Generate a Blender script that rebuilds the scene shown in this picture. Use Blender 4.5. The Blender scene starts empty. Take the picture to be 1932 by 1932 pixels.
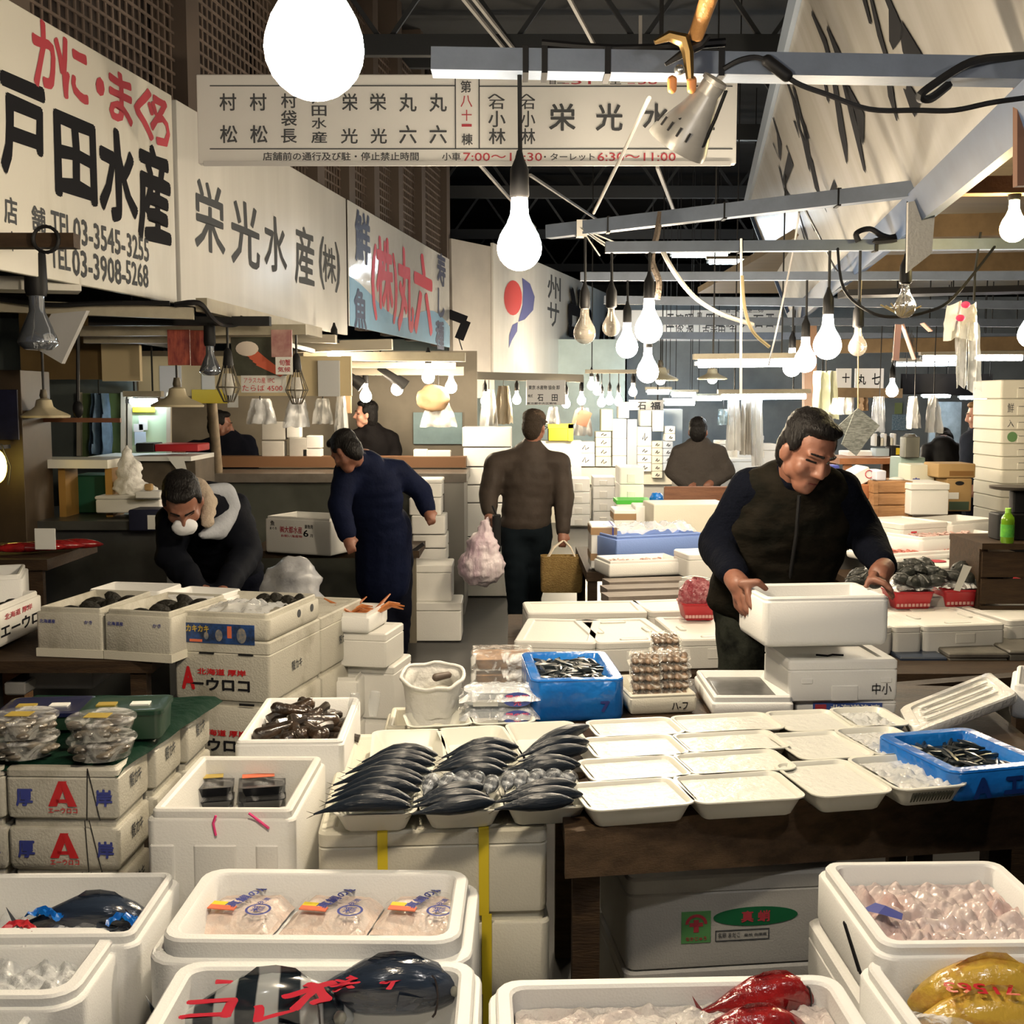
import bpy, math, random
from math import radians as R, sin, cos, pi, atan2
from mathutils import Vector as V, Matrix as M4, Euler, noise as NZ
random.seed(7)
S = bpy.context.scene
COL = S.collection
# ---------------------------------------------------------------- camera, world, exposure
F, CAMH, PITCH = 2200.0, 1.72, R(5.48)
cam_d = bpy.data.cameras.new('camera'); cam = bpy.data.objects.new('camera', cam_d); COL.objects.link(cam)
cam.location = (0, 0, CAMH); cam.rotation_euler = (pi/2-PITCH, 0, 0)
cam_d.sensor_width = 36; cam_d.lens = 36*F/1932; cam_d.clip_start = .05; cam_d.clip_end = 200
S.camera = cam
S.view_settings.view_transform = 'Standard'; S.view_settings.look = 'None'
S.view_settings.gamma = 1; S.view_settings.use_curve_mapping = False
S.view_settings.exposure = -0.3
S.cycles.use_denoising = True
S.cycles.max_bounces = 6; S.cycles.diffuse_bounces = 3; S.cycles.glossy_bounces = 3
S.cycles.transmission_bounces = 6; S.cycles.transparent_max_bounces = 12
S.cycles.sample_clamp_indirect = 4; S.cycles.caustics_reflective = False; S.cycles.caustics_refractive = False
W = bpy.data.worlds.new('world'); S.world = W; W.use_nodes = True
W.node_tree.nodes['Background'].inputs[0].default_value = (.55, .68, 1, 1)
W.node_tree.nodes['Background'].inputs[1].default_value = .02
WARM, COOL = (1, .83, .60), (.80, .92, 1)
def lamp(name, loc, size, power, color, rot=(0, 0, 0)):
    l = bpy.data.lights.new(name, 'AREA'); l.shape = 'RECTANGLE'; l.size, l.size_y = size; l.energy = power; l.color = color
    o = bpy.data.objects.new(name, l); o.location = loc; o.rotation_euler = rot; COL.objects.link(o); return o
def lamp(name, loc, power, color, r=.05):
    l = bpy.data.lights.new(name, 'POINT'); l.shadow_soft_size = r; l.energy = power; l.color = color
    o = bpy.data.objects.new(name, l); o.location = loc; COL.objects.link(o); return o
# unseen point lights added above the frame to brighten the front boxes
lamp('fill_light', (.85, 1.1, 2.45), 34, (1, .94, .88))
lamp('fill_light', (1.9, 1.8, 2.7), 14, (1, .90, .78))
lamp('fill_light', (-.7, .6, 2.5), 12, (1, .95, .9))
# ---------------------------------------------------------------- pixel <-> place
def ray(px, py):
    x, y = (px-966)/F, (966-py)/F
    return V((x, cos(PITCH)+y*sin(PITCH), -sin(PITCH)+y*cos(PITCH)))
CAM = V((0, 0, CAMH))
def onz(px, py, z):
    d = ray(px, py); return CAM+d*((z-CAMH)/d.z)
def ony(px, py, y):
    d = ray(px, py); return CAM+d*(y/d.y)
# ---------------------------------------------------------------- materials
MATS = {}
def mat(name, col, rough=.5, metal=0, bump=0, bscale=60, var=0, vscale=6, col2=None, emit=0, ecol=None, trans=0, alpha=1, spec=.5, coat=0, stretch=(1, 1, 1), thr=None, sss=0):
    if name in MATS: return MATS[name]
    m = bpy.data.materials.new(name); m.use_nodes = True; nt = m.node_tree; b = nt.nodes['Principled BSDF']
    I = b.inputs
    I['Base Color'].default_value = (*col, 1); I['Roughness'].default_value = rough; I['Metallic'].default_value = metal
    I['Specular IOR Level'].default_value = spec
    if trans: I['Transmission Weight'].default_value = trans
    if alpha < 1: I['Alpha'].default_value = alpha
    if coat: I['Coat Weight'].default_value = coat; I['Coat Roughness'].default_value = .1
    if emit: I['Emission Color'].default_value = (*(ecol or col), 1); I['Emission Strength'].default_value = emit
    if sss: I['Subsurface Weight'].default_value = sss; I['Subsurface Radius'].default_value = (.02, .01, .006)
    if bump or var or col2:
        tc = nt.nodes.new('ShaderNodeTexCoord'); mp = nt.nodes.new('ShaderNodeMapping'); mp.inputs['Scale'].default_value = stretch
        nt.links.new(tc.outputs['Object'], mp.inputs['Vector'])
    if col2 or var:
        n = nt.nodes.new('ShaderNodeTexNoise'); n.inputs['Scale'].default_value = vscale; n.inputs['Detail'].default_value = 5; n.inputs['Roughness'].default_value = .6
        nt.links.new(mp.outputs[0], n.inputs['Vector'])
        r = nt.nodes.new('ShaderNodeValToRGB'); nt.links.new(n.outputs['Fac'], r.inputs[0])
        a, c = thr or (.35, .68)
        r.color_ramp.elements[0].position = a; r.color_ramp.elements[1].position = c
        c2 = col2 or tuple(max(0, k*(1-var)) for k in col)
        r.color_ramp.elements[0].color = (*c2, 1); r.color_ramp.elements[1].color = (*col, 1)
        nt.links.new(r.outputs[0], I['Base Color'])
    if bump:
        n2 = nt.nodes.new('ShaderNodeTexNoise'); n2.inputs['Scale'].default_value = bscale; n2.inputs['Detail'].default_value = 4
        nt.links.new(mp.outputs[0], n2.inputs['Vector'])
        bp = nt.nodes.new('ShaderNodeBump'); bp.inputs['Strength'].default_value = bump; bp.inputs['Distance'].default_value = .02
        nt.links.new(n2.outputs['Fac'], bp.inputs['Height']); nt.links.new(bp.outputs[0], I['Normal'])
    MATS[name] = m; return m
def film(name, col, alpha, rough=.1, bump=.8, bscale=22):
    """clear plastic film: see-through and bumped, with glints painted in as denser white streaks"""
    if name in MATS: return MATS[name]
    m = mat(name, col, rough, bump=bump, bscale=bscale, spec=1); nt = m.node_tree
    tc = nt.nodes.new('ShaderNodeTexCoord'); n = nt.nodes.new('ShaderNodeTexNoise'); n.inputs['Scale'].default_value = bscale*.8; n.inputs['Detail'].default_value = 5; n.inputs['Distortion'].default_value = 1.5
    r = nt.nodes.new('ShaderNodeValToRGB'); r.color_ramp.elements[0].position = .47; r.color_ramp.elements[1].position = .64  # whiter, denser streaks stand in for glints on the plastic
    r.color_ramp.elements[0].color = (alpha*.35,)*3+(1,); r.color_ramp.elements[1].color = (min(1, alpha*2.6),)*3+(1,)
    nt.links.new(tc.outputs['Object'], n.inputs['Vector']); nt.links.new(n.outputs['Fac'], r.inputs[0]); nt.links.new(r.outputs[0], nt.nodes['Principled BSDF'].inputs['Alpha']); return m
foam = mat('foam', (.80, .79, .75), .55, bump=.12, bscale=220, var=.05, vscale=3)
foamw = mat('foam_white', (.86, .86, .84), .5, bump=.1, bscale=220)
foamc = mat('foam_cream', (.74, .71, .60), .55, bump=.12, bscale=220, var=.08, vscale=3)
foamd = mat('foam_dirty', (.52, .50, .43), .6, bump=.2, bscale=150, col2=(.30, .275, .21), vscale=5, thr=(.28, .50))
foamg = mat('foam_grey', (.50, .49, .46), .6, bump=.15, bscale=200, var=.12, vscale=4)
plas = mat('white_plastic', (.84, .83, .74), .3, var=.03)
plasc = mat('clear_plastic', (.8, .83, .85), .08, alpha=.28, spec=.9, bump=.2, bscale=14)
steel = mat('painted_steel', (.15, .185, .25), .5, metal=0, var=.2, vscale=9, bump=.05)
steelw = mat('cream_steel', (.40, .36, .27), .5, var=.25, vscale=6)
metal = mat('brushed_metal', (.62, .62, .6), .3, metal=.9, var=.1, vscale=20)
dark = mat('dark_metal', (.02, .02, .021), .5, spec=.25, var=.3)
black = mat('black_rubber', (.010, .010, .011), .5, spec=.2)
ink = mat('black_ink', (.014, .014, .017), .8, spec=.08)
inkg = mat('grey_ink', (.075, .08, .088), .7, spec=.15)
inkr = mat('red_ink', (.44, .045, .065), .6)
inkred = mat('strong_red', (.55, .015, .02), .5)
inkb = mat('blue_ink', (.04, .055, .28), .6)
inkp = mat('pink_ink', (.80, .05, .22), .6)
wood = mat('wet_wood', (.06, .037, .02), .6, spec=.2, bump=.25, bscale=40, col2=(.035, .022, .014), vscale=8, stretch=(1, 6, 6))
woodl = mat('crate_wood', (.46, .25, .11), .65, bump=.2, bscale=50, col2=(.30, .15, .06), vscale=7, stretch=(1, 5, 8))
woodr = mat('red_plank', (.20, .085, .04), .55, bump=.2, bscale=40, col2=(.13, .05, .025), vscale=6, stretch=(1, 5, 8))
woodo = mat('orange_wood', (.42, .17, .07), .6, bump=.2, var=.3)
card = mat('cardboard', (.42, .27, .11), .75, var=.12, vscale=5)
bluef = mat('blue_sheet', (.012, .19, .62), .22, bump=.7, bscale=9, spec=.7, col2=(.008, .13, .5), vscale=7)
bluebox = mat('blue_foam', (.17, .27, .60), .5, bump=.1, bscale=150)
redp = mat('red_plastic', (.45, .02, .03), .35)
yel = mat('yellow_tape', (.80, .62, .03), .5)
paper = mat('paper', (.78, .78, .74), .7)
paperw = mat('grey_paper', (.62, .62, .62), .7)
skin = mat('skin', (.25, .108, .07), .5, bump=.08, bscale=70, var=.12, vscale=14, sss=.08)
skinp = mat('pale_skin', (.62, .33, .24), .5, sss=.08)
hairm = mat('black_hair', (.007, .006, .006), .5, spec=.18, bump=.5, bscale=120, stretch=(1, 1, .3))
hairg = mat('brown_hair', (.03, .022, .016), .6, spec=.1, bump=.5, bscale=120)
bagw = mat('white_bag', (.80, .80, .78), .3, alpha=.75, bump=.6, bscale=14, spec=.6)
bagt = mat('translucent_bag', (.75, .78, .82), .2, alpha=.45, bump=.8, bscale=14, spec=.8)
fishd = mat('fish_skin', (.012, .016, .026), .16, bump=.15, bscale=60, col2=(.03, .045, .075), vscale=14, spec=.65, coat=.4, stretch=(.3, 2, 2))
icem = mat('crushed_ice', (.90, .92, .92), .15, trans=.3, bump=.35, bscale=45, spec=.6, var=.08, vscale=10)
icep = mat('pink_ice', (.90, .76, .72), .12, trans=.3, bump=.3, bscale=35, col2=(.70, .40, .36), vscale=5, thr=(.25, .5), spec=.6)
def bulb_mat(name, st, col=WARM): return mat(name, (1, .9, .75), .2, emit=st, ecol=col)
# ---------------------------------------------------------------- tags
def tag(o, label=None, cat=None, group=None, kind=None):
    if label: o['label'] = label
    if cat: o['category'] = cat
    if group: o['group'] = group
    if kind: o['kind'] = kind
    return o
def thing(name, label, cat, loc=(0, 0, 0), rz=0, group=None, rx=0, ry=0):
    o = bpy.data.objects.new(name, None); o.empty_display_size = .05; COL.objects.link(o)
    o.location = loc; o.rotation_euler = (rx, ry, rz); return tag(o, label, cat, group)
def dup(root, loc, rz=None, label=None, group=None, scale=None, rot=None):
    r = root.copy(); COL.objects.link(r); r.location = loc
    if rz is not None: r.rotation_euler = (0, 0, rz)
    if rot is not None: r.rotation_euler = rot
    if scale: r.scale = scale if hasattr(scale, '__len__') else (scale,)*3
    if label: r['label'] = label
    if group: r['group'] = group
    for ch in list(root.children):
        c = ch.copy(); COL.objects.link(c); c.parent = r
        for g in ch.children:
            d = g.copy(); COL.objects.link(d); d.parent = c
    return r
def matrix(o): return M4.LocRotScale(o.location, o.rotation_euler, o.scale)
# ---------------------------------------------------------------- mesh building
TXT = {}
def text_mesh(s, bold):
    if (s, bold) not in TXT:
        c = bpy.data.curves.new('t', 'FONT'); c.body = s; c.size = 1; c.resolution_u = 2; c.offset = bold
        o = bpy.data.objects.new('t', c); m = bpy.data.meshes.new_from_object(o)
        vs = [(v.co.x, v.co.y) for v in m.vertices]; fs = [tuple(p.vertices) for p in m.polygons]
        bpy.data.objects.remove(o); bpy.data.meshes.remove(m); bpy.data.curves.remove(c)
        TXT[(s, bold)] = (vs, fs, min(v[0] for v in vs), max(v[0] for v in vs), min(v[1] for v in vs), max(v[1] for v in vs))
    return TXT[(s, bold)]
def rrect(x0, x1, y0, y1, r, n=4):
    r = max(1e-4, min(r, (x1-x0)/2-1e-4, (y1-y0)/2-1e-4)); out = []
    for cx, cy, a in ((x1-r, y0+r, -pi/2), (x1-r, y1-r, 0), (x0+r, y1-r, pi/2), (x0+r, y0+r, pi)):
        for i in range(n+1):
            t = a+pi/2*i/n; out.append((cx+r*cos(t), cy+r*sin(t)))
    return out
class MB:
    def __init__(s): s.v = []; s.f = []; s.mi = []; s.cur = 0
    def add(s, vs, fs, T=None):
        o = len(s.v)
        s.v += [tuple(T @ V(p)) for p in vs] if T is not None else [tuple(p) for p in vs]
        s.f += [tuple(i+o for i in f) for f in fs]; s.mi += [s.cur]*len(fs); return s
    def m(s, i): s.cur = i; return s
    def box(s, x0, x1, y0, y1, z0, z1, T=None):
        return s.add([(x0, y0, z0), (x1, y0, z0), (x1, y1, z0), (x0, y1, z0), (x0, y0, z1), (x1, y0, z1), (x1, y1, z1), (x0, y1, z1)],
                     [(3, 2, 1, 0), (4, 5, 6, 7), (0, 1, 5, 4), (1, 2, 6, 5), (2, 3, 7, 6), (3, 0, 4, 7)], T)
    def bar(s, p, q, w, h=None):
        p, q = V(p), V(q); h = h or w; d = q-p; L = d.length; d.normalize()
        up = V((0, 0, 1)) if abs(d.z) < .95 else V((0, 1, 0))
        x = d.cross(up).normalized(); z = x.cross(d)
        T = M4((( x.x, d.x, z.x, p.x), (x.y, d.y, z.y, p.y), (x.z, d.z, z.z, p.z), (0, 0, 0, 1)))
        return s.box(-w/2, w/2, 0, L, -h/2, h/2, T)
    def loft(s, rings, cap0=True, cap1=True, T=None, close=True):
        n = len(rings[0]); vs = [p for r in rings for p in r]; fs = []
        for i in range(len(rings)-1):
            for j in range(n if close else n-1):
                k = (j+1) % n; fs.append((i*n+j, i*n+k, (i+1)*n+k, (i+1)*n+j))
        if cap0: fs.append(tuple(range(n-1, -1, -1)))
        if cap1: fs.append(tuple((len(rings)-1)*n+j for j in range(n)))
        return s.add(vs, fs, T)
    def prof(s, w, d, profile, r=.02, n=4, cap0=True, cap1=True, T=None):
        return s.loft([[(x, y, z) for x, y in rrect(-w/2+i, w/2-i, -d/2+i, d/2-i, max(.002, r-i*.6), n)] for i, z in profile], cap0, cap1, T)
    def rbox(s, x0, x1, y0, y1, z0, z1, r=.012, e=.006, T=None):
        w, d = x1-x0, y1-y0; T2 = M4.Translation(((x0+x1)/2, (y0+y1)/2, 0))
        return s.prof(w, d, [(e, z0), (0, z0+e), (0, z1-e), (e, z1)], r, 3, T=(T @ T2) if T is not None else T2)
    def lathe(s, profile, n=16, T=None, cap0=True, cap1=True):
        return s.loft([[(r*cos(2*pi*j/n), r*sin(2*pi*j/n), z) for j in range(n)] for r, z in profile], cap0, cap1, T)
    def tube(s, pts, r, n=8, cap=True):
        pts = [V(p) for p in pts]; rings = []; x = None
        for i, p in enumerate(pts):
            d = (pts[min(i+1, len(pts)-1)]-pts[max(i-1, 0)]).normalized()
            if x is None: x = d.cross(V((.3, .2, 1)) if abs(d.z) < .9 else V((1, 0, 0))).normalized()
            else: x = (x-d*x.dot(d)).normalized()
            y = d.cross(x); rr = r[i] if hasattr(r, '__len__') else r
            rings.append([tuple(p+x*(rr*cos(2*pi*j/n))+y*(rr*sin(2*pi*j/n))) for j in range(n)])
        return s.loft(rings, cap, cap)
    def ball(s, c, r, n=12, mth=8, T=None):
        r = r if hasattr(r, '__len__') else (r,)*3; rings = []
        for i in range(mth+1):
            t = -pi/2+pi*i/mth; k = max(cos(t), .02)
            rings.append([(c[0]+r[0]*k*cos(2*pi*j/n), c[1]+r[1]*k*sin(2*pi*j/n), c[2]+r[2]*sin(t)) for j in range(n)])
        return s.loft(rings, True, True, T)
    def grid(s, fn, nu, nv):
        vs = [fn(i/nu, j/nv) for i in range(nu+1) for j in range(nv+1)]
        return s.add(vs, [(i*(nv+1)+j, (i+1)*(nv+1)+j, (i+1)*(nv+1)+j+1, i*(nv+1)+j+1) for i in range(nu) for j in range(nv)])
    def poly(s, pts): return s.add(pts, [tuple(range(len(pts)))])
    def text(s, t, u0, u1, v0, v1, y=-.002, bold=.01, T=None, jit=0):
        """writing fitted into the rectangle u0..u1, v0..v1 of the local x-z plane"""
        vs, fs, a, b, c, d = text_mesh(t, 0)
        k = bold; a -= k; b += k; c -= k; d += k
        for n, (ox, oz) in enumerate([(0, 0)]+([(k, 0), (-k, 0), (0, k), (0, -k), (k*.7, k*.7), (-k*.7, k*.7), (k*.7, -k*.7), (-k*.7, -k*.7)] if k > .006 else [])):   # heavier strokes
            out = []
            for x, z in vs:
                X, Z = u0+(x+ox-a)/(b-a+1e-9)*(u1-u0), v0+(z+oz-c)/(d-c+1e-9)*(v1-v0)
                if jit: X += jit*NZ.noise(V((x*3, z*3, 1))); Z += jit*NZ.noise(V((x*3, z*3, 9)))
                out.append((X, y-.00004*n, Z))
            s.add(out, fs, T)
        return s
    def build(s, name, mats, parent=None, smooth=True, ang=38, loc=None, rz=None):
        me = bpy.data.meshes.new(name); me.from_pydata(s.v, [], s.f)
        for mm in (mats if isinstance(mats, (list, tuple)) else [mats]): me.materials.append(mm)
        me.polygons.foreach_set('material_index', s.mi)
        if smooth:
            me.polygons.foreach_set('use_smooth', [True]*len(me.polygons)); me.set_sharp_from_angle(angle=R(ang))
        me.update()
        o = bpy.data.objects.new(name, me); COL.objects.link(o)
        if parent: o.parent = parent
        if loc is not None: o.location = loc
        if rz is not None: o.rotation_euler = (0, 0, rz)
        return o
def struct(name, mb, m, smooth=False): return tag(mb.build(name, m, smooth=smooth), kind='structure')
def uv(o, px, py, y=0):
    """where a pixel's sight line meets the local plane y of a thing: local x, z"""
    I = matrix(o).inverted(); a = I @ CAM; d = I.to_3x3() @ ray(px, py); t = (y-a.y)/d.y; p = a+d*t; return p.x, p.z
def write(o, items, m, y=-.002, bold=.012, name='lettering', jit=0, parent=None):
    """items: (text, left px, right px, top py, bottom py at the middle)"""
    mb = MB()
    for t, x0, x1, y0, y1 in items:
        xm, ym = (x0+x1)/2, (y0+y1)/2
        mb.text(t, uv(o, x0, ym, y)[0], uv(o, x1, ym, y)[0], uv(o, xm, y1, y)[1], uv(o, xm, y0, y)[1], y, bold, jit=jit)
    return mb.build(name, m, parent or o, smooth=False)
def remesh(name, mb, voxel, mats, parent=None, smooth=4, wrinkle=0, wscale=8, fac=.6, loc=None):
    o = mb.build(name+'_src', mats, smooth=False)
    a = o.modifiers.new('r', 'REMESH'); a.mode = 'VOXEL'; a.voxel_size = voxel; a.use_smooth_shade = True
    if smooth: b = o.modifiers.new('s', 'SMOOTH'); b.iterations = smooth; b.factor = fac
    dg = bpy.context.evaluated_depsgraph_get(); me = bpy.data.meshes.new_from_object(o.evaluated_get(dg)); me.name = name
    if wrinkle:
        ns = [v.normal.copy() for v in me.vertices]
        for v, n in zip(me.vertices, ns):
            p = v.co*wscale; k = NZ.noise(V((p.x, p.y, p.z*1.7)))+.5*NZ.noise(p*2.3+V((5, 1, 2)))
            v.co += n*(k*wrinkle)
    me.polygons.foreach_set('use_smooth', [True]*len(me.polygons))
    bpy.data.objects.remove(o)
    r = bpy.data.objects.new(name, me); COL.objects.link(r)
    if not me.materials: me.materials.append(mats if not isinstance(mats, (list, tuple)) else mats[0])
    if parent: r.parent = parent
    if loc is not None: r.location = loc
    return r
def capsule(mb, p, q, r0, r1, n=10, flat=1):
    """closed limb piece between two points with round ends"""
    p, q = V(p), V(q); d = (q-p); L = d.length or 1e-4; d.normalize(); pts = []; rs = []
    for k in (0, .3, .6, .85): pts.append(p-d*r0*(1-k)); rs.append(r0*math.sqrt(max(.02, 1-(1-k)**2)))
    for k in (0, .5, 1): pts.append(p+d*L*k); rs.append(r0+(r1-r0)*k)
    for k in (.85, .6, .3, 0): pts.append(q+d*r1*(1-k)); rs.append(r1*math.sqrt(max(.02, 1-(1-k)**2)))
    return mb.tube(pts, rs, n)
# ---------------------------------------------------------------- foam boxes
def open_prof(h, t=.028, floor=.03, lip=.02, led=.012):
    return [(.012, 0), (.004, .006), (0, .02), (0, h-lip-.004), (.003, h-lip), (led, h-lip+.001), (led, h-.005), (led+.004, h), (t-.005, h), (t, h-.005), (t+.012, floor)]
def place(p1, p2, z, depth, h):
    A, B = onz(*p1, z), onz(*p2, z); d = B-A; a = atan2(d.y, d.x); n = V((-sin(a), cos(a), 0))
    c = (A+B)/2+n*depth/2; return d.xy.length*.988, a, V((c.x, c.y, z-h))
def fbox(p1, p2, z, depth, h, label, group=None, m=None, lid=False, name='foam_box', r=.022, cat='box', t=.028, lidh=.035, back=False, led=.012, lip=.02, floor=.03, notch=False):
    """foam box whose front (or back) top edge runs between two sighted corners at height z"""
    w, a, loc = place(p1, p2, z, depth, h)
    if back: loc -= V((-sin(a), cos(a), 0))*depth
    return foam_at(loc, a, w, depth, h, label, group, m, lid, name, r, cat, t, lidh, led, lip, floor, notch)
def foam_at(loc, a, w, d, h, label, group=None, m=None, lid=False, name='foam_box', r=.022, cat='box', t=.028, lidh=.035, led=.012, lip=.02, floor=.03, notch=False):
    m = m or foam; o = thing(name, label, cat, loc, a, group)
    if lid:
        MB().prof(w, d, [(.01, 0), (.002, .006), (0, .02), (0, h-lidh-.004), (.004, h-lidh), (.012, h-lidh)], r).build('body', m, o)
        b = MB().prof(w, d, [(.004, h-lidh), (0, h-lidh+.003), (0, h-.006), (.006, h), (.035, h), (.04, h-.006)], r)
        if notch:
            b.rbox(-.06, .06, -d/2+.05, -d/2+.09, h-.007, h-.001); b.rbox(-.06, .06, d/2-.09, d/2-.05, h-.007, h-.001)
            b.rbox(-w/2+.05, -w/2+.08, -.05, .05, h-.007, h-.001); b.rbox(w/2-.08, w/2-.05, -.05, .05, h-.007, h-.001)
        b.build('lid', m, o)
        if notch: MB().rbox(-.05, .05, -d/2-.003, -d/2+.01, h*.35, h-lidh-.01, .008, .002).build('grip_panel', m, o)
    else:
        MB().prof(w, d, open_prof(h, t, floor, lip, led), r).build('body', m, o)
    o['dim'] = (w, d, h); return o
def cbox(x0, x1, y0, y1, Y, depth, label, m, name='box', cat='box', group=None, rz=0, r=.006, lid=False, parts=None):
    """closed box at depth Y from its front face's pixel rectangle"""
    a, b = ony(x0, y1, Y), ony(x1, y1, Y); zt = ony((x0+x1)/2, y0, Y).z; zb = a.z; w = (b-a).length
    o = thing(name, label, cat, ((a.x+b.x)/2, Y+depth/2, zb), rz, group); h = zt-zb
    if lid:
        MB().rbox(-w/2, w/2, -depth/2, depth/2, 0, h*.78, r).build('body', m, o); MB().rbox(-w/2-.004, w/2+.004, -depth/2-.004, depth/2+.004, h*.785, h, r).build('lid', m, o)
    else: MB().rbox(-w/2, w/2, -depth/2, depth/2, 0, h, r).build('body', m, o)
    o['dim'] = (w, depth, h); return o
# ================================================================ the hall
floorm = mat('wet_concrete', (.045, .044, .042), .4, bump=.06, bscale=7, col2=(.022, .022, .024), vscale=1.3, spec=.5)
struct('floor', MB().box(-12, 14, -3, 40, -.1, 0), floorm)
ceilm = mat('dark_ceiling', (.03, .032, .036), .8, var=.4, vscale=1)  # very dark ceiling, tone varied at random
struct('ceiling', MB().box(-12, 14, -3, 40, 5.6, 5.7), ceilm)
wallm = mat('grimy_wall', (.16, .14, .11), .7, var=.4, vscale=2)
struct('wall_left', MB().box(-12, -11.8, -3, 40, 0, 5.6), wallm)
struct('wall_right', MB().box(13.8, 14, -3, 40, 0, 5.6), wallm)
struct('wall_back', MB().box(-11.8, 13.8, 39.8, 40, 0, 5.6), mat('pale_far_wall', (.45, .47, .46), .7, var=.3, vscale=2))
# near-black cross beams and tie rods under the roof
for i, y in enumerate((9.5, 12.5, 16, 20, 25)):
    b = MB(); b.bar((-6, y, 4.5), (7, y, 4.5), .07, .16); b.bar((-6, y, 5.2), (7, y, 5.2), .07, .1)
    for k in range(13): b.bar((-6+k, y, 4.5), (-5.5+k, y, 5.2), .035); b.bar((-5.5+k, y, 5.2), (-5+k, y, 4.5), .035)
    struct('trim_%d' % (i+1), b, mat('roof_steel', (.03, .034, .04), .6))
rod = mat('tie_rod', (.30, .29, .28), .5)
b = MB()
for q in (((868, -10, 7.5), (958, 100, 9.5)), ((888, -10, 7.5), (975, 100, 9.5)), ((1070, -10, 7.5), (1140, 120, 9)), ((1208, 30, 8), (1208, 100, 8)), ((1240, 315, 8), (1280, 420, 11)), ((905, 310, 9), (1010, 430, 14)), ((1000, 330, 10), (1150, 430, 16))):
    b.bar(ony(*q[0]), ony(*q[1]), .022)
struct('trim_6', b, rod)
# brown square lattice above the left row of signs, with its posts
SA = R(90-8.64)                      # the aisle's heading
Bs = ony(335, 570, 6.55)
lat = mat('lattice_brown', (.17, .125, .10), .7, var=.3)
o = thing('lattice_screen', 'brown square lattice screen above the left row of signs', 'screen', (Bs.x-.12, Bs.y, Bs.z+1.0), SA)
b = MB()
for i in range(150): u = -3.4+i*.075; b.box(u-.008, u+.008, -.004, .004, 0, 1.9)
for k in range(26): b.box(-3.4, 7.8, -.01, 0, k*.075, k*.075+.014)
b.build('wire_mesh', lat, o, smooth=False)
for u in (-3.3, -1.4, .4, 2.0, 2.75, 3.6, 4.4, 5.3, 6.3, 7.6): MB().box(u-.09, u+.09, -.083, .12, -.9, 2.6).build('post', mat('lattice_post', (.10, .075, .06), .7), o, smooth=False)
struct('wall_lattice', MB().bar((Bs.x-.32-3.5*cos(SA), Bs.y-3.5*sin(SA), 4.5), (Bs.x-.32+8*cos(SA), Bs.y+8*sin(SA), 4.5), .05, 2.2), mat('dark_partition', (.055, .042, .038), .8, var=.3))
# ================================================================ painted signs of the left row
signw = mat('sign_white', (.70, .68, .61), .4, bump=.05, col2=(.52, .49, .41), vscale=2.5, thr=(.22, .5), stretch=(1, 1, .25))
signc = mat('sign_clean', (.74, .73, .70), .28, col2=(.62, .61, .58), vscale=1.5, stretch=(2, 1, .2))
def sign(name, label, x0, x1, ytop, ybot, xref, m, th=.03, base=None):
    """board in the aisle plane between two pixel columns; top and bottom read at column xref"""
    o = thing(name, label, 'sign', (Bs.x, Bs.y, Bs.z), SA)
    ua, ub = uv(o, x0, 400)[0], uv(o, x1, 560)[0]; va, vb = uv(o, xref, ybot)[1], uv(o, xref, ytop)[1]
    base = o.location+V((cos(SA)*ua, sin(SA)*ua, va)); o.location = base
    MB().rbox(0, ub-ua, 0, th, 0, vb-va, .004, .003).build('board', m, o); o['dim'] = (ub-ua, th, vb-va)
    return o
s1 = sign('sign_board', 'weathered white sign board with red and black brush writing and two phone numbers', -170, 334, 186, 572, 334, signw)
write(s1, [('か', 62, 122, 45, 172), ('に', 118, 166, 82, 192), ('・', 180, 197, 145, 183), ('ま', 206, 250, 136, 234), ('ぐ', 253, 297, 162, 262), ('ろ', 284, 321, 184, 276)], inkr, bold=.03, jit=.012)
write(s1, [('戸', 0, 88, 150, 337), ('田', 103, 183, 222, 377), ('水', 187, 259, 242, 422), ('産', 259, 322, 272, 460)], ink, bold=.036, jit=.015)
write(s1, [('店', 8, 33, 372, 423), ('舗', 60, 86, 390, 437), ('TEL', 97, 136, 402, 447), ('03-3545-', 139, 236, 423, 472), ('3255', 240, 281, 445, 490),
           ('市', 15, 32, 436, 474), ('TEL', 95, 133, 466, 508), ('03-3908-', 137, 237, 480, 530), ('5268', 238, 280, 495, 540)], inkg, bold=.022)
s2 = sign('sign_board', 'clean white sign board with brushed characters and a bracketed one', 338, 655, 191, 572, 338, signc)
write(s2, [('栄', 367, 424, 345, 478), ('光', 436, 490, 380, 502), ('水', 499, 541, 408, 515), ('産', 556, 593, 427, 538), ('(', 602, 612, 445, 545), ('株', 609, 634, 465, 533), (')', 632, 642, 458, 553)], inkg, bold=.016, jit=.01)
s3 = sign('shop_banner', 'plastic covered banner with red characters over a blue wave', 657, 848, 377, 614, 657, mat('banner_white', (.68, .69, .69), .12, bump=.35, bscale=5, coat=.4), th=.012)
w, _, h = s3['dim']
mb = MB(); mb.poly([(.0, -.002, .0), (w, -.002, .0)]+[(w*(1-i/14), -.002, h*(.24+.10*sin(i*.55)+.06*(i/14))) for i in range(15)]); mb.build('blue_wave', mat('banner_blue', (.26, .46, .66), .3, var=.1), s3, smooth=False)
write(s3, [('(株)', 701, 750, 448, 608), ('丸', 750, 781, 468, 627), ('六', 781, 816, 478, 632)], mat('banner_red', (.60, .05, .08), .4), y=-.005, bold=.034, jit=.02)
write(s3, [('鮮', 670, 699, 400, 498), ('魚', 668, 692, 545, 622), ('寿', 825, 841, 478, 540), ('し', 826, 839, 545, 600), ('種', 822, 838, 605, 660)], mat('banner_ink', (.05, .06, .12), .4), y=-.005, bold=.03)
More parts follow.
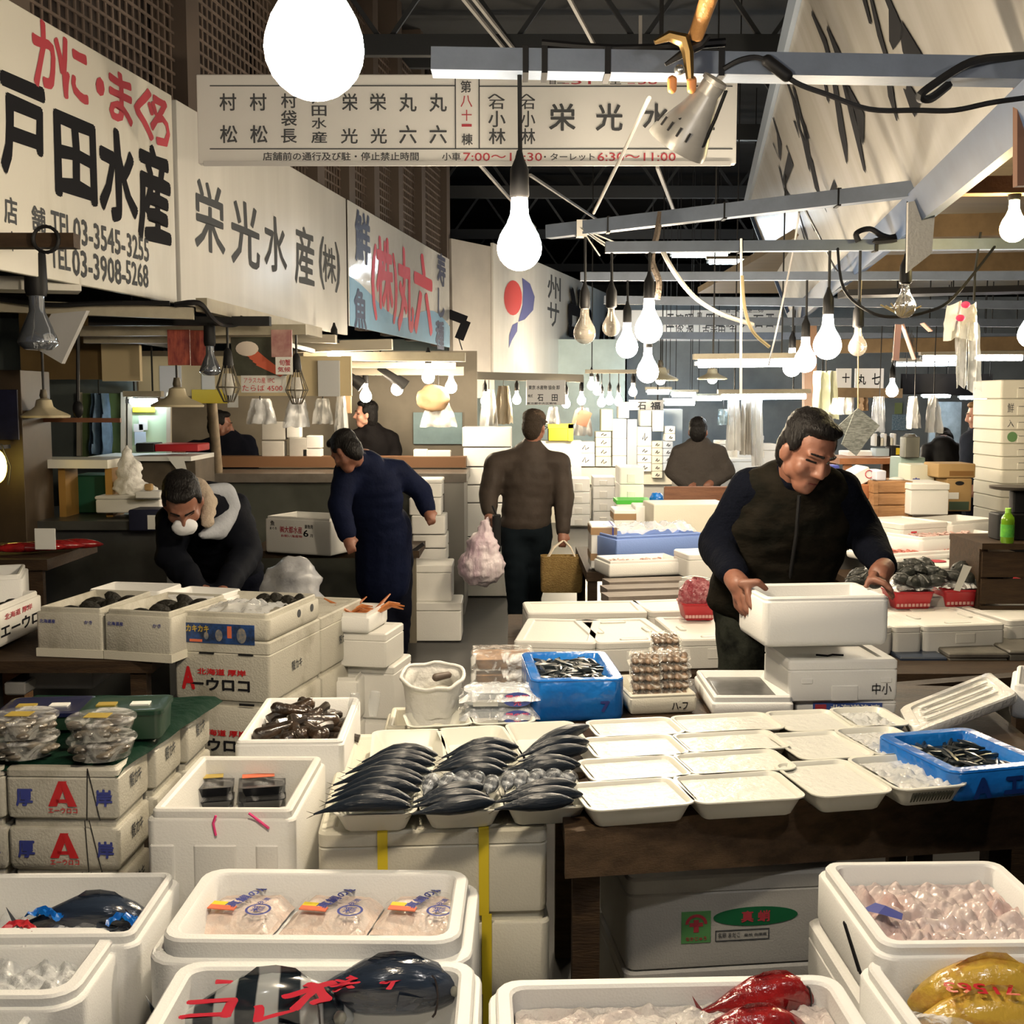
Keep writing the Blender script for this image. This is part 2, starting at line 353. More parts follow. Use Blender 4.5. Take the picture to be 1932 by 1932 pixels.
# grey partition between the two blocks of shops, with its brush mark, and the second block
pa = ony(850, 690, 14.0); pb = ony(928, 690, 15.0)
struct('wall_partition', MB().bar(pa+V((0, .1, .55)), pb+V((0, .1, .55)), .05, 1.9), mat('partition_grey', (.42, .39, .35), .6, var=.15, vscale=2))
o = thing('brush_mark', 'thick black brush stroke on the grey partition past the blue wave banner', 'lettering', ony(862, 660, 13.9)); o['category'] = 'sign'
mb = MB()
for q in (((846, 592), (880, 605)), ((880, 605), (866, 640)), ((866, 640), (872, 660)), ((846, 640), (846, 662))):
    mb.bar(ony(*q[0], 13.95)-o.location, ony(*q[1], 13.95)-o.location, .01, .11)
mb.build('stroke', ink, o, smooth=False)
SB = R(90-16.3); Bb = ony(930, 702, 15.0)
def sign_b(name, label, x0, x1, y0, y1, m):
    o = thing(name, label, 'sign', Bb, SB); ua, va = uv(o, x0, y1); ub = uv(o, x1, 650)[0]; vb = uv(o, x0, y0)[1]
    o.location = Bb+V((cos(SB)*ua, sin(SB)*ua, va)); MB().rbox(0, ub-ua, 0, .04, 0, vb-va, .004, .003).build('board', m, o); o['dim'] = (ub-ua, .04, vb-va); return o
s4 = sign_b('sign_board', 'white corrugated sign board with a red and blue comma emblem', 931, 1098, 458, 703, signc)
def blob(o, pts, y): return [(uv(o, px, py, y)[0], y, uv(o, px, py, y)[1]) for px, py in pts]
MB().poly(blob(s4, [(968+17*cos(t*2*pi/20), 562+33*sin(t*2*pi/20)) for t in range(20)], -.004)).build('red_emblem', mat('emblem_red', (.66, .10, .10), .4), s4, smooth=False)
MB().poly(blob(s4, [(985, 524), (1000, 535), (1009, 560), (1006, 585), (990, 603), (978, 607), (986, 575), (987, 545)], -.004)).build('blue_emblem', mat('emblem_blue', (.13, .14, .33), .4), s4, smooth=False)
MB().poly(blob(s4, [(977, 608), (976, 625), (966, 642), (960, 657), (961, 632), (967, 613)], -.004)).build('blue_emblem', MATS['emblem_blue'], s4, smooth=False)
write(s4, [('サ', 1033, 1055, 571, 617), ('州', 1033, 1058, 520, 566)], inkg, bold=.012)
s5 = sign_b('shop_banner', 'pale blue plastic banner with big brush strokes behind hanging bulbs', 1098, 1190, 533, 712, mat('banner_pale', (.60, .66, .70), .15, bump=.5, bscale=4))
write(s5, [('栄', 1070, 1118, 545, 702), ('小', 1131, 1160, 588, 690)], ink, bold=.03, y=-.05)
# ================================================================ hanging sign boards over the aisle
sgn = mat('panel_white', (.80, .80, .79), .35, var=.05, vscale=2)
def board(label, x0, x1, y0, y1, Y, m):
    a, c = ony(x0, y1, Y), ony(x1, y0, Y); o = thing('hanging_sign', label, 'sign', a); w, h = c.x-a.x, c.z-a.z
    MB().rbox(0, w, 0, .05, 0, h, .006, .004).build('board', m, o); MB().box(.03, w-.03, -.012, .0, -.012, .012).build('bottom_trim', mat('sign_edge', (.55, .55, .55), .4), o); return o
s6 = board('long white aisle sign hanging above the stalls, printed with shop names and traffic hours', 374, 1392, 140, 309, 6.2, sgn)
for x in (.5, 2.4):
    MB().bar((x, .025, .4), (x, .025, 2.6), .02).build('hanger_rod', dark, s6)
K = [('村', 414, 446, 176, 209), ('松', 415, 448, 236, 270), ('村', 471, 503, 176, 209), ('松', 472, 505, 236, 270), ('村', 530, 560, 176, 204), ('袋', 530, 560, 208, 238), ('長', 530, 560, 243, 270), ('戸', 588, 616, 176, 196), ('田', 588, 616, 199, 219), ('水', 588, 616, 222, 243), ('産', 587, 617, 248, 270),
     ('栄', 645, 675, 176, 209), ('光', 643, 675, 242, 271), ('栄', 697, 729, 176, 209), ('光', 699, 730, 242, 271), ('丸', 753, 786, 176, 211), ('六', 753, 786, 236, 271), ('丸', 810, 843, 176, 211), ('六', 810, 843, 236, 271), ('第', 869, 889, 152, 175), ('棟', 871, 892, 252, 274), ('石', 922, 951, 188, 206), ('へ', 920, 953, 177, 190), ('小', 921, 954, 209, 240), ('林', 922, 954, 242, 272), ('石', 983, 1009, 188, 206), ('へ', 982, 1010, 177, 190), ('小', 983, 1010, 209, 240), ('林', 984, 1010, 242, 272),
     ('自二', 1037, 1066, 146, 159), ('一至', 1128, 1172, 146, 159), ('店舗前の通行及び駐・停止禁止時間', 496, 790, 287, 303), ('小車', 834, 869, 288, 303), ('・ターレット', 1026, 1122, 289, 303)]
write(s6, K, inkg, bold=.016, y=-.004)
write(s6, [('栄', 1036, 1086, 195, 247), ('光', 1124, 1175, 195, 247), ('水', 1213, 1264, 195, 247), ('産', 1301, 1349, 195, 247)], inkg, bold=.02, y=-.004)
write(s6, [('八', 869, 891, 180, 202), ('十', 871, 890, 207, 228), ('一', 871, 890, 234, 239), ('51', 1078, 1115, 146, 159), ('二', 1061, 1074, 149, 158), ('58', 1204, 1240, 146, 159), ('二', 1184, 1198, 149, 158), ('7:00〜10:30', 874, 1023, 288, 304), ('6:30〜11:00', 1127, 1275, 288, 304)], inkr, bold=.008, y=-.004)
b = MB()
for x0, x1, y in ((396, 859, 162), (904, 1382, 163), (396, 1382, 281)):
    p, q = uv(s6, x0, y), uv(s6, x1, y); b.box(p[0], q[0], -.003, -.0015, p[1]-.003, p[1]+.003)
for x in (859, 904): p, q = uv(s6, x, 140), uv(s6, x, 281); b.box(p[0]-.003, p[0]+.003, -.003, -.0015, q[1], p[1])
b.build('ruled_line', inkg, s6, smooth=False)
s7 = board('distant white aisle sign far down the market beyond the bulbs', 1160, 1478, 585, 642, 19, sgn)
write(s7, [('第', 1315, 1325, 589, 601), ('五', 1258, 1272, 592, 618), ('濱', 1274, 1290, 592, 618), ('昭', 1292, 1308, 592, 618), ('四', 1332, 1348, 592, 618), ('山', 1350, 1366, 592, 618), ('渡', 1370, 1386, 592, 618), ('大石', 1400, 1440, 592, 618), ('西', 1445, 1460, 592, 618), ('水', 1277, 1290, 614, 630), ('水', 1294, 1308, 614, 630), ('古赤田', 1325, 1368, 614, 632), ('土', 1376, 1388, 614, 630), ('自二43二至二50', 1370, 1440, 583, 590)], inkg, bold=.01, y=-.004)
# ================================================================ leaning sign of the right row
Bf = ony(1490, 590, 11.9); Bn = onz(1990, 103, Bf.z); dv = Bn-Bf; RA = atan2(dv.y, dv.x); RL = dv.length
s8 = thing('leaning_sign', 'long white sign leaning out over the aisle from the right with tall black brush strokes', 'sign', Bf, RA, rx=R(21.4))
MB().rbox(0, RL, 0, .04, 0, 1.15, .004, .003).build('board', mat('lean_sign', (.36, .35, .33), .35, bump=.12, bscale=6, col2=(.25, .23, .19), vscale=2.5, stretch=(1.6, 1, .12), thr=(.25, .6)), s8)
fb = mat('blue_frame', (.06, .09, .16), .5, spec=.2, var=.15)
MB().box(-.02, RL, -.03, .05, -.13, 0).build('bottom_rail', fb, s8); MB().box(-.02, RL, -.03, .06, 1.15, 1.22).build('top_rail', mat('pale_rail', (.30, .36, .45), .35), s8); MB().box(-.06, 0, -.03, .05, -.13, 1.22).build('end_rail', fb, s8)
def brush(o, strokes, m, name='brush_stroke', y=-.006):
    mb = MB()
    for st in strokes:
        L, Rr = [], []
        pts = [V((*uv(o, x, yy, y), r)) for x, yy, r in st]
        for i, p in enumerate(pts):
            d = (pts[min(i+1, len(pts)-1)]-pts[max(i-1, 0)]); d = V((d.x, d.y)).normalized(); n = V((-d.y, d.x)); r = p.z
            L.append((p.x+n.x*r, y, p.y+n.y*r)); Rr.append((p.x-n.x*r, y, p.y-n.y*r))
        for i in range(len(L)-1): mb.add([L[i], L[i+1], Rr[i+1], Rr[i]], [(0, 1, 2, 3)])
    return mb.build(name, m, o, smooth=False)
brush(s8, [[(1531, 24, .02), (1556, 80, .05), (1572, 140, .04), (1590, 260, .06), (1597, 308, .01)], [(1560, 52, .02), (1580, 100, .06), (1596, 170, .05), (1612, 235, .06), (1631, 324, .02)], [(1590, 150, .03), (1622, 215, .09), (1626, 268, .02)], [(1557, 160, .03), (1562, 192, .02)],
           [(1629, -5, .03), (1642, 45, .02)], [(1640, -15, .02), (1660, 70, .035), (1672, 110, .03), (1682, 190, .04), (1692, 228, .01)], [(1670, -10, .03), (1692, 40, .08), (1681, 86, .02)], [(1700, 50, .03), (1722, 90, .13), (1712, 120, .05)], [(1710, 160, .03), (1720, 180, .10), (1722, 215, .02)]], ink)
brush(s8, [[(1485, 156, .02), (1499, 195, .05), (1507, 240, .03), (1518, 270, .06), (1527, 322, .02)], [(1497, 165, .03), (1510, 220, .05), (1524, 262, .06)], [(1498, 228, .03), (1508, 260, .01)], [(1530, 298, .03), (1545, 370, .04), (1560, 400, .01)], [(1516, 230, .04), (1525, 290, .04), (1540, 360, .03)],
           [(1458, 222, .02), (1470, 262, .05), (1471, 300, .02)], [(1483, 275, .02), (1492, 300, .05), (1479, 345, .03), (1488, 375, .04)], [(1470, 315, .03), (1480, 360, .05), (1500, 385, .03)], [(1458, 270, .02), (1470, 300, .01)], [(1575, 345, .02), (1572, 370, .06), (1581, 375, .01)], [(1506, 395, .02), (1519, 440, .05), (1524, 455, .02)], [(1525, 405, .03), (1537, 436, .03)], [(1510, 425, .02), (1518, 452, .03)]], ink)
struct('ceiling_right', MB().box(2.2, 8.5, 5.2, 14, 2.98, 3.05), mat('canopy_wood', (.20, .145, .075), .6, var=.25, vscale=2, stretch=(.5, 4, 1)))
# second panel of the same row, farther off, catching blue light
# ================================================================ beams over the right stall
def beam(label, p, q, Y0, Y1, w, h, m=steel, name='steel_beam', cat='beam', ties=()):
    a, c = ony(*p, Y0), ony(*q, Y1); o = thing(name, label, cat, a); MB().bar((0, 0, 0), c-a, w, h).build('channel', m, o, smooth=False)
    for t in ties: k = a.lerp(c, t)-a; MB().bar(k-V((.008, 0, 0)), k+V((.008, 0, 0)), w+.01, h+.012).build('cable_tie', black, o, smooth=False)
    return o
b1 = beam('thick pale steel channel nearest overhead, carrying the clamp lamp', (815, 118), (1990, 137), 3.3, 3.3, .09, .06, ties=(.15, .18, .28, .46))
MB().tube([V((x, -.02, .04+.01*sin(x*9))) for x in [i*.1 for i in range(3, 9)]], .012).build('cable', black, b1)
beam('second steel beam from the front, sloping up to the right', (1035, 438), (1765, 352), 6.0, 5.0, .06, .065, ties=(.1, .18, .5, .78))
beam('orange wooden beam end bound with white tape at upper right', (1765, 352), (1990, 350), 5.0, 5.0, .08, .07, woodo, 'wooden_beam')
beam('third steel beam, level, with a coil of black cable on it', (1142, 467), (1990, 460), 5.6, 5.6, .05, .05, ties=(.3, .6))
beam('fourth steel beam, running level behind the coiled cable beam', (1095, 522), (1990, 520), 7.1, 7.1, .05, .05)
beam('fifth steel beam, just in front of the distant aisle sign', (1140, 566), (1990, 576), 8.8, 8.8, .05, .06)
beam('sixth steel beam, crossing the distant aisle sign', (1240, 605), (1990, 610), 10.8, 10.8, .05, .07)
beam('seventh steel beam, along the foot of the distant aisle sign', (1240, 633), (1990, 636), 12, 12, .05, .07)
def cable(label, pts, r, m=black, name='cable', cat='cable'):
    P = [ony(*p) for p in pts]; o = thing(name, label, cat, P[0]); Q = []
    for i in range(len(P)-1):                                   # smooth through the points
        p0, p1, p2, p3 = P[max(i-1, 0)], P[i], P[i+1], P[min(i+2, len(P)-1)]
        for k in range(5):
            t = k/5; Q.append(.5*((2*p1)+(p2-p0)*t+(2*p0-5*p1+4*p2-p3)*t*t+(3*p1-p0-3*p2+p3)*t**3))
    Q.append(P[-1]); me = MB().tube([q-P[0] for q in Q], r, 6); k = me.build('strand', m, o); return o
c1 = cable('black cable with an inline switch drooping under the nearest beam', [(1365, 130, 3.25), (1400, 112, 3.24), (1440, 112, 3.24), (1500, 155, 3.24), (1560, 178, 3.24), (1640, 206, 3.24), (1730, 208, 3.24), (1800, 208, 3.24), (1880, 192, 3.24), (1990, 178, 3.24)], .007)
p, q = ony(1448, 115, 3.24)-c1.location, ony(1484, 143, 3.24)-c1.location; capsule(MB(), p, q, .017, .017).build('switch', black, c1)
cable('thick grey cable coiled over the nearest beam at upper right', [(1990, 105, 3.28), (1900, 108, 3.25), (1830, 118, 3.2), (1760, 160, 3.2), (1735, 182, 3.2), (1755, 186, 3.25), (1790, 160, 3.3)], .012, dark)
cable('coil of black cable lying on the third beam', [(1620, 456, 5.55), (1616, 440, 5.55), (1640, 432, 5.55), (1665, 445, 5.55), (1690, 452, 5.55), (1650, 455, 5.55), (1690, 446, 5.55)], .014)
cable('thin black wire sagging behind the clear bulb and paper charms', [(1580, 464, 5.6), (1592, 545, 5.3), (1640, 588, 5.2), (1690, 598, 5.2), (1750, 588, 5.2), (1800, 560, 5.2), (1880, 461, 5.6)], .007)
cable('thin wire running down across the leaning sign to the fourth beam', [(1516, 390, 5.6), (1548, 450, 6.2), (1575, 505, 7), (1598, 530, 8.4)], .006, dark)
cable('pale wire strung from the second beam down towards the far bulbs', [(1508, 400, 5.6), (1495, 480, 6.2), (1470, 600, 7), (1450, 690, 8)], .005, MATS['tie_rod'])
cable('white packing string hanging from the third beam', [(1398, 450, 5.57), (1399, 560, 5.57), (1398, 640, 5.5), (1398, 745, 5.5)], .006, paper, 'string', 'string')
cable('frayed straw string beside the hanging packing string', [(1400, 520, 5.5), (1405, 580, 5.5), (1420, 625, 5.5), (1452, 655, 5.5)], .008, mat('straw', (.42, .34, .18), .8), 'string', 'string')
cable('grey vinyl strap sweeping down right from the second beam', [(1246, 465, 5.6), (1270, 510, 5.6), (1310, 560, 5.8), (1360, 592, 6), (1420, 612, 6.3)], .012, mat('strap', (.52, .5, .46), .4), 'strap', 'strap')
cable('frayed brown rope knotted under the second beam', [(1246, 400, 5.65), (1240, 440, 5.65), (1230, 490, 5.65), (1243, 530, 5.65), (1240, 565, 5.65)], .016, mat('old_rope', (.14, .11, .085), .9, bump=.6), 'rope', 'rope')
cable('long strip of packing tape running up to the clamp lamp', [(1120, 402, 5.5), (1170, 300, 4.6), (1225, 185, 3.6)], .007, MATS['strap'], 'strap', 'strap')
o = thing('tape_fringe', 'white shredded tape tied round the end of the second beam', 'tape', ony(1095, 432, 5.9))
for dx, dy in ((40, 30), (55, 34), (62, 26), (36, 52), (60, 44)): MB().bar((0, -.03, 0), ony(1095+dx, 432+dy, 5.9)-o.location+V((0, -.03, 0)), .02, .004).build('strip', MATS['strap'], o)
MB().bar((-.02, 0, 0), (.03, 0, 0), .075, .08).build('wrap', MATS['strap'], o, smooth=False)
# pale board, cloth and pipe at upper right
o = thing('hanging_board', 'pale grey board hanging under the orange wooden beam end', 'board', ony(1712, 505, 4.95)); c = ony(1762, 372, 4.95)-o.location
MB().add([(0, 0, -.02), (c.x, 0, .06), (c.x+.01, 0, c.z), (-.005, 0, c.z-.02), (0, .02, -.02), (c.x, .02, .06), (c.x+.01, .02, c.z), (-.005, .02, c.z-.02)], [(0, 1, 2, 3), (7, 6, 5, 4), (0, 4, 5, 1), (1, 5, 6, 2), (2, 6, 7, 3), (3, 7, 4, 0)]).build('panel', mat('grey_cloth', (.46, .45, .42), .7, bump=.3), o, smooth=False)
beam('rusty upright pipe at the right edge under the nearest beam', (1925, 150), (1925, 352), 3.4, 3.4, .03, .03, mat('rust', (.16, .08, .05), .7), 'pipe', 'pipe')
beam('dark plank under the canopy behind the third beam', (1590, 555), (1990, 545), 8.0, 8.0, .25, .04, dark, 'plank', 'plank')
for i, (y, Y, t) in enumerate((('upper', 500, 9.4), ('middle', 430, 7.6), ('lower', 655, 12))): beam('%s brown ceiling joist of the right stall' % y, (1640 if i < 2 else 1500, Y), (1990, Y-8), t, t, .08, .14, mat('joist', (.24, .16, .08), .7, var=.3), 'joist', 'joist')
# ================================================================ bulbs
glass_c = mat('clear_glass', (.95, .95, .95), .03, trans=.9, alpha=.55, spec=.6)
glass_f = mat('smoky_glass', (.26, .235, .20), .12, alpha=.55, spec=.8, bump=.05)
def bulb_prof(r, top=1.0): return [(r*.05, -r), (r*.3, -r*.955), (r*.5, -r*.87), (r*.7, -r*.71), (r*.85, -r*.53), (r*.96, -r*.28), (r, 0), (r*.97, r*.25), (r*.86, r*.58), (r*.70, r*.86), (r*.55, r*1.1), (r*.40, r*1.5), (r*.36, r*2.2)]
def hang(px, py, Y, r, label, lit=0, topz=None, toppy=None, glass=None, col=WARM, group=None, sock=1.0, name='hanging_bulb', cat='bulb'):
    c = ony(px, py, Y); o = thing(name, label, cat, c, group=group)
    g = MB().lathe(bulb_prof(r), 32)
    gl = g.build('glass', bulb_mat('lit_%d_%d' % (round(lit), round(col[2]*100)), lit, col) if lit else (glass or glass_c), o)
    if not lit: MB().tube([(0, 0, r*1.7), (0, 0, r*.7), (.3*r, 0, r*.45), (-.3*r, 0, r*.45)], r*.05, 5).build('filament', metal, o)
    if not lit: MB().lathe([(r*.36, r*2.1), (r*.38, r*2.6)], 14).build('screw_cap', metal, o)
    s = .036 if r > .04 else r*.8
    MB().lathe([(s*.6, r*2.15), (s*.75, r*2.3), (s*.7, r*2.3+s*2.0), (s*.35, r*2.3+s*2.8), (s*.2, r*2.3+s*3.4)], 12).build('socket', black, o)
    tz = topz if topz is not None else ony(px, toppy, Y).z
    MB().tube([(0, 0, r*2.3+s*3), (.002, 0, (tz-c.z)/2), (0, 0, tz-c.z)], .007, 6).build('cord', dark, o)
    return o
hang(593, 92, 1.6, .066, 'big glaring bulb close to the lens, upper left of the long aisle sign', 420, topz=3.2)
hang(980, 468, 3.3, .062, 'glaring bulb hanging from the left end of the nearest beam, below the long aisle sign', 760, toppy=135)
hang(1103, 628, 5.9, .056, 'large unlit smoky bulb in front of the brush stroke sign', 0, toppy=425, glass=glass_f)
hang(1153, 618, 5.6, .043, 'smaller unlit smoky bulb just right of the large smoky one', 0, toppy=466, glass=glass_f)
hang(1707, 580, 5.08, .046, 'clear unlit bulb hanging in front of the pink paper charms', 0, toppy=380)
hang(1618, 655, 5.6, .043, 'dusty unlit bulb hanging at the height of the main man\'s head, to his upper right', 0, toppy=462, glass=glass_f)
LB = [(1183, 655, 7.1, 522, 'lit bulb just right of and below the smaller smoky one'), (1224, 622, 5.6, 466, 'lit bulb hanging in front of the left end of the distant aisle sign'), (1222, 702, 7.1, 525, 'lit bulb low above the far stacked boxes, left of the hanging strip lights'),
      (1561, 652, 5.6, 466, 'lit bulb left of the dusty unlit one above the main man'), (1519, 682, 7.1, 525, 'lit bulb at the right end of the long strip light'), (1494, 694, 8.8, 570, 'lit bulb partly hidden behind the strip light end')]
for px, py, Y, tp, lb in LB: hang(px, py, Y, .066, lb, 230, toppy=tp)
hang(1912, 432, 5.0, .055, 'yellow lit bulb at the right edge under the orange beam end', 150, toppy=350, col=(1, .80, .35))
hang(1945, 632, 5.6, .06, 'lit bulb cut by the right edge above the tall stack of boxes', 280, toppy=466)
# ---- clamp lamp on the nearest beam
cl = thing('clamp_lamp', 'aluminium clamp lamp with a cone shade gripping the nearest beam', 'lamp', ony(1300, 110, 3.15))
ax0, ax1 = ony(1352, 150, 3.12)-cl.location, ony(1276, 276, 3.20)-cl.location; d = (ax1-ax0); L = d.length; d.normalize()
xa = d.cross(V((0, 1, 0))).normalized(); T = M4.Translation(ax0) @ M4((( xa.x, d.cross(xa).x, d.x, 0), (xa.y, d.cross(xa).y, d.y, 0), (xa.z, d.cross(xa).z, d.z, 0), (0, 0, 0, 1)))
MB().lathe([(.030, 0), (.036, .0), (.036, .01), (.031, .012), (.034, .06), (.055, L*.55), (.083, L-.02), (.085, L), (.081, L), (.05, L*.5), (.026, .02)], 28, T, False, False).build('shade', mat('aluminium', (.50, .48, .44), .38, metal=.35, var=.12, vscale=25), cl)
for k in range(5): t = -.5+k*.35; p = T @ V((.0825*cos(t+1.9), .0825*sin(t+1.9), L-.035)); q = T @ V((.080*cos(t+1.9), .080*sin(t+1.9), L-.06)); MB().bar(p, q, .004).build('vent_slot', dark, cl)
MB().tube([T @ V((.036, 0, .01)), T @ V((.05, .02, .08)), T @ V((.06, .04, .15)), T @ V((.03, .06, .19)), T @ V((-.03, .05, .12))], .005).build('cord', black, cl)
brass = mat('brass', (.28, .18, .07), .3, metal=.9)
def jaw(pts, r): return MB().tube([ony(x, y, z)-cl.location for x, y, z in pts], r, 8)
jaw([(1235, 80, 3.1), (1262, 68, 3.1), (1290, 76, 3.1), (1298, 100, 3.1), (1302, 150, 3.1)], [.006, .014, .020, .016, .01]).build('jaw', brass, cl)
jaw([(1255, 122, 3.14), (1290, 100, 3.14), (1320, 85, 3.14), (1336, 68, 3.14)], [.005, .012, .014, .008]).build('jaw', dark, cl)
MB().ball(ony(1282, 132, 3.08)-cl.location, .014).build('wing_nut', metal, cl)
for x, y in ((1268, 160), (1305, 160)): capsule(MB(), ony(x, y-8, 3.12)-cl.location, ony(x, y+8, 3.12)-cl.location, .013, .012).build('tip', mat('orange_tip', (.65, .25, .08), .4), cl)
o = thing('bamboo_pole', 'orange bamboo handle pointing up from the clamp lamp', 'pole', ony(1312, 70, 3.12)); a = ony(1350, -40, 3.0)-o.location; MB().tube([(0, 0, 0), a*.5, a], [.020, .022, .024], 10).build('stick', mat('bamboo', (.55, .27, .09), .45, bump=.3), o)
# ---- paper charms and bags hanging among the bulbs
ch = thing('paper_charm', 'pair of pink paper charms with black writing and straw, behind the clear bulb', 'charm', ony(1700, 600, 5.1)); pk = mat('charm_paper', (.66, .40, .33), .7)
for pts, w in ((((1702, 612), (1725, 678)), .045), (((1695, 612), (1690, 680)), .028), (((1740, 610), (1756, 625)), .05)):
    a, c = ony(*pts[0], 5.1)-ch.location, ony(*pts[1], 5.1)-ch.location; MB().bar(a, c, w, .004).build('strip', pk, ch, smooth=False)
mb = MB(); mb.text('奉納祈', .0, .028, -.14, -.06, -.01, .02); mb.build('lettering', inkg, ch, smooth=False).rotation_euler = (0, R(-18), 0)
for k in range(9): MB().tube([(.0, 0, .01), (-.09+.022*k, 0, .05+.02*random.random())], .004, 4).build('straw', MATS['straw'], ch)
hb = thing('plastic_bag', 'crumpled clear bag with red printing and two long film sleeves hanging at upper right', 'bag', ony(1838, 560, 5.58))
def cloth(px0, px1, py0, py1, Y, amp, seed, taper=0, nu=14, nv=12, base=None):
    b = base.location
    def f(u, v):
        k = 1-taper*(1-v); x = px0+(px1-px0)*(.5+(u-.5)*k); p = ony(x, py0+(py1-py0)*v+4*sin(u*9+seed), Y)-b
        p.y += amp*(sin(u*11+seed+2*v)+.6*NZ.noise(V((u*6, v*5, seed)))); return p
    return MB().grid(f, nu, nv)
cloth(1780, 1850, 572, 640, 5.58, .03, 1, .3, base=hb).build('crumpled_sheet', bagw, hb)
cloth(1803, 1826, 610, 730, 5.58, .012, 2, 0, base=hb).build('sleeve', bagt, hb); cloth(1824, 1850, 612, 738, 5.56, .015, 4, 0, base=hb).build('sleeve', bagt, hb)
for x, y in ((1812, 600), (1822, 575)): p = ony(x, y, 5.52)-hb.location; MB().ball(p, (.022, .004, .016)).build('red_print', inkp, hb)
MB().tube([(0, 0, -.02), (0, 0, .12), (.02, 0, .3)], .006, 5).build('cord', dark, hb)
# ================================================================ things reused on the front stalls
TOP = M4.Rotation(-pi/2, 4, 'X')                       # turns front writing into writing on a top face
def ice(box, lvl, m, label, amp=.02, t=.045, n=56, sc=26, name='crushed_ice', cat='ice', slope=0):
    w, d, h = box['dim']; o = thing(name, label, cat, box.location.copy(), box.rotation_euler[2])
    x0, y0 = w/2-t, d/2-t
    def f(u, v):
        p = V((-x0+2*x0*u, -y0+2*y0*v, 0)); q = p*sc+V((box.location.x*9, 3, 1))
        c = abs(NZ.noise(q))+.5*abs(NZ.noise(q*2.1)); k = 1 if .01 < u < .99 and .01 < v < .99 else .2
        return (p.x, p.y, lvl+slope*(v-.5)+amp*k*(c*1.6-.5))
    me = MB().grid(f, n, n); a = me.build('ice_surface', m, o, ang=75); tag(o, kind='stuff'); return o
def fish_mb(L, H, Wd, arch=.12, head=0, n=16):
    """a fish lying along x, tail at 0, head at L; arch lifts the middle, head lifts the head end"""
    prof = [(0, .10), (.05, .16), (.12, .24), (.25, .55), (.42, .9), (.58, 1), (.72, .95), (.84, .76), (.93, .48), (.98, .24), (1, .08)]; rings = []
    for t, k in prof:
        z = L*(arch*sin(pi*t)+head*t*t); y = 0
        rings.append([(L*t, y+Wd/2*k*cos(2*pi*j/n), z+H/2*k*sin(2*pi*j/n)) for j in range(n)])
    return MB().loft(rings)
def fish_thing(name, label, loc, L, H, Wd, m, arch=.1, head=0, group=None, cat='fish', rz=0, fin=None, eye=True):
    o = thing(name, label, cat, loc, rz, group)
    fish_mb(L, H, Wd, arch, head).build('body', m, o)
    z0 = 0; mb = MB()
    tf = .42 if eye else .22
    for s in (1, -1): mb.add([(L*.03, -.001, z0), (-L*.07, -.001, z0+s*H*tf), (-L*.03, -.001, z0+s*H*.1), (L*.03, .001, z0), (-L*.07, .001, z0+s*H*tf), (-L*.03, .001, z0+s*H*.1)], [(0, 1, 2), (5, 4, 3), (0, 3, 4, 1), (1, 4, 5, 2)])
    mb.build('tail_fin', fin or m, o, smooth=False)
    if eye and L > .19:
        zt = lambda t: L*(arch*sin(pi*t)+head*t*t)
        P = [(L*t, .003*sin(t*20), zt(t)+H*.5*k) for t, k in ((.42, .86), (.5, 1.16), (.6, 1.2), (.7, 1.1), (.76, .9))]; Q = [(x, y, zt(x/L)+H*.42) for x, y, z in P]
        MB().add(P+Q, [(i, i+1, i+6, i+5) for i in range(4)]).build('dorsal_fin', fin or m, o, smooth=False)
        MB().add([(L*.76, -Wd*.46, zt(.76)), (L*.62, -Wd*.6, zt(.62)+.012), (L*.60, -Wd*.58, zt(.6)-.018), (L*.70, -Wd*.52, zt(.7)-.02)], [(0, 1, 2, 3)]).build('side_fin', fin or m, o, smooth=False)
        MB().tube([(L*.80+.01*cos(q*.5), -Wd*.40+.002, zt(.8)+H*.36*sin(q*.5)) for q in range(-3, 4)], .002, 4).build('gill', mat('gill_dark', (.03, .02, .02), .4), o)
    if eye:
        zz = L*(arch*sin(pi*.93)+head*.86)+H*.06; mb = MB().ball((L*.93, -Wd*.24, zz), H*.09, 8, 6); mb.build('eye', mat('fish_eye', (.25, .25, .22), .1), o)
    return o
def film_over(o, x0, x1, y0, y1, zf, m, name='film', n=26, amp=.012, sc=16, seed=0):
    def f(u, v):
        x, y = x0+(x1-x0)*u, y0+(y1-y0)*v; return (x, y, zf(u, v)+amp*(NZ.noise(V((x*sc, y*sc*.6, seed)))+.5*NZ.noise(V((x*sc*2.3, y*sc*2, seed+4)))))
    return MB().grid(f, n, n).build(name, m, o, ang=60)
filmc = film('clear_film', (.92, .94, .96), .42)
# ================================================================ the nearest row of white boxes on a bench
bench = thing('display_bench', 'low dark bench carrying the nearest row of open white boxes', 'bench', (0, 1.75, 0))
MB().box(-1.6, -.06, -.75, .55, .44, .5).build('top', wood, bench); MB().box(-.04, 1.8, -.75, .16, .44, .5).build('top', wood, bench); MB().box(.58, 1.8, .17, .62, .44, .5).build('top', wood, bench)
for x, y in ((-1.5, -.7), (-1.5, .5), (-.1, -.7), (-.1, .5), (.02, .1), (1.7, -.7), (1.7, .55)): MB().box(x-.03, x+.03, y-.03, y+.03, 0, .44).build('leg', wood, bench)
F1 = fbox((262, 1783), (893, 1788), .74, .372, .24, 'white foam box of three flat printed packs, nearest box left of centre', m=foamw, r=.06, t=.05, led=.022, lip=.035, floor=.165)
F3 = fbox((-250, 1772), (262, 1768), .71, .32, .21, 'white box holding a bagged dark fish, at left behind the box of pale ice', m=foamw, r=.03, floor=.10)
F2 = fbox((330, 1806), (914, 1806), .72, .46, .22, 'white box with a striped fish in a clear bag, front left of centre', m=foamw, r=.05, t=.04, back=True, floor=.06)
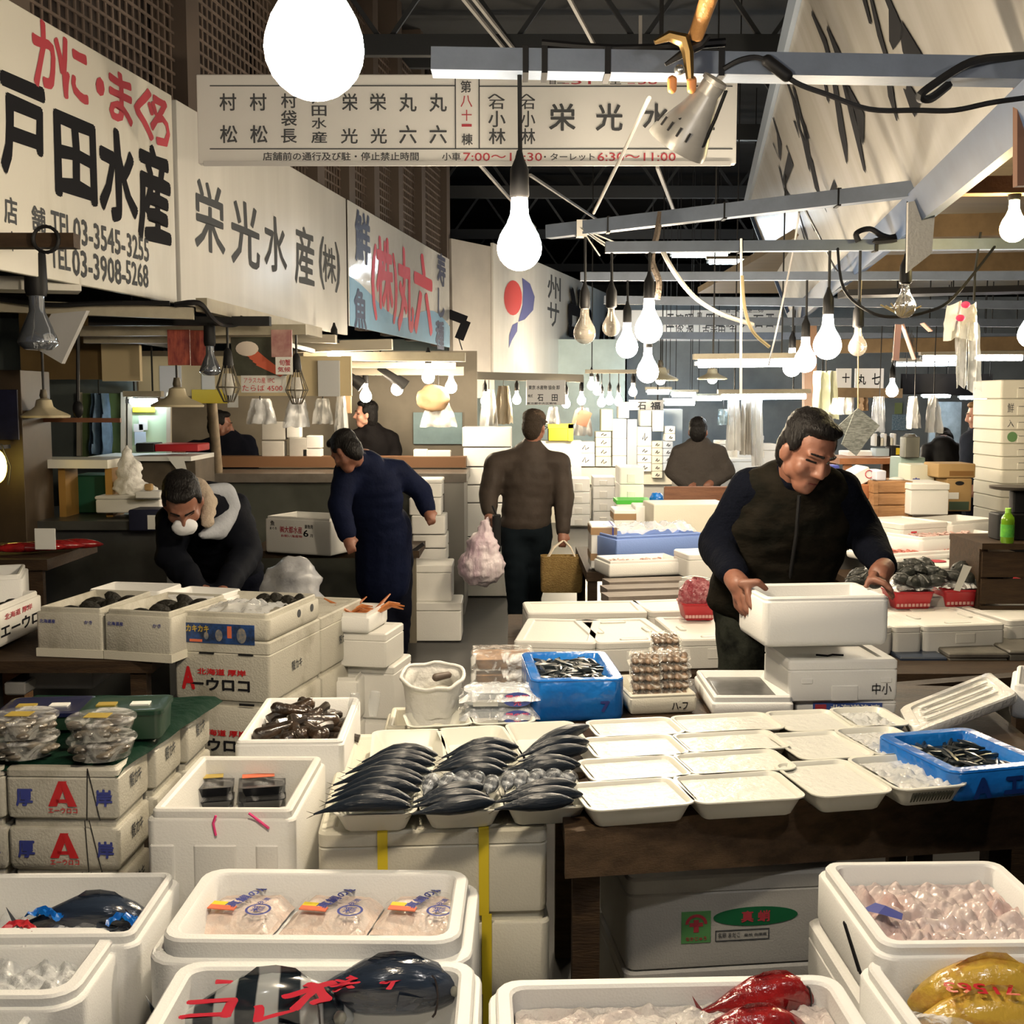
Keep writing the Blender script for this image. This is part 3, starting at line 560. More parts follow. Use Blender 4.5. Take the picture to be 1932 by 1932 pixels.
F4 = fbox((-300, 1888), (146, 1886), .70, .29, .20, 'white box of pale ice at the left edge', m=foamw, r=.06, t=.04, floor=.1)
F5 = fbox((-200, 1893), (92, 1893), .67, .25, .17, 'white box at the bottom left corner, cut by the frame', m=foamw, r=.03, back=True)
F6 = fbox((917, 1842), (1590, 1830), .70, .42, .20, 'white box of ice with a red bagged fish, bottom centre', m=foamw, r=.05, t=.04, back=True, floor=.06)
F7 = fbox((1655, 1790), (2080, 1785), .76, .40, .13, 'white box of pink ice at the right edge', m=foamw, r=.04, t=.035, floor=.03)
F7b = foam_at(F7.location-V((0, 0, .13)), F7.rotation_euler[2], F7['dim'][0]+.02, .42, .13, 'closed white box under the box of pink ice', m=foamw, lid=True)
F8 = fbox((1606, 1800), (2080, 1790), .72, .42, .22, 'white box with a yellow bagged fish, bottom right corner', m=foamw, r=.05, t=.035, back=True, floor=.05)
mb = MB()
for q in (((1584, 1692), (1590, 1755)), ((1586, 1700), (1584, 1745)), ((1588, 1695), (1586, 1760))):
    a, c = [uvp for uvp in q]; p0, p1 = onz(a[0], a[1], .745), onz(c[0], c[1], .70); mb.bar(V((-F7['dim'][0]/2-.001, -.12+.03*len(mb.v)/8*.3, .04)), V((-F7['dim'][0]/2-.001, -.02+.02*len(mb.v)/8*.3, .09)), .003, .006)
mb.build('marker_scrawl', ink, F7, smooth=False)
# three flat packs
packm = mat('roe_pack', (.80, .66, .57), .25, bump=.5, bscale=40, col2=(.66, .40, .30), vscale=9, thr=(.2, .42), coat=.6)
for i, (px, py) in enumerate(((472, 1716), (640, 1718), (803, 1718))):
    c = onz(px, py, .675); o = thing('roe_pack', 'flat pack of pink roe with blue printing, %s of three in the nearest box' % ('left', 'middle', 'right')[i], 'pack', (c.x, c.y, F1.location.z+.168), R(-10), 'printed roe packs')
    def f(u, v): e = min(u, 1-u, v, 1-v); return ((u-.5)*.172, (v-.5)*.235, .004+.024*min(1, e*6)+.003*NZ.noise(V((u*7, v*7, i))))
    MB().grid(f, 22, 26).build('pouch', packm, o)
    mb = MB().text('真鯛の辰子', -.02, .125, -.013, .013, -.041, .03, T=M4.Rotation(R(70), 4, 'Z') @ TOP); mb.text('一夜漬', .0, .05, -.052, -.038, -.041, .015, T=M4.Rotation(R(70), 4, 'Z') @ TOP)
    k = mb.build('lettering', inkb, o, smooth=False); k.location = (-.012, -.045, 0)
    mb = MB().lathe([(.024, .0315), (.026, .0325), (.021, .0325)], 20, cap0=False, cap1=False); mb.text('彩', -.013, .013, -.013, .013, -.033, .02, T=TOP); k = mb.build('round_stamp', inkb, o, smooth=False); k.location = (.045, -.066, .008)
    k = MB().box(-.028, .028, -.018, .0, .031, .033).build('red_stamp', mat('orange_ink', (.72, .17, .08), .5), o, smooth=False); k.location = (-.03, -.06, .008)
    mb = MB().box(-.028, .002, .0, .017, .0305, .0325); k = mb.build('yellow_stamp', yel, o, smooth=False); k.location = (-.03, -.06, .008)
    k = MB().lathe([(.009, .03), (.009, .032)], 10).build('red_dot', MATS['orange_ink'], o); k.location = (-.05, .09, .006)
    film_over(o, -.084, .084, -.115, .115, lambda u, v: .036-.02*(1-min(1, 7*min(u, 1-u, v, 1-v))), film('pack_film', (.9, .9, .9), .10, .1), amp=.004, sc=30, seed=i)
# bagged fish
band = mat('striped_fish', (.55, .56, .55), .2, coat=.5)
nt = band.node_tree; tc = nt.nodes.new('ShaderNodeTexCoord'); wv = nt.nodes.new('ShaderNodeTexWave'); wv.inputs['Scale'].default_value = 4.2; wv.inputs['Distortion'].default_value = 1.2
rp = nt.nodes.new('ShaderNodeValToRGB'); rp.color_ramp.elements[0].position = .42; rp.color_ramp.elements[1].position = .55; rp.color_ramp.elements[0].color = (.015, .022, .03, 1); rp.color_ramp.elements[1].color = (.42, .44, .44, 1)
nt.links.new(tc.outputs['Object'], wv.inputs['Vector']); nt.links.new(wv.outputs['Fac'], rp.inputs[0]); nt.links.new(rp.outputs[0], nt.nodes['Principled BSDF'].inputs['Base Color'])
c = onz(292, 1935, .665); fish_thing('striped_fish', 'large fish with black and white bands bagged in the front left box', c+V((0, .03, -.02)), .33, .14, .10, band, .06, 0, rz=R(6))
c = onz(545, 1905, .66); fish_thing('dark_fish', 'dark fish lying right of the striped fish in the front left box', c+V((0, .02, 0)), .31, .105, .10, fishd, .08, .05, rz=R(4))
fb2 = thing('clear_bag', 'clear plastic bag with red printing over the striped fish', 'bag', F2.location.copy(), F2.rotation_euler[2])
w, d, h = F2['dim']; film_over(fb2, -w*.44, w*.45, -d*.40, d*.33, lambda u, v: .12+.045*sin(pi*u)**.4*sin(pi*min(1, .12+v))**.5, filmc, amp=.028, sc=15)
rb = mat('red_print', (.48, .012, .035), .25)
IB = M4.LocRotScale(fb2.location, fb2.rotation_euler, None).inverted()
for t, px, py, a, sz, hz in (('コ', 395, 1915, .1, .085, .060), ('一', 424, 1864, .1, .03, .014), ('一', 462, 1862, .2, .03, .012), ('オ', 588, 1888, .6, .10, .085), ('ギ', 655, 1868, .5, .06, .05), ('レ', 520, 1922, .2, .07, .05), ('シ', 742, 1862, .6, .05, .04), ('二', 690, 1850, .2, .03, .022)):
    MB().text(t, -sz/2, sz/2, -hz/2, hz/2, -.012, .045, T=M4.Translation(IB @ onz(px, py, .705)) @ M4.Rotation(a, 4, 'Z') @ TOP, jit=.01).build('red_mark', rb, fb2, smooth=False)
c = onz(20, 1762, .66); fish_thing('dark_fish', 'blue black bagged fish in the left box behind the pale ice', c+V((0, .03, .0)), .28, .10, .08, fishd, .06, .0, rz=R(3))
ice(F3, .12, icem, 'chunks of ice around the bagged dark fish at left', .03)
o = thing('clear_bag', 'crumpled clear bag with blue edges over the dark fish at left', 'bag', F3.location.copy(), F3.rotation_euler[2]); w, d, h = F3['dim']
film_over(o, -.02, w*.47, -d*.3, d*.3, lambda u, v: .14+.05*sin(pi*u)*sin(pi*v), filmc, amp=.02, sc=18, seed=3)
for px, py, m_ in ((85, 1722, bluef), (238, 1733, bluef), (40, 1746, redp)):
    q = M4.LocRotScale(o.location, o.rotation_euler, None).inverted() @ onz(px, py, .70); MB().grid(lambda u, v: (q.x+.075*(u-.5), q.y+.03*(v-.5)+.012*sin(u*5), q.z+.014*NZ.noise(V((u*6, v*4, px)))-.02*(u-.5)**2), 12, 6).build('coloured_edge', m_, o)
ice(F4, .158, icem, 'pale ice filling the box at the left edge', .02)
ice(F6, .162, mat('rosy_ice', (.80, .76, .72), .16, trans=.2, bump=.7, bscale=45, col2=(.72, .58, .53), vscale=3, thr=(.3, .5)), 'crushed ice around the red fish', .016, n=60)
redf = mat('red_fish_skin', (.42, .02, .02), .2, col2=(.12, .008, .01), vscale=12, coat=.7, bump=.3, bscale=50)
c = onz(1325, 1922, .66); fish_thing('red_fish', 'red fish wrapped in clear film on the ice, bottom centre', c+V((0, .02, .0)), .235, .08, .07, redf, .06, .0, rz=R(14))
c = onz(1290, 1950, .66); fish_thing('red_fish', 'second red fish in front of the wrapped one on the ice', c+V((0, .0, -.01)), .22, .08, .07, redf, .04, 0, rz=R(8))
o = thing('clear_bag', 'clear film wrapped over the red fish', 'bag', F6.location.copy(), F6.rotation_euler[2]); w, d, h = F6['dim']
film_over(o, w*.1, w*.46, -d*.2, d*.34, lambda u, v: .145+.035*sin(pi*u)*sin(pi*v), filmc, amp=.015, sc=20, seed=6)
ice(F7, .092, icep, 'pink melting ice chunks at the right edge', .024, n=72, sc=24)
o = thing('wrapper', 'small torn blue wrapper lying on the pink ice', 'wrapper', onz(1660, 1730, .735)); MB().add([(-.03, .02, .005), (.0, .03, .015), (.012, .006, .02), (.04, -.012, .012), (.03, -.035, .01), (-.01, -.02, .016)], [(0, 2, 1), (0, 5, 2), (2, 5, 4), (2, 4, 3)]).build('scrap', inkb, o, smooth=False)
yf = mat('yellow_fish', (.62, .40, .06), .22, col2=(.28, .05, .03), vscale=11, coat=.6, bump=.3, bscale=40, thr=(.35, .55))
c = onz(2080, 1905, .67); fish_thing('yellow_fish', 'yellow and red fish, upper of two in the bottom right box', c, .33, .12, .09, yf, .08, 0, rz=R(176))
c = onz(2085, 1945, .65); fish_thing('yellow_fish', 'yellow and red fish, lower of two in the bottom right box', c, .33, .11, .09, yf, .05, 0, rz=R(180))
ice(F8, .10, icem, 'ice around the yellow fish in the bottom right box', .02)
o = thing('clear_bag', 'clear bag with upside down red numbers over the yellow fish', 'bag', F8.location.copy(), F8.rotation_euler[2]); w, d, h = F8['dim']
film_over(o, -w*.46, w*.2, -d*.35, d*.33, lambda u, v: .15+.04*sin(pi*min(1, u+.15))*sin(pi*v), filmc, amp=.016, sc=18, seed=9)
q = M4.LocRotScale(o.location, o.rotation_euler, None).inverted() @ onz(1850, 1878, .715)
MB().text('71563', -.06, .06, -.018, .018, -.012, .02, T=M4.Translation(q) @ M4.Rotation(R(172), 4, 'Z') @ TOP).build('lettering', rb, o, smooth=False)
# ================================================================ fish stack, fish trays
for i in range(4):
    z = .78-.195*i; w_, a, loc = place((596, 1572), (1036, 1562), .78, .76, .195); loc.z = z-.195
    k = foam_at(loc+V((.006*(i % 2), 0, 0)), a, w_, .76, .195, 'long white foam box bound with yellow tape, %s of the stack under the fish trays' % ('topmost', 'second', 'third', 'lowest')[i], 'taped boxes under the fish trays', foamc, lid=(i == 0))
    for px in (.28, .72):
        tm = MB().box(-w_/2+w_*px-.011, -w_/2+w_*px+.011, -.384, -.3795, 0, .197); tm.box(-w_/2+w_*px-.011, -w_/2+w_*px+.011, -.384, .30, .194, .198) if i == 0 else None
        tm.build('yellow_tape', yel, k, smooth=False)
def quad_at(q, z):
    P = [onz(*p, z) for p in q]; c = (P[0]+P[1]+P[2]+P[3])/4; e = (P[1]-P[0]+P[2]-P[3]); a = atan2(e.y, e.x); n = V((-sin(a), cos(a), 0)); u = V((cos(a), sin(a), 0))
    return c, a, ((P[1]-P[0]).dot(u)+(P[2]-P[3]).dot(u))/2, ((P[3]-P[0]).dot(n)+(P[2]-P[1]).dot(n))/2
def tray(q, z, h, label, group, m=plas, name='tray', grow=1.0, basket=False):
    c, a, w, d = quad_at(q, z); w *= grow; d *= grow; o = thing(name, label, 'basket' if basket else 'tray', (c.x, c.y, z-h), a, group)
    MB().prof(w, d, [(.028, 0), (.022, .004), (.004, h-.006), (-.004, h-.003), (-.004, h), (.004, h), (.007, h-.004), (.026, .008)], .03, 5).build('body', m, o)
    if basket:
        mb = MB()
        for s in (-1, 1):
            for k in range(14): x = -w/2+.04+(w-.08)*k/13; mb.bar((x, s*(d/2-.020), .012), (x, s*(d/2-.004), h-.014), .004, .004)
        for k in range(14): y = -d/2+.04+(d-.08)*k/13; mb.bar((w/2-.020, y, .012), (w/2-.004, y, h-.014), .004, .004)
        mb.build('slot', mat('slot_shadow', (.12, .12, .09), .7), o, smooth=False)
    o['dim'] = (w, d, h); return o
def lerp2(a, b, t): return (a[0]+(b[0]-a[0])*t, a[1]+(b[1]-a[1])*t)
FT = [((606, 1538), (758, 1535), (862, 1374), (731, 1378)), ((763, 1535), (919, 1529), (986, 1365), (866, 1373)), ((924, 1528), (1082, 1521), (1112, 1358), (989, 1364))]
for i, q in enumerate(FT):
    for k in range(2):
        a, b = (0, .495) if k == 0 else (.505, 1); qq = (lerp2(q[0], q[3], a*1.0), lerp2(q[1], q[2], a), lerp2(q[1], q[2], b), lerp2(q[0], q[3], b))
        tray(qq, .83, .048, 'white plastic tray of dark fish, %s row, %s column of three' % (('front', 'rear')[k], ('left', 'middle', 'right')[i]), 'white trays under the fish')
sauries = [  # tail, head, arch, head lift (sighted positions in the picture of the trays)
  [(360, 310, 865, 262, .13, 0), (300, 358, 850, 295, .12, 0), (252, 388, 845, 325, .12, 0), (238, 430, 825, 378, .13, 0), (170, 462, 780, 418, .12, 0), (178, 500, 775, 446, .12, 0), (160, 535, 750, 496, .12, 0), (118, 582, 690, 556, .13, 0), (40, 655, 692, 600, .10, 0)],
  [(890, 282, 1400, 218, .12, .02), (870, 325, 1395, 262, .12, 0), (860, 345, 1390, 292, .09, 0), (830, 372, 1330, 335, .08, 0), (900, 392, 1310, 378, .06, 0), (700, 575, 1180, 482, .05, .03), (690, 610, 1205, 540, .07, 0), (690, 655, 1245, 578, .03, .02)],
  [(1390, 282, 1865, 112, .06, .07), (1400, 276, 1865, 182, .08, .02), (1400, 305, 1860, 235, .05, .03), (1330, 362, 1812, 325, .09, 0), (1345, 378, 1780, 348, .05, .02), (1290, 538, 1782, 468, .05, .03), (1240, 575, 1826, 526, .05, .01), (1240, 622, 1765, 572, .04, .02)]]
sf = [mat('saury_skin', (.006, .009, .014), 0.36, coat=0, col2=(.012, .020, .034), vscale=9, stretch=(.3, 2, 2), spec=.22, bump=.25, bscale=50)]
for i, L in enumerate(sauries):
    first = None
    for x0, y0, x1, y1, ar, hd in L:
        zt = .852; p, q = onz(580+x0/3.513, 1350+y0/3.513, zt), onz(580+x1/3.513, 1350+y1/3.513, zt); d = q-p
        lab = 'slender dark fish lying tail to the left in the %s column of fish trays' % ('left', 'middle', 'right')[i]
        o = fish_thing('saury', lab, p, d.length, .037, .050, sf[0], ar*.8, hd*.9, 'dark fish in the %s trays' % ('left', 'middle', 'right')[i], rz=atan2(d.y, d.x), eye=False, fin=mat('tail_fin', (.09, .08, .05), .4))
bagged = [[(770, 530, 850, 400), (880, 505, 958, 396), (985, 478, 1055, 385), (1090, 485, 1138, 385), (1190, 525, 1238, 412)], [(1310, 505, 1350, 385), (1390, 492, 1438, 378), (1462, 485, 1555, 372), (1562, 475, 1665, 372), (1700, 465, 1752, 385)]]
for i, L in enumerate(bagged):
    for x0, y0, x1, y1 in L:
        p, q = onz(580+x0/3.513, 1350+y0/3.513, .855), onz(580+x1/3.513, 1350+y1/3.513, .862); d = q-p
        o = fish_thing('saury', 'short dark fish in a clear sleeve set crosswise in the %s column of fish trays' % ('middle', 'right')[i], p, d.length, .030, .034, sf[0], .04, 0, 'sleeved fish in the %s trays' % ('middle', 'right')[i], rz=atan2(d.y, d.x), eye=False)
        fish_mb(d.length*1.04, .040, .044, .05).build('clear_sleeve', film('sleeve_film', (.85, .9, .95), .25, .08), o)
# ================================================================ wooden counter with the empty white trays
A, B_ = onz(1065, 1563, .80), onz(1990, 1432, .80)
wc = thing('wooden_counter', 'dark wet wooden counter under the empty white trays', 'counter', (A.x, A.y, 0)); bx, by = B_.x-A.x, B_.y-A.y
MB().add([(0, 0, .76), (bx, by, .76), (bx+.06, 1.25, .76), (-.02, 1.42, .76), (0, 0, .80), (bx, by, .80), (bx+.06, 1.25, .80), (-.02, 1.42, .80)], [(3, 2, 1, 0), (4, 5, 6, 7), (0, 1, 5, 4), (1, 2, 6, 5), (2, 3, 7, 6), (3, 0, 4, 7)]).build('top', wood, wc, smooth=False)
MB().add([(0, -.03, .70), (bx, by-.03, .58), (bx, by, .58), (0, 0, .70), (0, -.03, .80), (bx, by-.03, .80), (bx, by, .80), (0, 0, .80)], [(3, 2, 1, 0), (4, 5, 6, 7), (0, 1, 5, 4), (1, 2, 6, 5), (2, 3, 7, 6), (3, 0, 4, 7)]).build('front_plank', mat('plank_brown', (.12, .077, .045), .6, spec=.2, bump=.2, col2=(.065, .042, .025), vscale=7, stretch=(1, 5, 5)), wc, smooth=False)
for x, y in ((.05, .06), (bx-.1, by+.1), (.05, 1.05), (bx-.1, 1.15)): MB().box(x-.03, x+.03, y-.03, y+.03, 0, .76).build('leg', wood, wc, smooth=False)
rows = [[(1085, 1533), (1098, 1475), (1106, 1433), (1115, 1390), (1117, 1360)], [(1289, 1515), (1287, 1464), (1285, 1421), (1280, 1384), (1276, 1350)]]
rows2 = [[(1291, 1515), (1289, 1464), (1287, 1421), (1282, 1384), (1278, 1350)], [(1499, 1507), (1486, 1450), (1474, 1410), (1466, 1374), (1458, 1342)]]
rowsC = [[(1501, 1507), (1487, 1437), (1468, 1382), (1459, 1341)], [(1656, 1497), (1628, 1427), (1605, 1375), (1584, 1336)]]
rowsD = [[(1662, 1494), (1626, 1427), (1598, 1373), (1577, 1334)], [(1801, 1482), (1746, 1418), (1703, 1366), (1676, 1333)]]
cn = ('left', 'second', 'third', 'right')
for ci, rw in enumerate((rows, rows2, rowsC, rowsD)):
    n = len(rw[0])-1
    for k in range(n):
        rn = ('front', 'second', 'third', 'rear')[k] if n == 4 else ('front', 'middle', 'rear')[k]
        t = tray((rw[0][k], rw[1][k], rw[1][k+1], rw[0][k+1]), .85-.0015*(ci == 2), .049, 'white %s of ice, %s column, %s row on the wooden counter' % ('slotted basket' if ci == 3 else 'plastic tray', cn[ci], rn), 'empty white trays on the counter', name='basket' if ci == 3 else 'tray', basket=ci == 3, grow=.955 if ci == 2 else .99)
        if ci == 3: ice(t, .040, icem, 'crushed ice in the %s white slotted basket' % rn, .016, .025, 24)
        else: ice(t, .0415, mat('fine_ice', (.80, .80, .74), .35, bump=.3, bscale=60), 'thin sheet of fine ice in the %s tray of the %s column' % (rn, cn[ci]), .0035, .014, 16)
# boxes under the counter
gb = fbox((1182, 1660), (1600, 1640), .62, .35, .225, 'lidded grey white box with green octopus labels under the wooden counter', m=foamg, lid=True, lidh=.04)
w, d, h = gb['dim']; g1 = mat('label_green', (.10, .30, .10), .5); g2 = mat('oval_green', (.01, .13, .05), .5)
def fpx(o, x, y): return uv(o, x, y, -o['dim'][1]/2)
p, q = fpx(gb, 1285, 1780), fpx(gb, 1341, 1718); yy = -d/2-.002
lb = MB().box(p[0], q[0], yy, yy+.003, p[1], q[1]).build('green_label', g1, gb, smooth=False)
mb = MB(); cx, cz = (p[0]+q[0])/2, (p[1]+q[1])/2
mb.box(cx-.006, cx+.006, yy-.001, yy, cz-.012, cz+.018); mb.box(cx-.016, cx+.016, yy-.001, yy, cz+.002, cz+.011)
for k in range(10): t0, t1 = pi*k/10, pi*(k+1)/10; mb.add([(cx+r*cos(t)*1.1, yy-.0012, cz+.008+r*sin(t)) for t in (t0, t1) for r in (.017, .024)], [(0, 1, 3, 2)])
mb.text('なかじゅう', p[0]+.01, q[0]-.01, p[1]+.006, p[1]+.016, yy-.0012, .02); mb.build('emblem', inkr, lb, smooth=False)
p, q = fpx(gb, 1345, 1745), fpx(gb, 1505, 1710); cx, cz, ra, rb_ = (p[0]+q[0])/2, (p[1]+q[1])/2, (q[0]-p[0])/2, .023
ov = MB().poly([(cx+ra*cos(2*pi*k/32), yy, cz+rb_*sin(2*pi*k/32)) for k in range(32)]).build('green_oval', g2, gb, smooth=False)
MB().text('真 蛸', cx-.035, cx+.035, cz-.014, cz+.014, yy-.001, .03).build('lettering', inkr, ov, smooth=False)
p, q = fpx(gb, 1349, 1776), fpx(gb, 1451, 1750); mb = MB()
for z0, z1 in ((p[1], p[1]+.002), (q[1]-.002, q[1])): mb.box(p[0], q[0], yy, yy+.001, z0, z1)
for x0 in (p[0], q[0]-.002): mb.box(x0, x0+.002, yy, yy+.001, p[1], q[1])
mb.text('名称 まだこ', p[0]+.006, (p[0]+q[0])/2-.006, p[1]+.008, q[1]-.006, yy, .01); mb.text('産地 兵庫県', (p[0]+q[0])/2+.004, q[0]-.006, p[1]+.01, q[1]-.01, yy, .01); mb.build('printed_table', inkg, gb, smooth=False)
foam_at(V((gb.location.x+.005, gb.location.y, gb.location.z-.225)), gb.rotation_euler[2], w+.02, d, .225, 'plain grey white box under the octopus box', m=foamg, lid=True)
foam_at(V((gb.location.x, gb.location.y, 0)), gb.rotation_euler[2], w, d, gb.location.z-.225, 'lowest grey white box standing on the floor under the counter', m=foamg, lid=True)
# ================================================================ tall white boxes left of the fish trays
def side_text(o, t, y0, y1, z0, z1, m, bold=.015, parent=None, name='lettering'):
    w = o['dim'][0]; return MB().text(t, y0, y1, z0, z1, -.002, bold, T=M4.Translation((w/2, 0, 0)) @ M4.Rotation(pi/2, 4, 'Z')).build(name, m, parent or o, smooth=False)
L1 = fbox((272, 1530), (558, 1531), .835, .405, .42, 'deep white box of black clear-lidded packs, left of the fish trays', m=foam, r=.02, t=.03, floor=.31, led=.01)
w, d, h = L1['dim']
for x0, x1 in ((-.155, -.10), (-.06, .035), (.075, .125)): MB().rbox(x0, x1, -d/2-.004, -d/2+.01, .0, .345, .01, .003).build('rib', foam, L1)
mb = MB()
for q in ([(408, 1538), (403, 1552), (408, 1575)], [(470, 1533), (490, 1548), (508, 1562)]):
    P = [V((*fpx(L1, x, y), 0)) for x, y in q]; mb.tube([(p.x, -d/2-.003, p.y) for p in P], .003, 5)
mb.build('pink_marker', inkp, L1)
foam_at(V((L1.location.x, L1.location.y, 0)), L1.rotation_euler[2], w, d, L1.location.z, 'lidded white box on the floor under the box of black packs', m=foam, lid=True)
L2 = fbox((440, 1399), (650, 1397), .862, .44, .42, 'deep white box heaped with brown shellfish, behind the black packs', m=foamw, r=.015, t=.022, floor=.33, led=.004, lip=.01)
foam_at(V((L2.location.x, L2.location.y, 0)), L2.rotation_euler[2], L2['dim'][0], .44, L2.location.z, 'white box on the floor under the brown shellfish box', m=foamw)
blackp = mat('black_tray', (.008, .009, .012), .2, coat=.5); goldl = mat('gold_label', (.58, .42, .08), .3, metal=.3)
for i, (px, py, z, kind) in enumerate(((398, 1492, .775, 'front left'), (495, 1490, .775, 'front right'), (415, 1468, .775, 'rear left'), (520, 1466, .775, 'rear right'))):
    c = onz(px, py, .765); o = thing('food_pack', 'black food tray with a clear lid, %s in the deep white box' % kind, 'pack', (c.x, c.y, L1.location.z+.311), R(12), 'black packs in the deep box')
    for k in range(2):
        MB().prof(.105, .085, [(.012, .034*k), (.0, .034*k+.024), (-.004, .034*k+.026), (.002, .034*k+.026)], .012).build('tray', blackp, o)
        MB().prof(.107, .087, [(0, .034*k+.027), (.006, .034*k+.034), (.02, .034*k+.036)], .012, cap0=False).build('clear_lid', film('lid_film', (.9, .9, .9), .12, .05), o)
    MB().box(-.048, .03, .0, .03, .0705, .0715).build('label', goldl if i % 2 == 0 else MATS['orange_ink'], o)
# heaped brown siphon clams
clam = mat('brown_shell', (.10, .058, .032), .28, bump=.5, bscale=30, col2=(.012, .010, .009), vscale=16, coat=.5)
protos = []
for v in range(3):
    o = thing('shellfish', 'long brown wet shellfish heaped in the deep white box', 'shellfish', (0, 0, 0), group='brown shellfish in the white box')
    mb = MB(); capsule(mb, (-.045, 0, 0), (.03, .006*v, .002), .017, .013, 10); mb.build('shell', clam, o)
    MB().tube([(.03, .006*v, .002), (.05, .008*v, .004), (.066, .01*v+.004, .0)], [.011, .010, .012], 8).build('siphon', mat('siphon', (.035, .026, .02), .35, coat=.4), o); protos.append(o)
rnd = random.Random(3); P0 = matrix(L2)
for k in range(46):
    lay = 0 if k < 16 else 1 if k < 32 else 2
    u, v = rnd.uniform(-.085, .085)*(1-.2*lay), rnd.uniform(-.165, .17)*(1-.12*lay); pt = P0 @ V((u, v, .355+.028*lay+rnd.uniform(0, .008)))
    e = Euler((rnd.uniform(-.4, .4), rnd.uniform(-.25, .25), rnd.uniform(0, 6.3)))
    if k < 3: protos[k].location = pt; protos[k].rotation_euler = e
    else: dup(protos[k % 3], pt, rot=e, scale=rnd.uniform(.85, 1.15))
for x, y in ((665, 1322), (703, 1318)):
    c = onz(x, y, .87); o = thing('clear_sleeve', 'clear plastic sleeve poking out of the brown shellfish, %s of two' % ('left' if x < 680 else 'right'), 'sleeve', c-V((0, 0, .05))); MB().tube([(0, 0, 0), (.003, 0, .035), (.008, .004, .07)], [.012, .016, .014], 8).build('film', plasc, o)
# ================================================================ boxes with the red A mark, green cloth and oyster packs
st = thing('wooden_stand', 'dark low stand under the boxes with the red A mark', 'stand', (-1.15, 2.95, 0))
MB().box(-.42, .36, -.36, .36, .46, .54).build('top', wood, st)
for x in (-.36, .28):
    for y in (-.3, .3): MB().box(x-.03, x+.03, y-.03, y+.03, 0, .46).build('leg', wood, st)
wA, aA, lA = place((8, 1448), (223, 1450), .90, .2, .12)
ux = V((cos(aA), sin(aA), 0)); uy = V((cos(R(84)), sin(R(84)), 0))
def a_mark(o, mats_=None):
    w, d, h = o['dim']; y = -d/2-.002; mb = MB()
    s = .001
    mb.add([(-.005-.002, y, .09), (.012, y, .09), (-.012, y, .032), (-.032, y, .032)], [(0, 1, 2, 3)]); mb.add([(-.004, y-s, .09), (.010, y-s, .09), (.034, y-s, .032), (.014, y-s, .032)], [(0, 1, 2, 3)]); mb.box(-.015, .016, y, y+s, .040, .048)
    mb.text('エーウロコ', -.032, .034, .016, .029, y, .02); mb.build('emblem', inkred, o, smooth=False)
    MB().text('厚', -.105, -.066, .032, .072, y, .035).text('岸', .075, .114, .032, .072, y, .035).build('lettering', inkb, o, smooth=False)
for c in range(2):
    for r in range(3):
        for l in range(3):
            if r and l == 2: continue
            p = lA-ux*(c*(wA+.004))+uy*(r*.205); p.z = .90-.12*(l+1)+.0
            row = ('front', 'middle', 'rear')[r]; lev = ('top', 'second', 'third')[l]; colm = ('right', 'left')[c]
            o = foam_at(p, aA, wA, .2, .12, 'grimy oyster box, %s layer, %s row, %s column of the boxes with red A marks' % (lev, row, colm), 'oyster boxes with the red A mark', foamd, lid=(l == 0), lidh=.022, r=.01)
            if r == 0: a_mark(o)
            if c == 0: side_text(o, '殻カキ', -.03, .045, .05, .085, inkg)
            if r == 0 and c == 0: MB().tube([(.055, -.102, 0), (.06-.01*l, -.102, .12)], .0012, 4).tube([(.085, -.102, 0), (.06, -.102, .12)], .0012, 4).build('string', dark, o)
gc = mat('green_cloth', (.003, .022, .012), .7, spec=.1, bump=.4, bscale=20)
o = thing('green_cloth', 'dark green sheet laid over the oyster boxes with red A marks', 'cloth', lA+V((0, 0, .12)), aA)
def gf(u, v): p = V((-wA*1.5-.01+(wA*2+.01)*u, -.10+.62*v, 0)); return (p.x+.065*v, p.y, .004+.006*NZ.noise(p*9)-.012*(u > .97)-.012*(v < .03))
MB().grid(gf, 24, 20).build('sheet', gc, o)
tz = .915
def pbox(px, py, w, d, h, lidm, lab, rz=R(6)):
    c = onz(px, py, tz+h); o = thing('lidded_tub', lab, 'tub', (c.x, c.y, tz-.005), rz)
    MB().prof(w, d, [(.01, 0), (.004, .004), (0, h-.012)], .02).build('tub', mat('tub_dark', (.02, .05, .03), .3), o); MB().prof(w, d, [(-.004, h-.012), (-.004, h-.002), (.006, h), (.02, h-.003)], .02).build('lid', lidm, o)
    for x in (-.05, .03): MB().box(x-.02, x+.025, -.02, .012, h-.003, h+.0005).build('label', goldl if x < 0 else paper, o)
    return o
pbox(88, 1325, .20, .16, .05, mat('navy_lid', (.006, .009, .05), .3, coat=.2), 'navy lidded tub with two labels on the green sheet')
pbox(240, 1322, .19, .15, .075, mat('green_lid', (.004, .032, .017), .3, coat=.2), 'green lidded tub with two labels on the green sheet')
oy = mat('oyster_flesh', (.20, .165, .12), .35, col2=(.03, .028, .025), vscale=22, coat=.4)
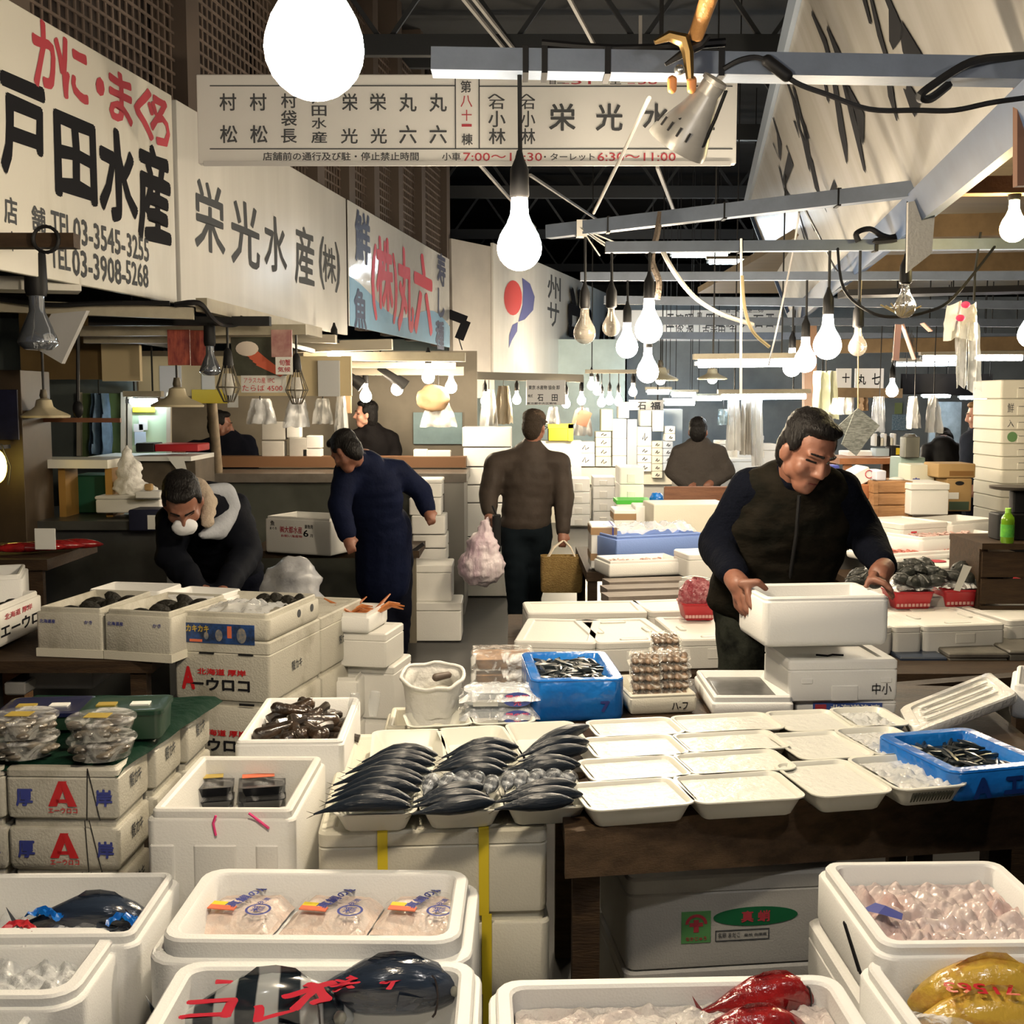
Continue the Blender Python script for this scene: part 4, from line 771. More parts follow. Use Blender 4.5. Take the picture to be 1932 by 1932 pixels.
for i, (px, py) in enumerate(((192, 1385), (45, 1382))):
    c = onz(px, py, tz+.045)
    for k in range(2):
        o = thing('oyster_tub', 'round clear tub of oysters, %s of the %s pair on the green sheet' % (('lower', 'upper')[k], ('right', 'left')[i]), 'tub', (c.x, c.y, tz-.004+.047*k), 0, 'round oyster tubs')
        MB().lathe([(.062, 0), (.074, .036), (.078, .038), (.078, .041)], 28, cap1=False).build('tub', film('tub_clear', (.8, .8, .75), .22, .06, bump=.1), o)
        rn = random.Random(i*5+k); mb = MB()
        for q in range(34): a, r_ = rn.uniform(0, 6.3), .064*math.sqrt(rn.random()); mb.ball((r_*cos(a), r_*sin(a), rn.uniform(.010, .030)), (rn.uniform(.012, .022), rn.uniform(.010, .018), rn.uniform(.006, .011)), 8, 6)
        tag(mb.build('oysters', oy, o), kind='stuff')
        MB().lathe([(.079, .041), (.074, .045), (.06, .044), (.002, .044)], 28, cap0=False).build('lid', film('lid_clear', (.9, .9, .9), .2, .05, bump=.1), o)
        if k: MB().box(-.035, .02, -.02, .02, .0455, .0465).build('label', goldl, o)
# ================================================================ stack with the colourful sticker
A1 = fbox((325, 1152), (508, 1160), .925, .5, .105, 'stained open box with a colourful sticker, on top of its stack', m=foamd, t=.022, floor=.06)
wS, aS, hS = A1['dim'][0], A1.rotation_euler[2], A1['dim'][1]; ux = V((cos(aS), sin(aS), 0)); uyS = V((-sin(aS), cos(aS), 0))
p, q = fpx(A1, 348, 1211), fpx(A1, 480, 1180); yy = -A1['dim'][1]/2-.002
stk = MB().box(p[0], q[0], yy, yy+.002, p[1], q[1]).build('sticker', mat('sticker', (.03, .09, .30), .4, col2=(.02, .03, .06), vscale=30), A1, smooth=False); L = q[0]-p[0]; H = q[1]-p[1]
MB().text('カキカキ', p[0]+.01, p[0]+L*.36, p[1]+H*.55, p[1]+H*.9, yy-.001, .04).build('lettering', goldl, stk, smooth=False)
mb = MB().box(p[0]+L*.08, p[0]+L*.26, yy-.001, yy, p[1]+H*.05, p[1]+H*.18); mb.box(p[0]+L*.62, p[0]+L*.68, yy-.001, yy, p[1]+H*.3, p[1]+H*.9); mb.build('orange_band', MATS['orange_ink'], stk, smooth=False)
mb = MB()
for x, z, r in ((.32, .38, .13), (.50, .42, .20), (.82, .45, .26)): mb.poly([(p[0]+L*x+.7*r*H*cos(t*.42)*1.4, yy-.0012, p[1]+H*z+r*H*sin(t*.42)*1.5) for t in range(15)])
mb.build('picture', mat('oyster_print', (.36, .30, .22), .5, col2=(.12, .15, .2), vscale=60), stk, smooth=False)
for y in (.03, .16): MB().lathe([(.016, 0), (.016, .002)], 14, T=M4.Translation((wS/2, y, .06)) @ M4.Rotation(pi/2, 4, 'Y')).build('round_mark', inkg, A1)
lv = [(.82, .235, True), (.585, .235, False), (.35, .18, False)]
for r in range(2):
    z = .82
    for l, (zt, hh, lid) in enumerate(lv):
        p = A1.location+uyS*(.505*r)+ux*(.0); p.z = zt-hh
        o = foam_at(p, aS, wS, .5, hh, 'grimy lettered box, %s layer, %s row under the box with the sticker' % (('top', 'second', 'lowest')[l], ('front', 'rear')[r]), 'lettered oyster boxes', foamd, lid=lid, lidh=.05, r=.012)
        if r == 0 and l < 2:
            y = -.252; zb = .04
            MB().text('ーウロコ', -.13, .115, zb, zb+.05, y, .035).build('lettering', ink, o, smooth=False)
            MB().text('北海道 厚岸', -.10, .10, zb+.06, zb+.085, y, .03).text('A', -.165, -.11, zb, zb+.09, y, .05).build('lettering', inkred, o, smooth=False)
        side_text(o, '殻カキ', -.05, .05, .08, .12, inkg)
        for x in (-.06, .10): MB().box(x-.03, x+.03, -.253, -.249, hh-.055 if lid else hh-.012, hh-.049 if lid else hh-.004).build('notch', dark, o)
p = A1.location+uyS*.25; st = thing('wooden_stand', 'dark stand on the floor under the stack with the sticker', 'stand', (p.x, p.y, 0), aS); MB().box(-wS/2, wS/2, -.24, .74, .0, .17).build('base', wood, st)
o = thing('bubble_wrap', 'crumpled clear wrap lying in the box with the sticker', 'wrap', A1.location+V((0, 0, .075)), aS); film_over(o, -.15, .12, -.21, .1, lambda u, v: .03*sin(pi*u)*sin(pi*v)+.01, bagt, amp=.018, sc=26, n=30)
dk = mat('dark_shell', (.028, .026, .021), .6, spec=.2, bump=1, bscale=40, var=.5, vscale=20)
def clams(base, pts, r, lab, grp, m=dk):
    pr = None
    for i, (x, y, z) in enumerate(pts):
        rr = r*(.85+.3*((i*37) % 10)/10); pt = matrix(base) @ V((x, y, z))
        if pr is None:
            pr = thing('clam', lab, 'clam', pt, .3, grp); mb = MB(); n = 12
            mb.loft([[(k*cos(t*2*pi/n)*r*(1.15 if sin(t*2*pi/n) > 0 else 1), k*sin(t*2*pi/n)*r*.9+dy*r, zz*r) for t in range(n)] for k, zz, dy in ((.05, -.55, 0), (.6, -.45, 0), (1, 0, 0), (.85, .25, .05), (.5, .48, .15), (.1, .58, .3))]); mb.build('shell', m, pr)
            MB().tube([(-r*.98, .0, 0.0), (0, -r*.90, 0), (r*.98, 0, 0)], r*.05, 5).build('lip', mat('shell_lip', (.10, .10, .085), .5), pr)
        else: dup(pr, pt, rot=(.5*sin(i*3), .5*cos(i*2), i*1.7), scale=rr/r)
clams(A1, [(-.02, .18, .09), (.03, .19, .092), (.08, .2, .085), (.13, .19, .09), (.10, .16, .08)], .03, 'dark clam at the back of the box with the sticker', 'clams in the sticker box')
# two open oyster boxes on a plank, box with a red A on its side
pl = thing('plank_shelf', 'dark plank shelf under the two stained open oyster boxes', 'shelf', (ony(190, 1245, 4.6).x, 4.65, 0)); MB().box(-.85, .30, -.35, .45, .70, .745).build('board', wood, pl)
for x in (-.8, .24):
    for y in (-.3, .4): MB().box(x-.03, x+.03, y-.03, y+.03, 0, .70).build('leg', wood, pl)
for i, (p1, p2) in enumerate((((66, 1145), (192, 1149)), ((194, 1149), (322, 1156)))):
    o = fbox(p1, p2, 0.938, .43, .19, 'stained open oyster box on the plank shelf, %s of the pair' % ('left', 'right')[i], 'open oyster boxes on the plank', foamd, t=.02, floor=.12, r=.012)
    w, d, h = o['dim']; y = -d/2-.002
    MB().text('北海道産', -w*.44, -w*.2, .13, .145, y, .02).text('かき', w*.24, w*.36, .13, .145, y, .02).build('lettering', inkb, o, smooth=False)
    MB().box(-w/2-.002, w/2+.002, -d/2-.003, d/2, .0, .032).build('lid_below', foamc, o)
    clams(o, [(-.06, -.1, .15), (0, -.06, .16), (.06, -.1, .15), (.04, .02, .16), (-.04, .05, .16), (.0, .13, .165), (.07, .1, .16)], .045, 'rough dark oyster in the %s stained open box' % ('left', 'right')[i], 'oysters in the %s open box' % ('left', 'right')[i])
    MB().add([(-.03, -.15, .18), (.08, -.13, .175), (.10, -.17, .17), (.0, -.19, .172)], [(0, 3, 2, 1)]).build('paper_slip', paper, o) if i else None
o = fbox((-230, 1165), (-48, 1165), .93, .62, .16, 'open box with a red A and black letters on its side, at the left edge', m=foam, floor=.1, t=.025); w, d, h = o['dim']
side_text(o, 'エーウロ', -.10, .27, .035, .085, ink, .03); side_text(o, 'A', -.22, -.12, .03, .11, inkred, .05); side_text(o, '北海道 厚岸', -.06, .2, .10, .125, inkr, .02)
clams(o, [(w*.36, .05, .13), (w*.40, .16, .12), (w*.30, .2, .12), (w*.38, -.05, .13)], .04, 'dark oyster in the box with the A on its side', 'oysters in the left edge box')
fbox((-90, 1090), (44, 1084), 1.0, .35, .3, 'plain white box behind the box with the A on its side', m=foamw)
fbox((213, 1096), (352, 1100), .93, .24, .184, 'white open box behind the pair of stained oyster boxes', m=foamw, back=True, t=.02)
fbox((357, 1104), (464, 1110), .93, .24, .109, 'white open box behind the box with the sticker', m=foamw, back=True, t=.02)
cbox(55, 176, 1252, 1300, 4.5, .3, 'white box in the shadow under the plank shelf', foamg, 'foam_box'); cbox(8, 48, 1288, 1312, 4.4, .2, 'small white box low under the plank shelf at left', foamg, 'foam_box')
# crab boxes
C1 = fbox((592, 1154), (696, 1158), .80, .27, .09, 'shallow white box of crabs, top of the stack beside the sticker stack', m=foamw, t=.014, floor=.02, r=.01)
crab = mat('crab_shell', (.55, .20, .06), .4, col2=(.35, .10, .03), vscale=20, bump=.3); crabr = mat('crab_red', (.36, .05, .03), .35)
def crab_at(loc, s, lab, m, rz=0):
    o = thing('crab', lab, 'crab', loc, rz); MB().ball((0, 0, 0), (.05*s, .042*s, .02*s), 12, 8).build('carapace', m, o)
    for sd in (-1, 1):
        for k in range(4):
            a = -.7+k*.45; p = V((sd*.045*s, .01*s*(k-1.5), 0)); e = p+V((sd*.07*s*cos(a), .07*s*sin(a), .035*s)); f = e+V((sd*.05*s*cos(a), .06*s*sin(a), -.01*s+.035*(k == 3))); MB().tube([p, e, f], [.008*s, .007*s, .003*s], 6).build('leg', m, o)
    return o
crab_at(matrix(C1) @ V((-.07, .0, .055)), 1.0, 'orange crab in the top crab box, beside the sticker stack', crab, .2); crab_at(matrix(C1) @ V((.05, .02, .06)), 1.1, 'orange crab with raised legs at the right of the top crab box', crab, .4)
def under(o, h, lab, dx=0, dy=0, w=None, m=None, lid=False):
    W_, D_, H_ = o['dim']; p = o.location-V((0, 0, h))+V((cos(o.rotation_euler[2])*dx, sin(o.rotation_euler[2])*dx+dy, 0)); return foam_at(p, o.rotation_euler[2], w or W_, D_, h, lab, None, m or foam, lid, r=.012)
C2 = under(C1, .155, 'white lidded box right under the top crab box', .05, .02, C1['dim'][0]+.05, foam, True)
C2b = under(C2, .24, 'white box under the lidded box of the crab stack', .03, .05, None, foam, True); C2c = under(C2b, C2b.location.z, 'lowest white box of the crab stack, standing on the floor', 0, 0, None, foam)
C3 = fbox((585, 1277), (676, 1279), .53, .24, .20, 'open white box with red crab legs low beside the sticker stack', m=foam, t=.016, floor=.08, r=.01)
crab_at(matrix(C3) @ V((0, .03, .12)), 1.0, 'red crab in the low open box beside the sticker stack', crabr, .5); C4 = under(C3, C3.location.z, 'white box on the floor under the red crab', .0, .0, None, foam)
# ================================================================ goods at the back of the wooden counter
for i, q in enumerate([((757, 1372), (880, 1367), (890, 1338), (775, 1345)), ((884, 1367), (1000, 1362), (1003, 1333), (893, 1338))]):
    tray(q, .83, .045, 'shallow white slotted basket under the %s' % ('white bag of shells', 'two clear logo packs')[i], 'slotted baskets behind the fish trays', name='basket', basket=True)
c = onz(860, 1345, .80); foam_at(V((c.x, c.y+.02, 0)), R(2), .42, .24, .785, 'plain white box standing behind the fish trays under the two baskets', m=foamc)
c = onz(816, 1358, .80); bg = thing('shell_bag', 'white plastic bag with rolled open rim holding shells, beside the clear logo packs', 'bag', (c.x, c.y+.02, .80))
def bagf(u, v):
    a = 2*pi*u; k = .075*(1+.12*NZ.noise(V((cos(a)*1.5, sin(a)*1.5, v*3)))); z = .125*v
    if v > .8: k *= 1+.14*(v-.8)/.2
    return (k*cos(a)*(1+.08*v), k*sin(a), z+.008*NZ.noise(V((cos(a)*2, sin(a)*2, 7)))+.02*v*sin(a))
mb = MB().grid(bagf, 36, 14); mb.grid(lambda u, v: (lambda p: (p[0]*(.96-.12*v), p[1]*(.96-.12*v), p[2]-.09*v))(bagf(u, 1)), 36, 5); mb.tube([V(bagf(k/36, 1)) for k in range(37)], .006, 6)
mb.build('bag', mat('bag_cloth', (.74, .73, .69), .45, bump=.7, bscale=18), bg, ang=70)
MB().ball((.02, .02, .06), (.055, .05, .03)).build('shells', mat('pale_shell', (.5, .47, .40), .5, var=.3, vscale=25), bg); capsule(MB(), (.01, 0, .12), (.045, .01, .125), .012, .010).build('shell_end', mat('shell_brown', (.12, .09, .07), .5), bg)
logo = [mat('logo_blue', (.06, .10, .40), .3), mat('logo_pink', (.75, .12, .25), .4)]
for k in range(2):
    c = onz(938, 1358, .80); o = thing('fish_pack', '%s clear pack with an oval blue and pink label beside the white bag' % ('lower', 'upper')[k], 'pack', (c.x, c.y-.01, .80+.052*k), R(3), 'clear logo packs')
    MB().prof(.19, .12, [(.014, 0), (.0, .01), (0, .044), (.02, .05)], .04).build('tray', mat('pack_white', (.62, .66, .70), .15, alpha=.8, bump=.5, bscale=30, coat=.6), o)
    film_over(o, -.11, .12, -.075, .07, lambda u, v: .052-.03*(1-min(1, 6*min(u, 1-u, v, 1-v))), filmc, amp=.006, sc=35, seed=k)
    y = -.064; MB().poly([(.055+.042*cos(t*.3), y, .026+.021*sin(t*.3)) for t in range(21)]).build('oval_label', logo[0], o, smooth=False)
    MB().text('雪の花', .022, .088, .027, .040, y-.001, .04).text('光', .044, .066, .009, .024, y-.001, .04).build('lettering', logo[1], o, smooth=False); MB().box(-.07, .0, y-.001, y, .008, .026).build('price_label', paper, o, smooth=False)
for k in range(2):
    c = onz(948, 1290, .80); o = thing('seafood_pack', '%s of two flat packs of orange seafood left of the blue lined box' % ('lower', 'upper')[k], 'pack', (c.x, c.y+.05, .80+.052*k), R(2), 'flat orange packs')
    MB().prof(.20, .16, [(.02, 0), (.006, .03), (.0, .034)], .02).build('food', mat('orange_food', (.50, .30, .16), .4, col2=(.25, .14, .08), vscale=25), o)
    MB().prof(.21, .17, [(.0, .0), (0, .036), (.008, .05), (.02, .052)], .02).build('clear_tray', film('tray_film', (.8, .8, .78), .4, .1), o)
bb = fbox((1001, 1284), (1180, 1281), .925, .38, .125, 'box wrapped in blue plastic sheet full of small dark fish, behind the trays', m=bluef, t=.032, r=.03, floor=.095, led=.0, lip=.004); w, d, h = bb['dim']
MB().text('7', w*.24, w*.34, .03, .062, -d/2-.003, .05).build('lettering', inkb, bb, smooth=False)
def sil(base, lvl, lab, m=None, n=150, sx=.13, sy=.15, L=.035):
    rn = random.Random(5); o = thing('small_fish', lab, 'fish', base.location.copy(), base.rotation_euler[2]); mb = MB()
    for k in range(n):
        x, y, a = rn.uniform(-sx, sx), rn.uniform(-sy, sy), rn.uniform(0, 6.3); p = V((x, y, lvl+rn.uniform(0, .012))); e = V((cos(a)*L, sin(a)*L, rn.uniform(-.006, .006))); mb.m(0 if rn.random() < .93 else 1); mb.tube([p-e, p-e*.4, p+e*.4, p+e], [.002, .006, .006, .002], 5)
    mb.box(-sx-.02, sx+.02, -sy-.02, sy+.02, lvl-.02, lvl); mb.build('heap', [m or mat('little_fish', (.012, .018, .022), .3, coat=.2), mat('silver_fish', (.55, .55, .50), .25, metal=.5)], o); return tag(o, kind='stuff')
sil(bb, .10, 'small dark silvery fish heaped in the blue wrapped box', sx=w/2-.05, sy=d/2-.05)
rb2 = fbox((1797, 1458), (1990, 1440), .875, .32, .075, 'blue wrapped box of dark seafood at the right edge of the wooden counter', m=bluef, t=.035, r=.03, floor=.035, led=0, lip=.004); w, d, h = rb2['dim']
MB().text('A', -w*.30, -w*.12, .008, .058, -d/2-.003, .06).text('エ', .0, w*.2, .012, .055, -d/2-.003, .05).build('lettering', mat('navy_ink', (.006, .03, .16), .4), rb2, smooth=False)
sil(rb2, .045, 'dark seafood on ice in the blue wrapped box at the right edge', n=60, sx=w/2-.05, sy=d/2-.05)
sb = fbox((1188, 1312), (1316, 1307), .862, .26, .062, 'small white box of packed scallops with brush writing, beside the blue box', m=foamc, t=.012, r=.008, floor=.01, led=.002, lip=.01); w, d, h = sb['dim']
MB().text('ハ-フ', w*.12, w*.36, .014, .036, -d/2-.003, .01).build('lettering', ink, sb, smooth=False)
scal = mat('scallop_food', (.26, .15, .075), .4, col2=(.07, .04, .025), vscale=30, coat=.5)
for ci, (px, py, n, y0) in enumerate(((1222, 1340, 6, .0), (1277, 1336, 6, .0), (1262, 1312, 7, .10))):
    c = onz(px, py, .81)
    for k in range(n):
        o = thing('scallop_pack', 'small clear pack of scallops in the %s stack above the white box' % ('left', 'right', 'rear')[ci], 'pack', (c.x+.003*(k % 2), c.y+.05+.010*k, .812+.024*k), .1*(-1)**k, 'scallop packs, %s stack' % ('left', 'right', 'rear')[ci], rx=R(16))
        mb = MB()
        for q in range(4): mb.ball((-.03+.02*q, -.012, .011), (.013, .019, .010), 8, 6); mb.ball((-.03+.02*q, .014, .011), (.013, .019, .010), 8, 6)
        mb.build('scallops', scal, o); MB().prof(.094, .07, [(.006, 0), (0, .018), (-.003, .020), (.004, .023)], .012).build('clear_tray', film('scallop_film', (.8, .78, .72), .22, .08), o)
g = fbox((1343, 1314), (1500, 1314), .868, .34, .066, 'white open box of grey slush, left of the stacked boxes by the man', m=foamw, t=.02, floor=.045, r=.012, led=.006); w, d, h = g['dim']
o = thing('slush', 'grey slush in the white open box beside the man', 'slush', g.location.copy(), g.rotation_euler[2]); MB().rbox(-w/2+.03, w/2-.03, -d/2+.03, d/2-.03, .04, .05).build('surface', mat('slush_grey', (.16, .16, .16), .25, var=.3, vscale=15), o); tag(o, kind='stuff')
nb = fbox((1500, 1322), (1694, 1322), .842, .24, .042, 'flat white box with blue printing under the handwritten box', m=foamw, lid=True, lidh=.01, r=.01); w, d, h = nb['dim']
k = MB().box(-w*.33, w*.35, -d/2-.003, -d/2-.001, .004, .036).build('blue_strip', mat('strip_blue', (.05, .10, .36), .5), nb, smooth=False)
MB().text('北海道漁連', -w*.16, w*.33, .008, .032, -d/2-.004, .03).build('lettering', paper, k, smooth=False); MB().box(-w*.31, -w*.2, -d/2-.0042, -d/2-.0032, .008, .032).build('red_square', inkr, k, smooth=False)
hb_ = fbox((1487, 1247), (1697, 1244), .967, .26, .125, 'closed white box with handwritten characters, under the box the man holds', m=foamw, lid=True, lidh=.03, r=.012); w, d, h = hb_['dim']
MB().text('中小', w*.26, w*.44, .022, .056, -d/2-.003, .005).build('lettering', ink, hb_, smooth=False)
for x0, x1, z0, z1 in ((-.035, .045, .004, .05), (-.125, -.09, .056, .072), (.11, .145, .056, .072)): MB().rbox(x0, x1, -d/2-.003, -d/2+.01, z0, z1, .004, .002).build('raised_panel', foamw, hb_)
MB().tube([(-.06, -.06, h+.001), (-.03, -.075, h+.001), (-.01, -.06, h+.001), (.02, -.07, h+.001)], .003, 5).build('pen_mark', ink, hb_)
held = fbox((1441, 1128), (1682, 1124), 1.16, .26, .145, 'empty white foam box held in both hands by the man in the vest', m=foamw, t=.022, floor=.02, r=.022, led=.004, lip=.012)
# leaning lid, rail and edge box at right
ld = thing('box_cover', 'white foam lid leaning at the right end of the wooden counter', 'lid', ony(1720, 1385, 3.06)); Q = [ony(1722, 1384, 3.06), ony(1922, 1308, 3.22), ony(1868, 1266, 3.5), ony(1697, 1334, 3.22)]; q0 = ld.location
n = (Q[1]-Q[0]).cross(Q[3]-Q[0]).normalized()*.03; ring = lambda k, off: [tuple((Q[0]+(Q[1]-Q[0])*u+(Q[3]-Q[0])*v+(Q[2]-Q[1]-Q[3]+Q[0])*u*v)-q0+n*off) for u, v in rrect(k, 1-k, k*1.3, 1-k*1.3, .07)]
MB().loft([ring(.01, -1), ring(0, -.8), ring(0, -.15), ring(.015, 0), ring(.09, 0), ring(.1, -.2)]).build('lid', mat('lid_wet', (.80, .79, .74), .22, bump=.2, bscale=90, coat=.4), ld)
mb = MB()
for k in (.3, .5, .7): mb.bar((Q[0].lerp(Q[3], k)).lerp(Q[1].lerp(Q[2], k), .16)-q0+n*.02, (Q[0].lerp(Q[3], k)).lerp(Q[1].lerp(Q[2], k), .86)-q0+n*.0, .012, .004)
mb.build('rib', MATS['lid_wet'], ld)
fbox((1905, 1292), (1990, 1300), .90, .3, .1, 'white box cut by the right edge behind the leaning lid', m=foamw)
o = thing('wooden_rail', 'brown wooden rail behind the leaning white lid', 'rail', ony(1690, 1315, 4.0)); MB().bar((0, 0, 0), ony(1990, 1290, 4.1)-o.location, .06, .09).build('rail', wood, o); 
for x in (1700, 1930): p = ony(x, 1313, 4.03)-o.location; MB().box(p.x-.03, p.x+.03, p.y-.02, p.y+.02, -o.location.z, p.z).build('post', wood, o)
# ================================================================ middle counter made of lidded boxes, behind the man
mc = thing('low_table', 'dark low table under the row of lidded foam boxes behind the man', 'table', (0, 5.2, 0)); MB().box(-.02, 2.75, -.45, .30, .53, .59).build('top', wood, mc); MB().box(-.02, .95, .31, .9, .53, .59).box(1.55, 2.18, .31, .68, .53, .59).build('top', wood, mc)
for x in (.05, 1.2, 2.6):
    for y in (-.4, .25): MB().box(x-.03, x+.03, y-.03, y+.03, 0, .53).build('leg', wood, mc)
spec = [((968, 1209), (1124, 1213), .52, False, 'leftmost in the front row'), ((1127, 1213), (1281, 1208), .52, True, 'second from the left in the front row'), ((1284, 1207), (1430, 1204), .52, True, 'in the front row under the red netted basket'),
        ((1560, 1185), (1686, 1182), .46, False, 'in the front row just right of the man'), ((1688, 1182), (1741, 1181), .46, False, 'in the front row under the left red basket'), ((1745, 1181), (1899, 1176), .46, True, 'in the front row under the middle red basket'), ((1903, 1170), (2060, 1162), .46, False, 'in the front row cut by the right edge')]
for p1, p2, dp, nt_, lb in spec: fbox(p1, p2, .72, dp, .13, 'lidded foam box %s of the middle counter' % lb, 'lidded boxes of the middle counter', foam, lid=True, notch=nt_, lidh=.03)
for p1, p2, lb in (((994, 1157), (1224, 1154), 'left'), ((1227, 1154), (1330, 1150), 'right')): fbox(p1, p2, .72, .32, .13, 'lidded foam box in the rear row of the middle counter, %s of two' % lb, 'rear lidded boxes', foam, lid=True, lidh=.03)
# red baskets, shells and wrapped fish
def basket(px, py, w, d, h, lab, m=redp, z=.72, rz=R(5)):
    c = onz(px, py, z); o = thing('red_basket', lab, 'basket', (c.x, c.y+d/2, z), rz, 'red baskets on the middle counter')
    MB().prof(w, d, [(.02, 0), (.016, .004), (.0, h-.01), (-.004, h-.008), (-.004, h), (.003, h), (.022, .01)], .02).build('body', m, o)
    mb = MB()
    for k in range(9): x = -w*.38+w*.76*k/8; mb.box(x-.006, x+.006, -d/2+.008, -d/2+.016, .012, .026)
    mb.build('opening', mat('slot_pink', (.75, .45, .42), .6), o, smooth=False); o['dim'] = (w, d, h); return o
k1 = basket(1722, 1150, .20, .17, .085, 'red plastic basket of film wrapped fish, nearest the held box'); k2 = basket(1818, 1146, .21, .17, .085, 'red plastic basket of film wrapped fish, second from the held box'); k3 = basket(1890, 1122, .20, .17, .08, 'red plastic basket at the far right, under dark shellfish')
for k, b in ((0, k1), (1, k2)):
    o = thing('wrapped_fish', 'silvery fish in clear film heaped in the %s red basket' % ('nearest', 'second')[k], 'fish', b.location+V((0, 0, .06)), b.rotation_euler[2])
    fish_mb(.24, .05, .10, .04).build('fish', mat('grey_fish', (.30, .28, .28), .2, coat=.7, col2=(.10, .09, .10), vscale=18, bump=.4), o).location = (-.12, -.02, .03); fish_mb(.22, .045, .09, .05).build('fish', MATS['grey_fish'], o).location = (-.10, .03, .045)
    film_over(o, -.125, .125, -.10, .09, lambda u, v: .035+.05*sin(pi*u)*sin(pi*v), filmc, amp=.012, sc=24, seed=k)
nk = basket(1320, 1172, .16, .16, .08, 'red netted basket beside the man\'s hip', rz=R(3)); o = thing('red_net', 'crumpled dark red net heaped in the basket by the man\'s hip', 'net', nk.location+V((0, 0, .07)))
def netf(u, v): a = 2*pi*u; k = .085*cos(v*pi/2)**.7; return (k*cos(a)*1.05, k*sin(a)*.9, .11*sin(v*pi/2)+.02*NZ.noise(V((u*14, v*5, 2))))
MB().grid(netf, 40, 10).build('net', mat('net_red', (.34, .05, .07), .35, bump=1, bscale=60, col2=(.62, .30, .32), vscale=45, stretch=(1, .3, 1), thr=(.3, .55), coat=.3), o)
ab = mat('abalone', (.012, .014, .013), .45, spec=.25, bump=.4, bscale=40, col2=(.028, .03, .028), vscale=14, coat=.1)
heaps = [('left', [(1612, 1100), (1632, 1094), (1650, 1098), (1640, 1084), (1618, 1085), (1662, 1090)], 5.5, 'left heap behind the held box'), ('mid', [(1702, 1095), (1722, 1100), (1742, 1098), (1765, 1098), (1712, 1080), (1735, 1078), (1755, 1080), (1700, 1074), (1772, 1085), (1748, 1066), (1724, 1066)], 5.55, 'middle heap behind the red baskets'), ('right', [(1800, 1090), (1826, 1092), (1850, 1098), (1878, 1096), (1812, 1072), (1840, 1070), (1866, 1076), (1888, 1084), (1856, 1062)], 5.6, 'right heap behind the red baskets')]
ba = None
for nm, pts, Y, lb in heaps:
    for i, (px, py) in enumerate(pts):
        c = ony(px, py, Y-.0+(1100-py)*.004)
        lab, grp = 'large dark shellfish in the %s' % lb, 'dark shellfish, %s heap' % nm
        if ba is None:
            ba = thing('shellfish', lab, 'shellfish', c, .2, grp); mb = MB(); mb.loft([[(k*.042*cos(t*pi/7)*(1.3+.2*cos(t*pi/7)), k*.042*sin(t*pi/7), z*.04) for t in range(14)] for k, z in ((.1, -.6), (.7, -.5), (1, -.1), (.92, .25), (.65, .62), (.2, .82))]); mb.build('shell', ab, ba); MB().tube([(-.05, 0, .02), (0, .0, .034), (.05, 0, .022)], .004, 5).build('ridge', mat('ridge', (.06, .06, .055), .4), ba)
        else: dup(ba, c, rot=(.25*sin(i*2.3), .3*cos(i*1.7), i*.9), label=lab, group=grp)
o = thing('price_tag', 'white price tag with red marks stuck in the right heap of shellfish', 'tag', ony(1812, 1090, 5.45)); MB().add([(-.03, 0, -.06), (.0, 0, -.065), (.06, .02, .05), (.02, .02, .06)], [(0, 1, 2, 3)]).build('card', paper, o, smooth=False)
crt = thing('shell_stand', 'grey foam slab under the heaps of dark shellfish', 'slab', (ony(1750, 1100, 5.7).x, 5.74, .59)); MB().rbox(-.4, .19, -.14, .14, 0, ony(1750, 1108, 5.7).z-.62, .02).build('slab', foamg, crt)
for x0, x1, y0, y1, lb in ((1698, 1784, 1240, 1292, 'dark blue tub in the shadow under the middle counter'), (1790, 1900, 1232, 1280, 'grey tub with a cloudy lid under the middle counter'), (1905, 1990, 1228, 1262, 'grey tub at the right edge under the middle counter')): cbox(x0, x1, y0, y1, 5.0, .35, lb, mat('tub_blue', (.03, .045, .08), .4) if x0 < 1700 else mat('tub_grey', (.16, .15, .13), .5, var=.4, vscale=10), 'tub', 'tub', lid=True)
# ================================================================ slatted table and boxes beyond the middle counter
sl = thing('slatted_table', 'grey wooden slatted table with long white box and blue box', 'table', (0, 0, 0)); z = .72
slat = mat('slat_wood', (.26, .22, .19), .6, bump=.2, var=.35, vscale=5, stretch=(1, 6, 6))
for (a, b_) in (((1141, 1122), (1560, 1108)), ((1139, 1108), (1560, 1095)), ((1143, 1095), (1560, 1082)), ((1147, 1083), (1560, 1070)), ((1150, 1072), (1560, 1060)), ((1152, 1062), (1560, 1051))):
    p, q = onz(*a, z), onz(*b_, z); MB().bar(p-V((0, 0, .02)), q-V((0, 0, .02)), .15, .04).build('slat', slat, sl, smooth=False)
for px, py in ((1148, 1120), (1552, 1108), (1158, 1062), (1552, 1051)): p = onz(px, py, z); MB().box(p.x-.03, p.x+.03, p.y-.03, p.y+.03, 0, z-.04).build('leg', wood, sl)
lw = fbox((1148, 1059), (1289, 1054), .815, .27, .095, 'long shallow white box of small fish on the slatted table', m=foamw, t=.02, floor=.06, r=.01); sil(lw, .065, 'small fish with red marks in the long white box', mat('pink_bits', (.6, .4, .36), .4), 60, lw['dim'][0]/2-.06, .08, .02)
fbox((1297, 1046), (1370, 1044), .86, .25, .14, 'white box half hidden behind the man\'s elbow', m=foamw, lid=True); fbox((1322, 1096), (1352, 1092), .80, .16, .08, 'small white box of silver fish by the man\'s elbow', m=foamw, t=.012, r=.008)
ibl = fbox((1161, 1013), (1330, 1005), .885, .3, .165, 'large blue foam box with clear film, behind the long white box', m=bluebox, t=.025, r=.012, floor=.14)
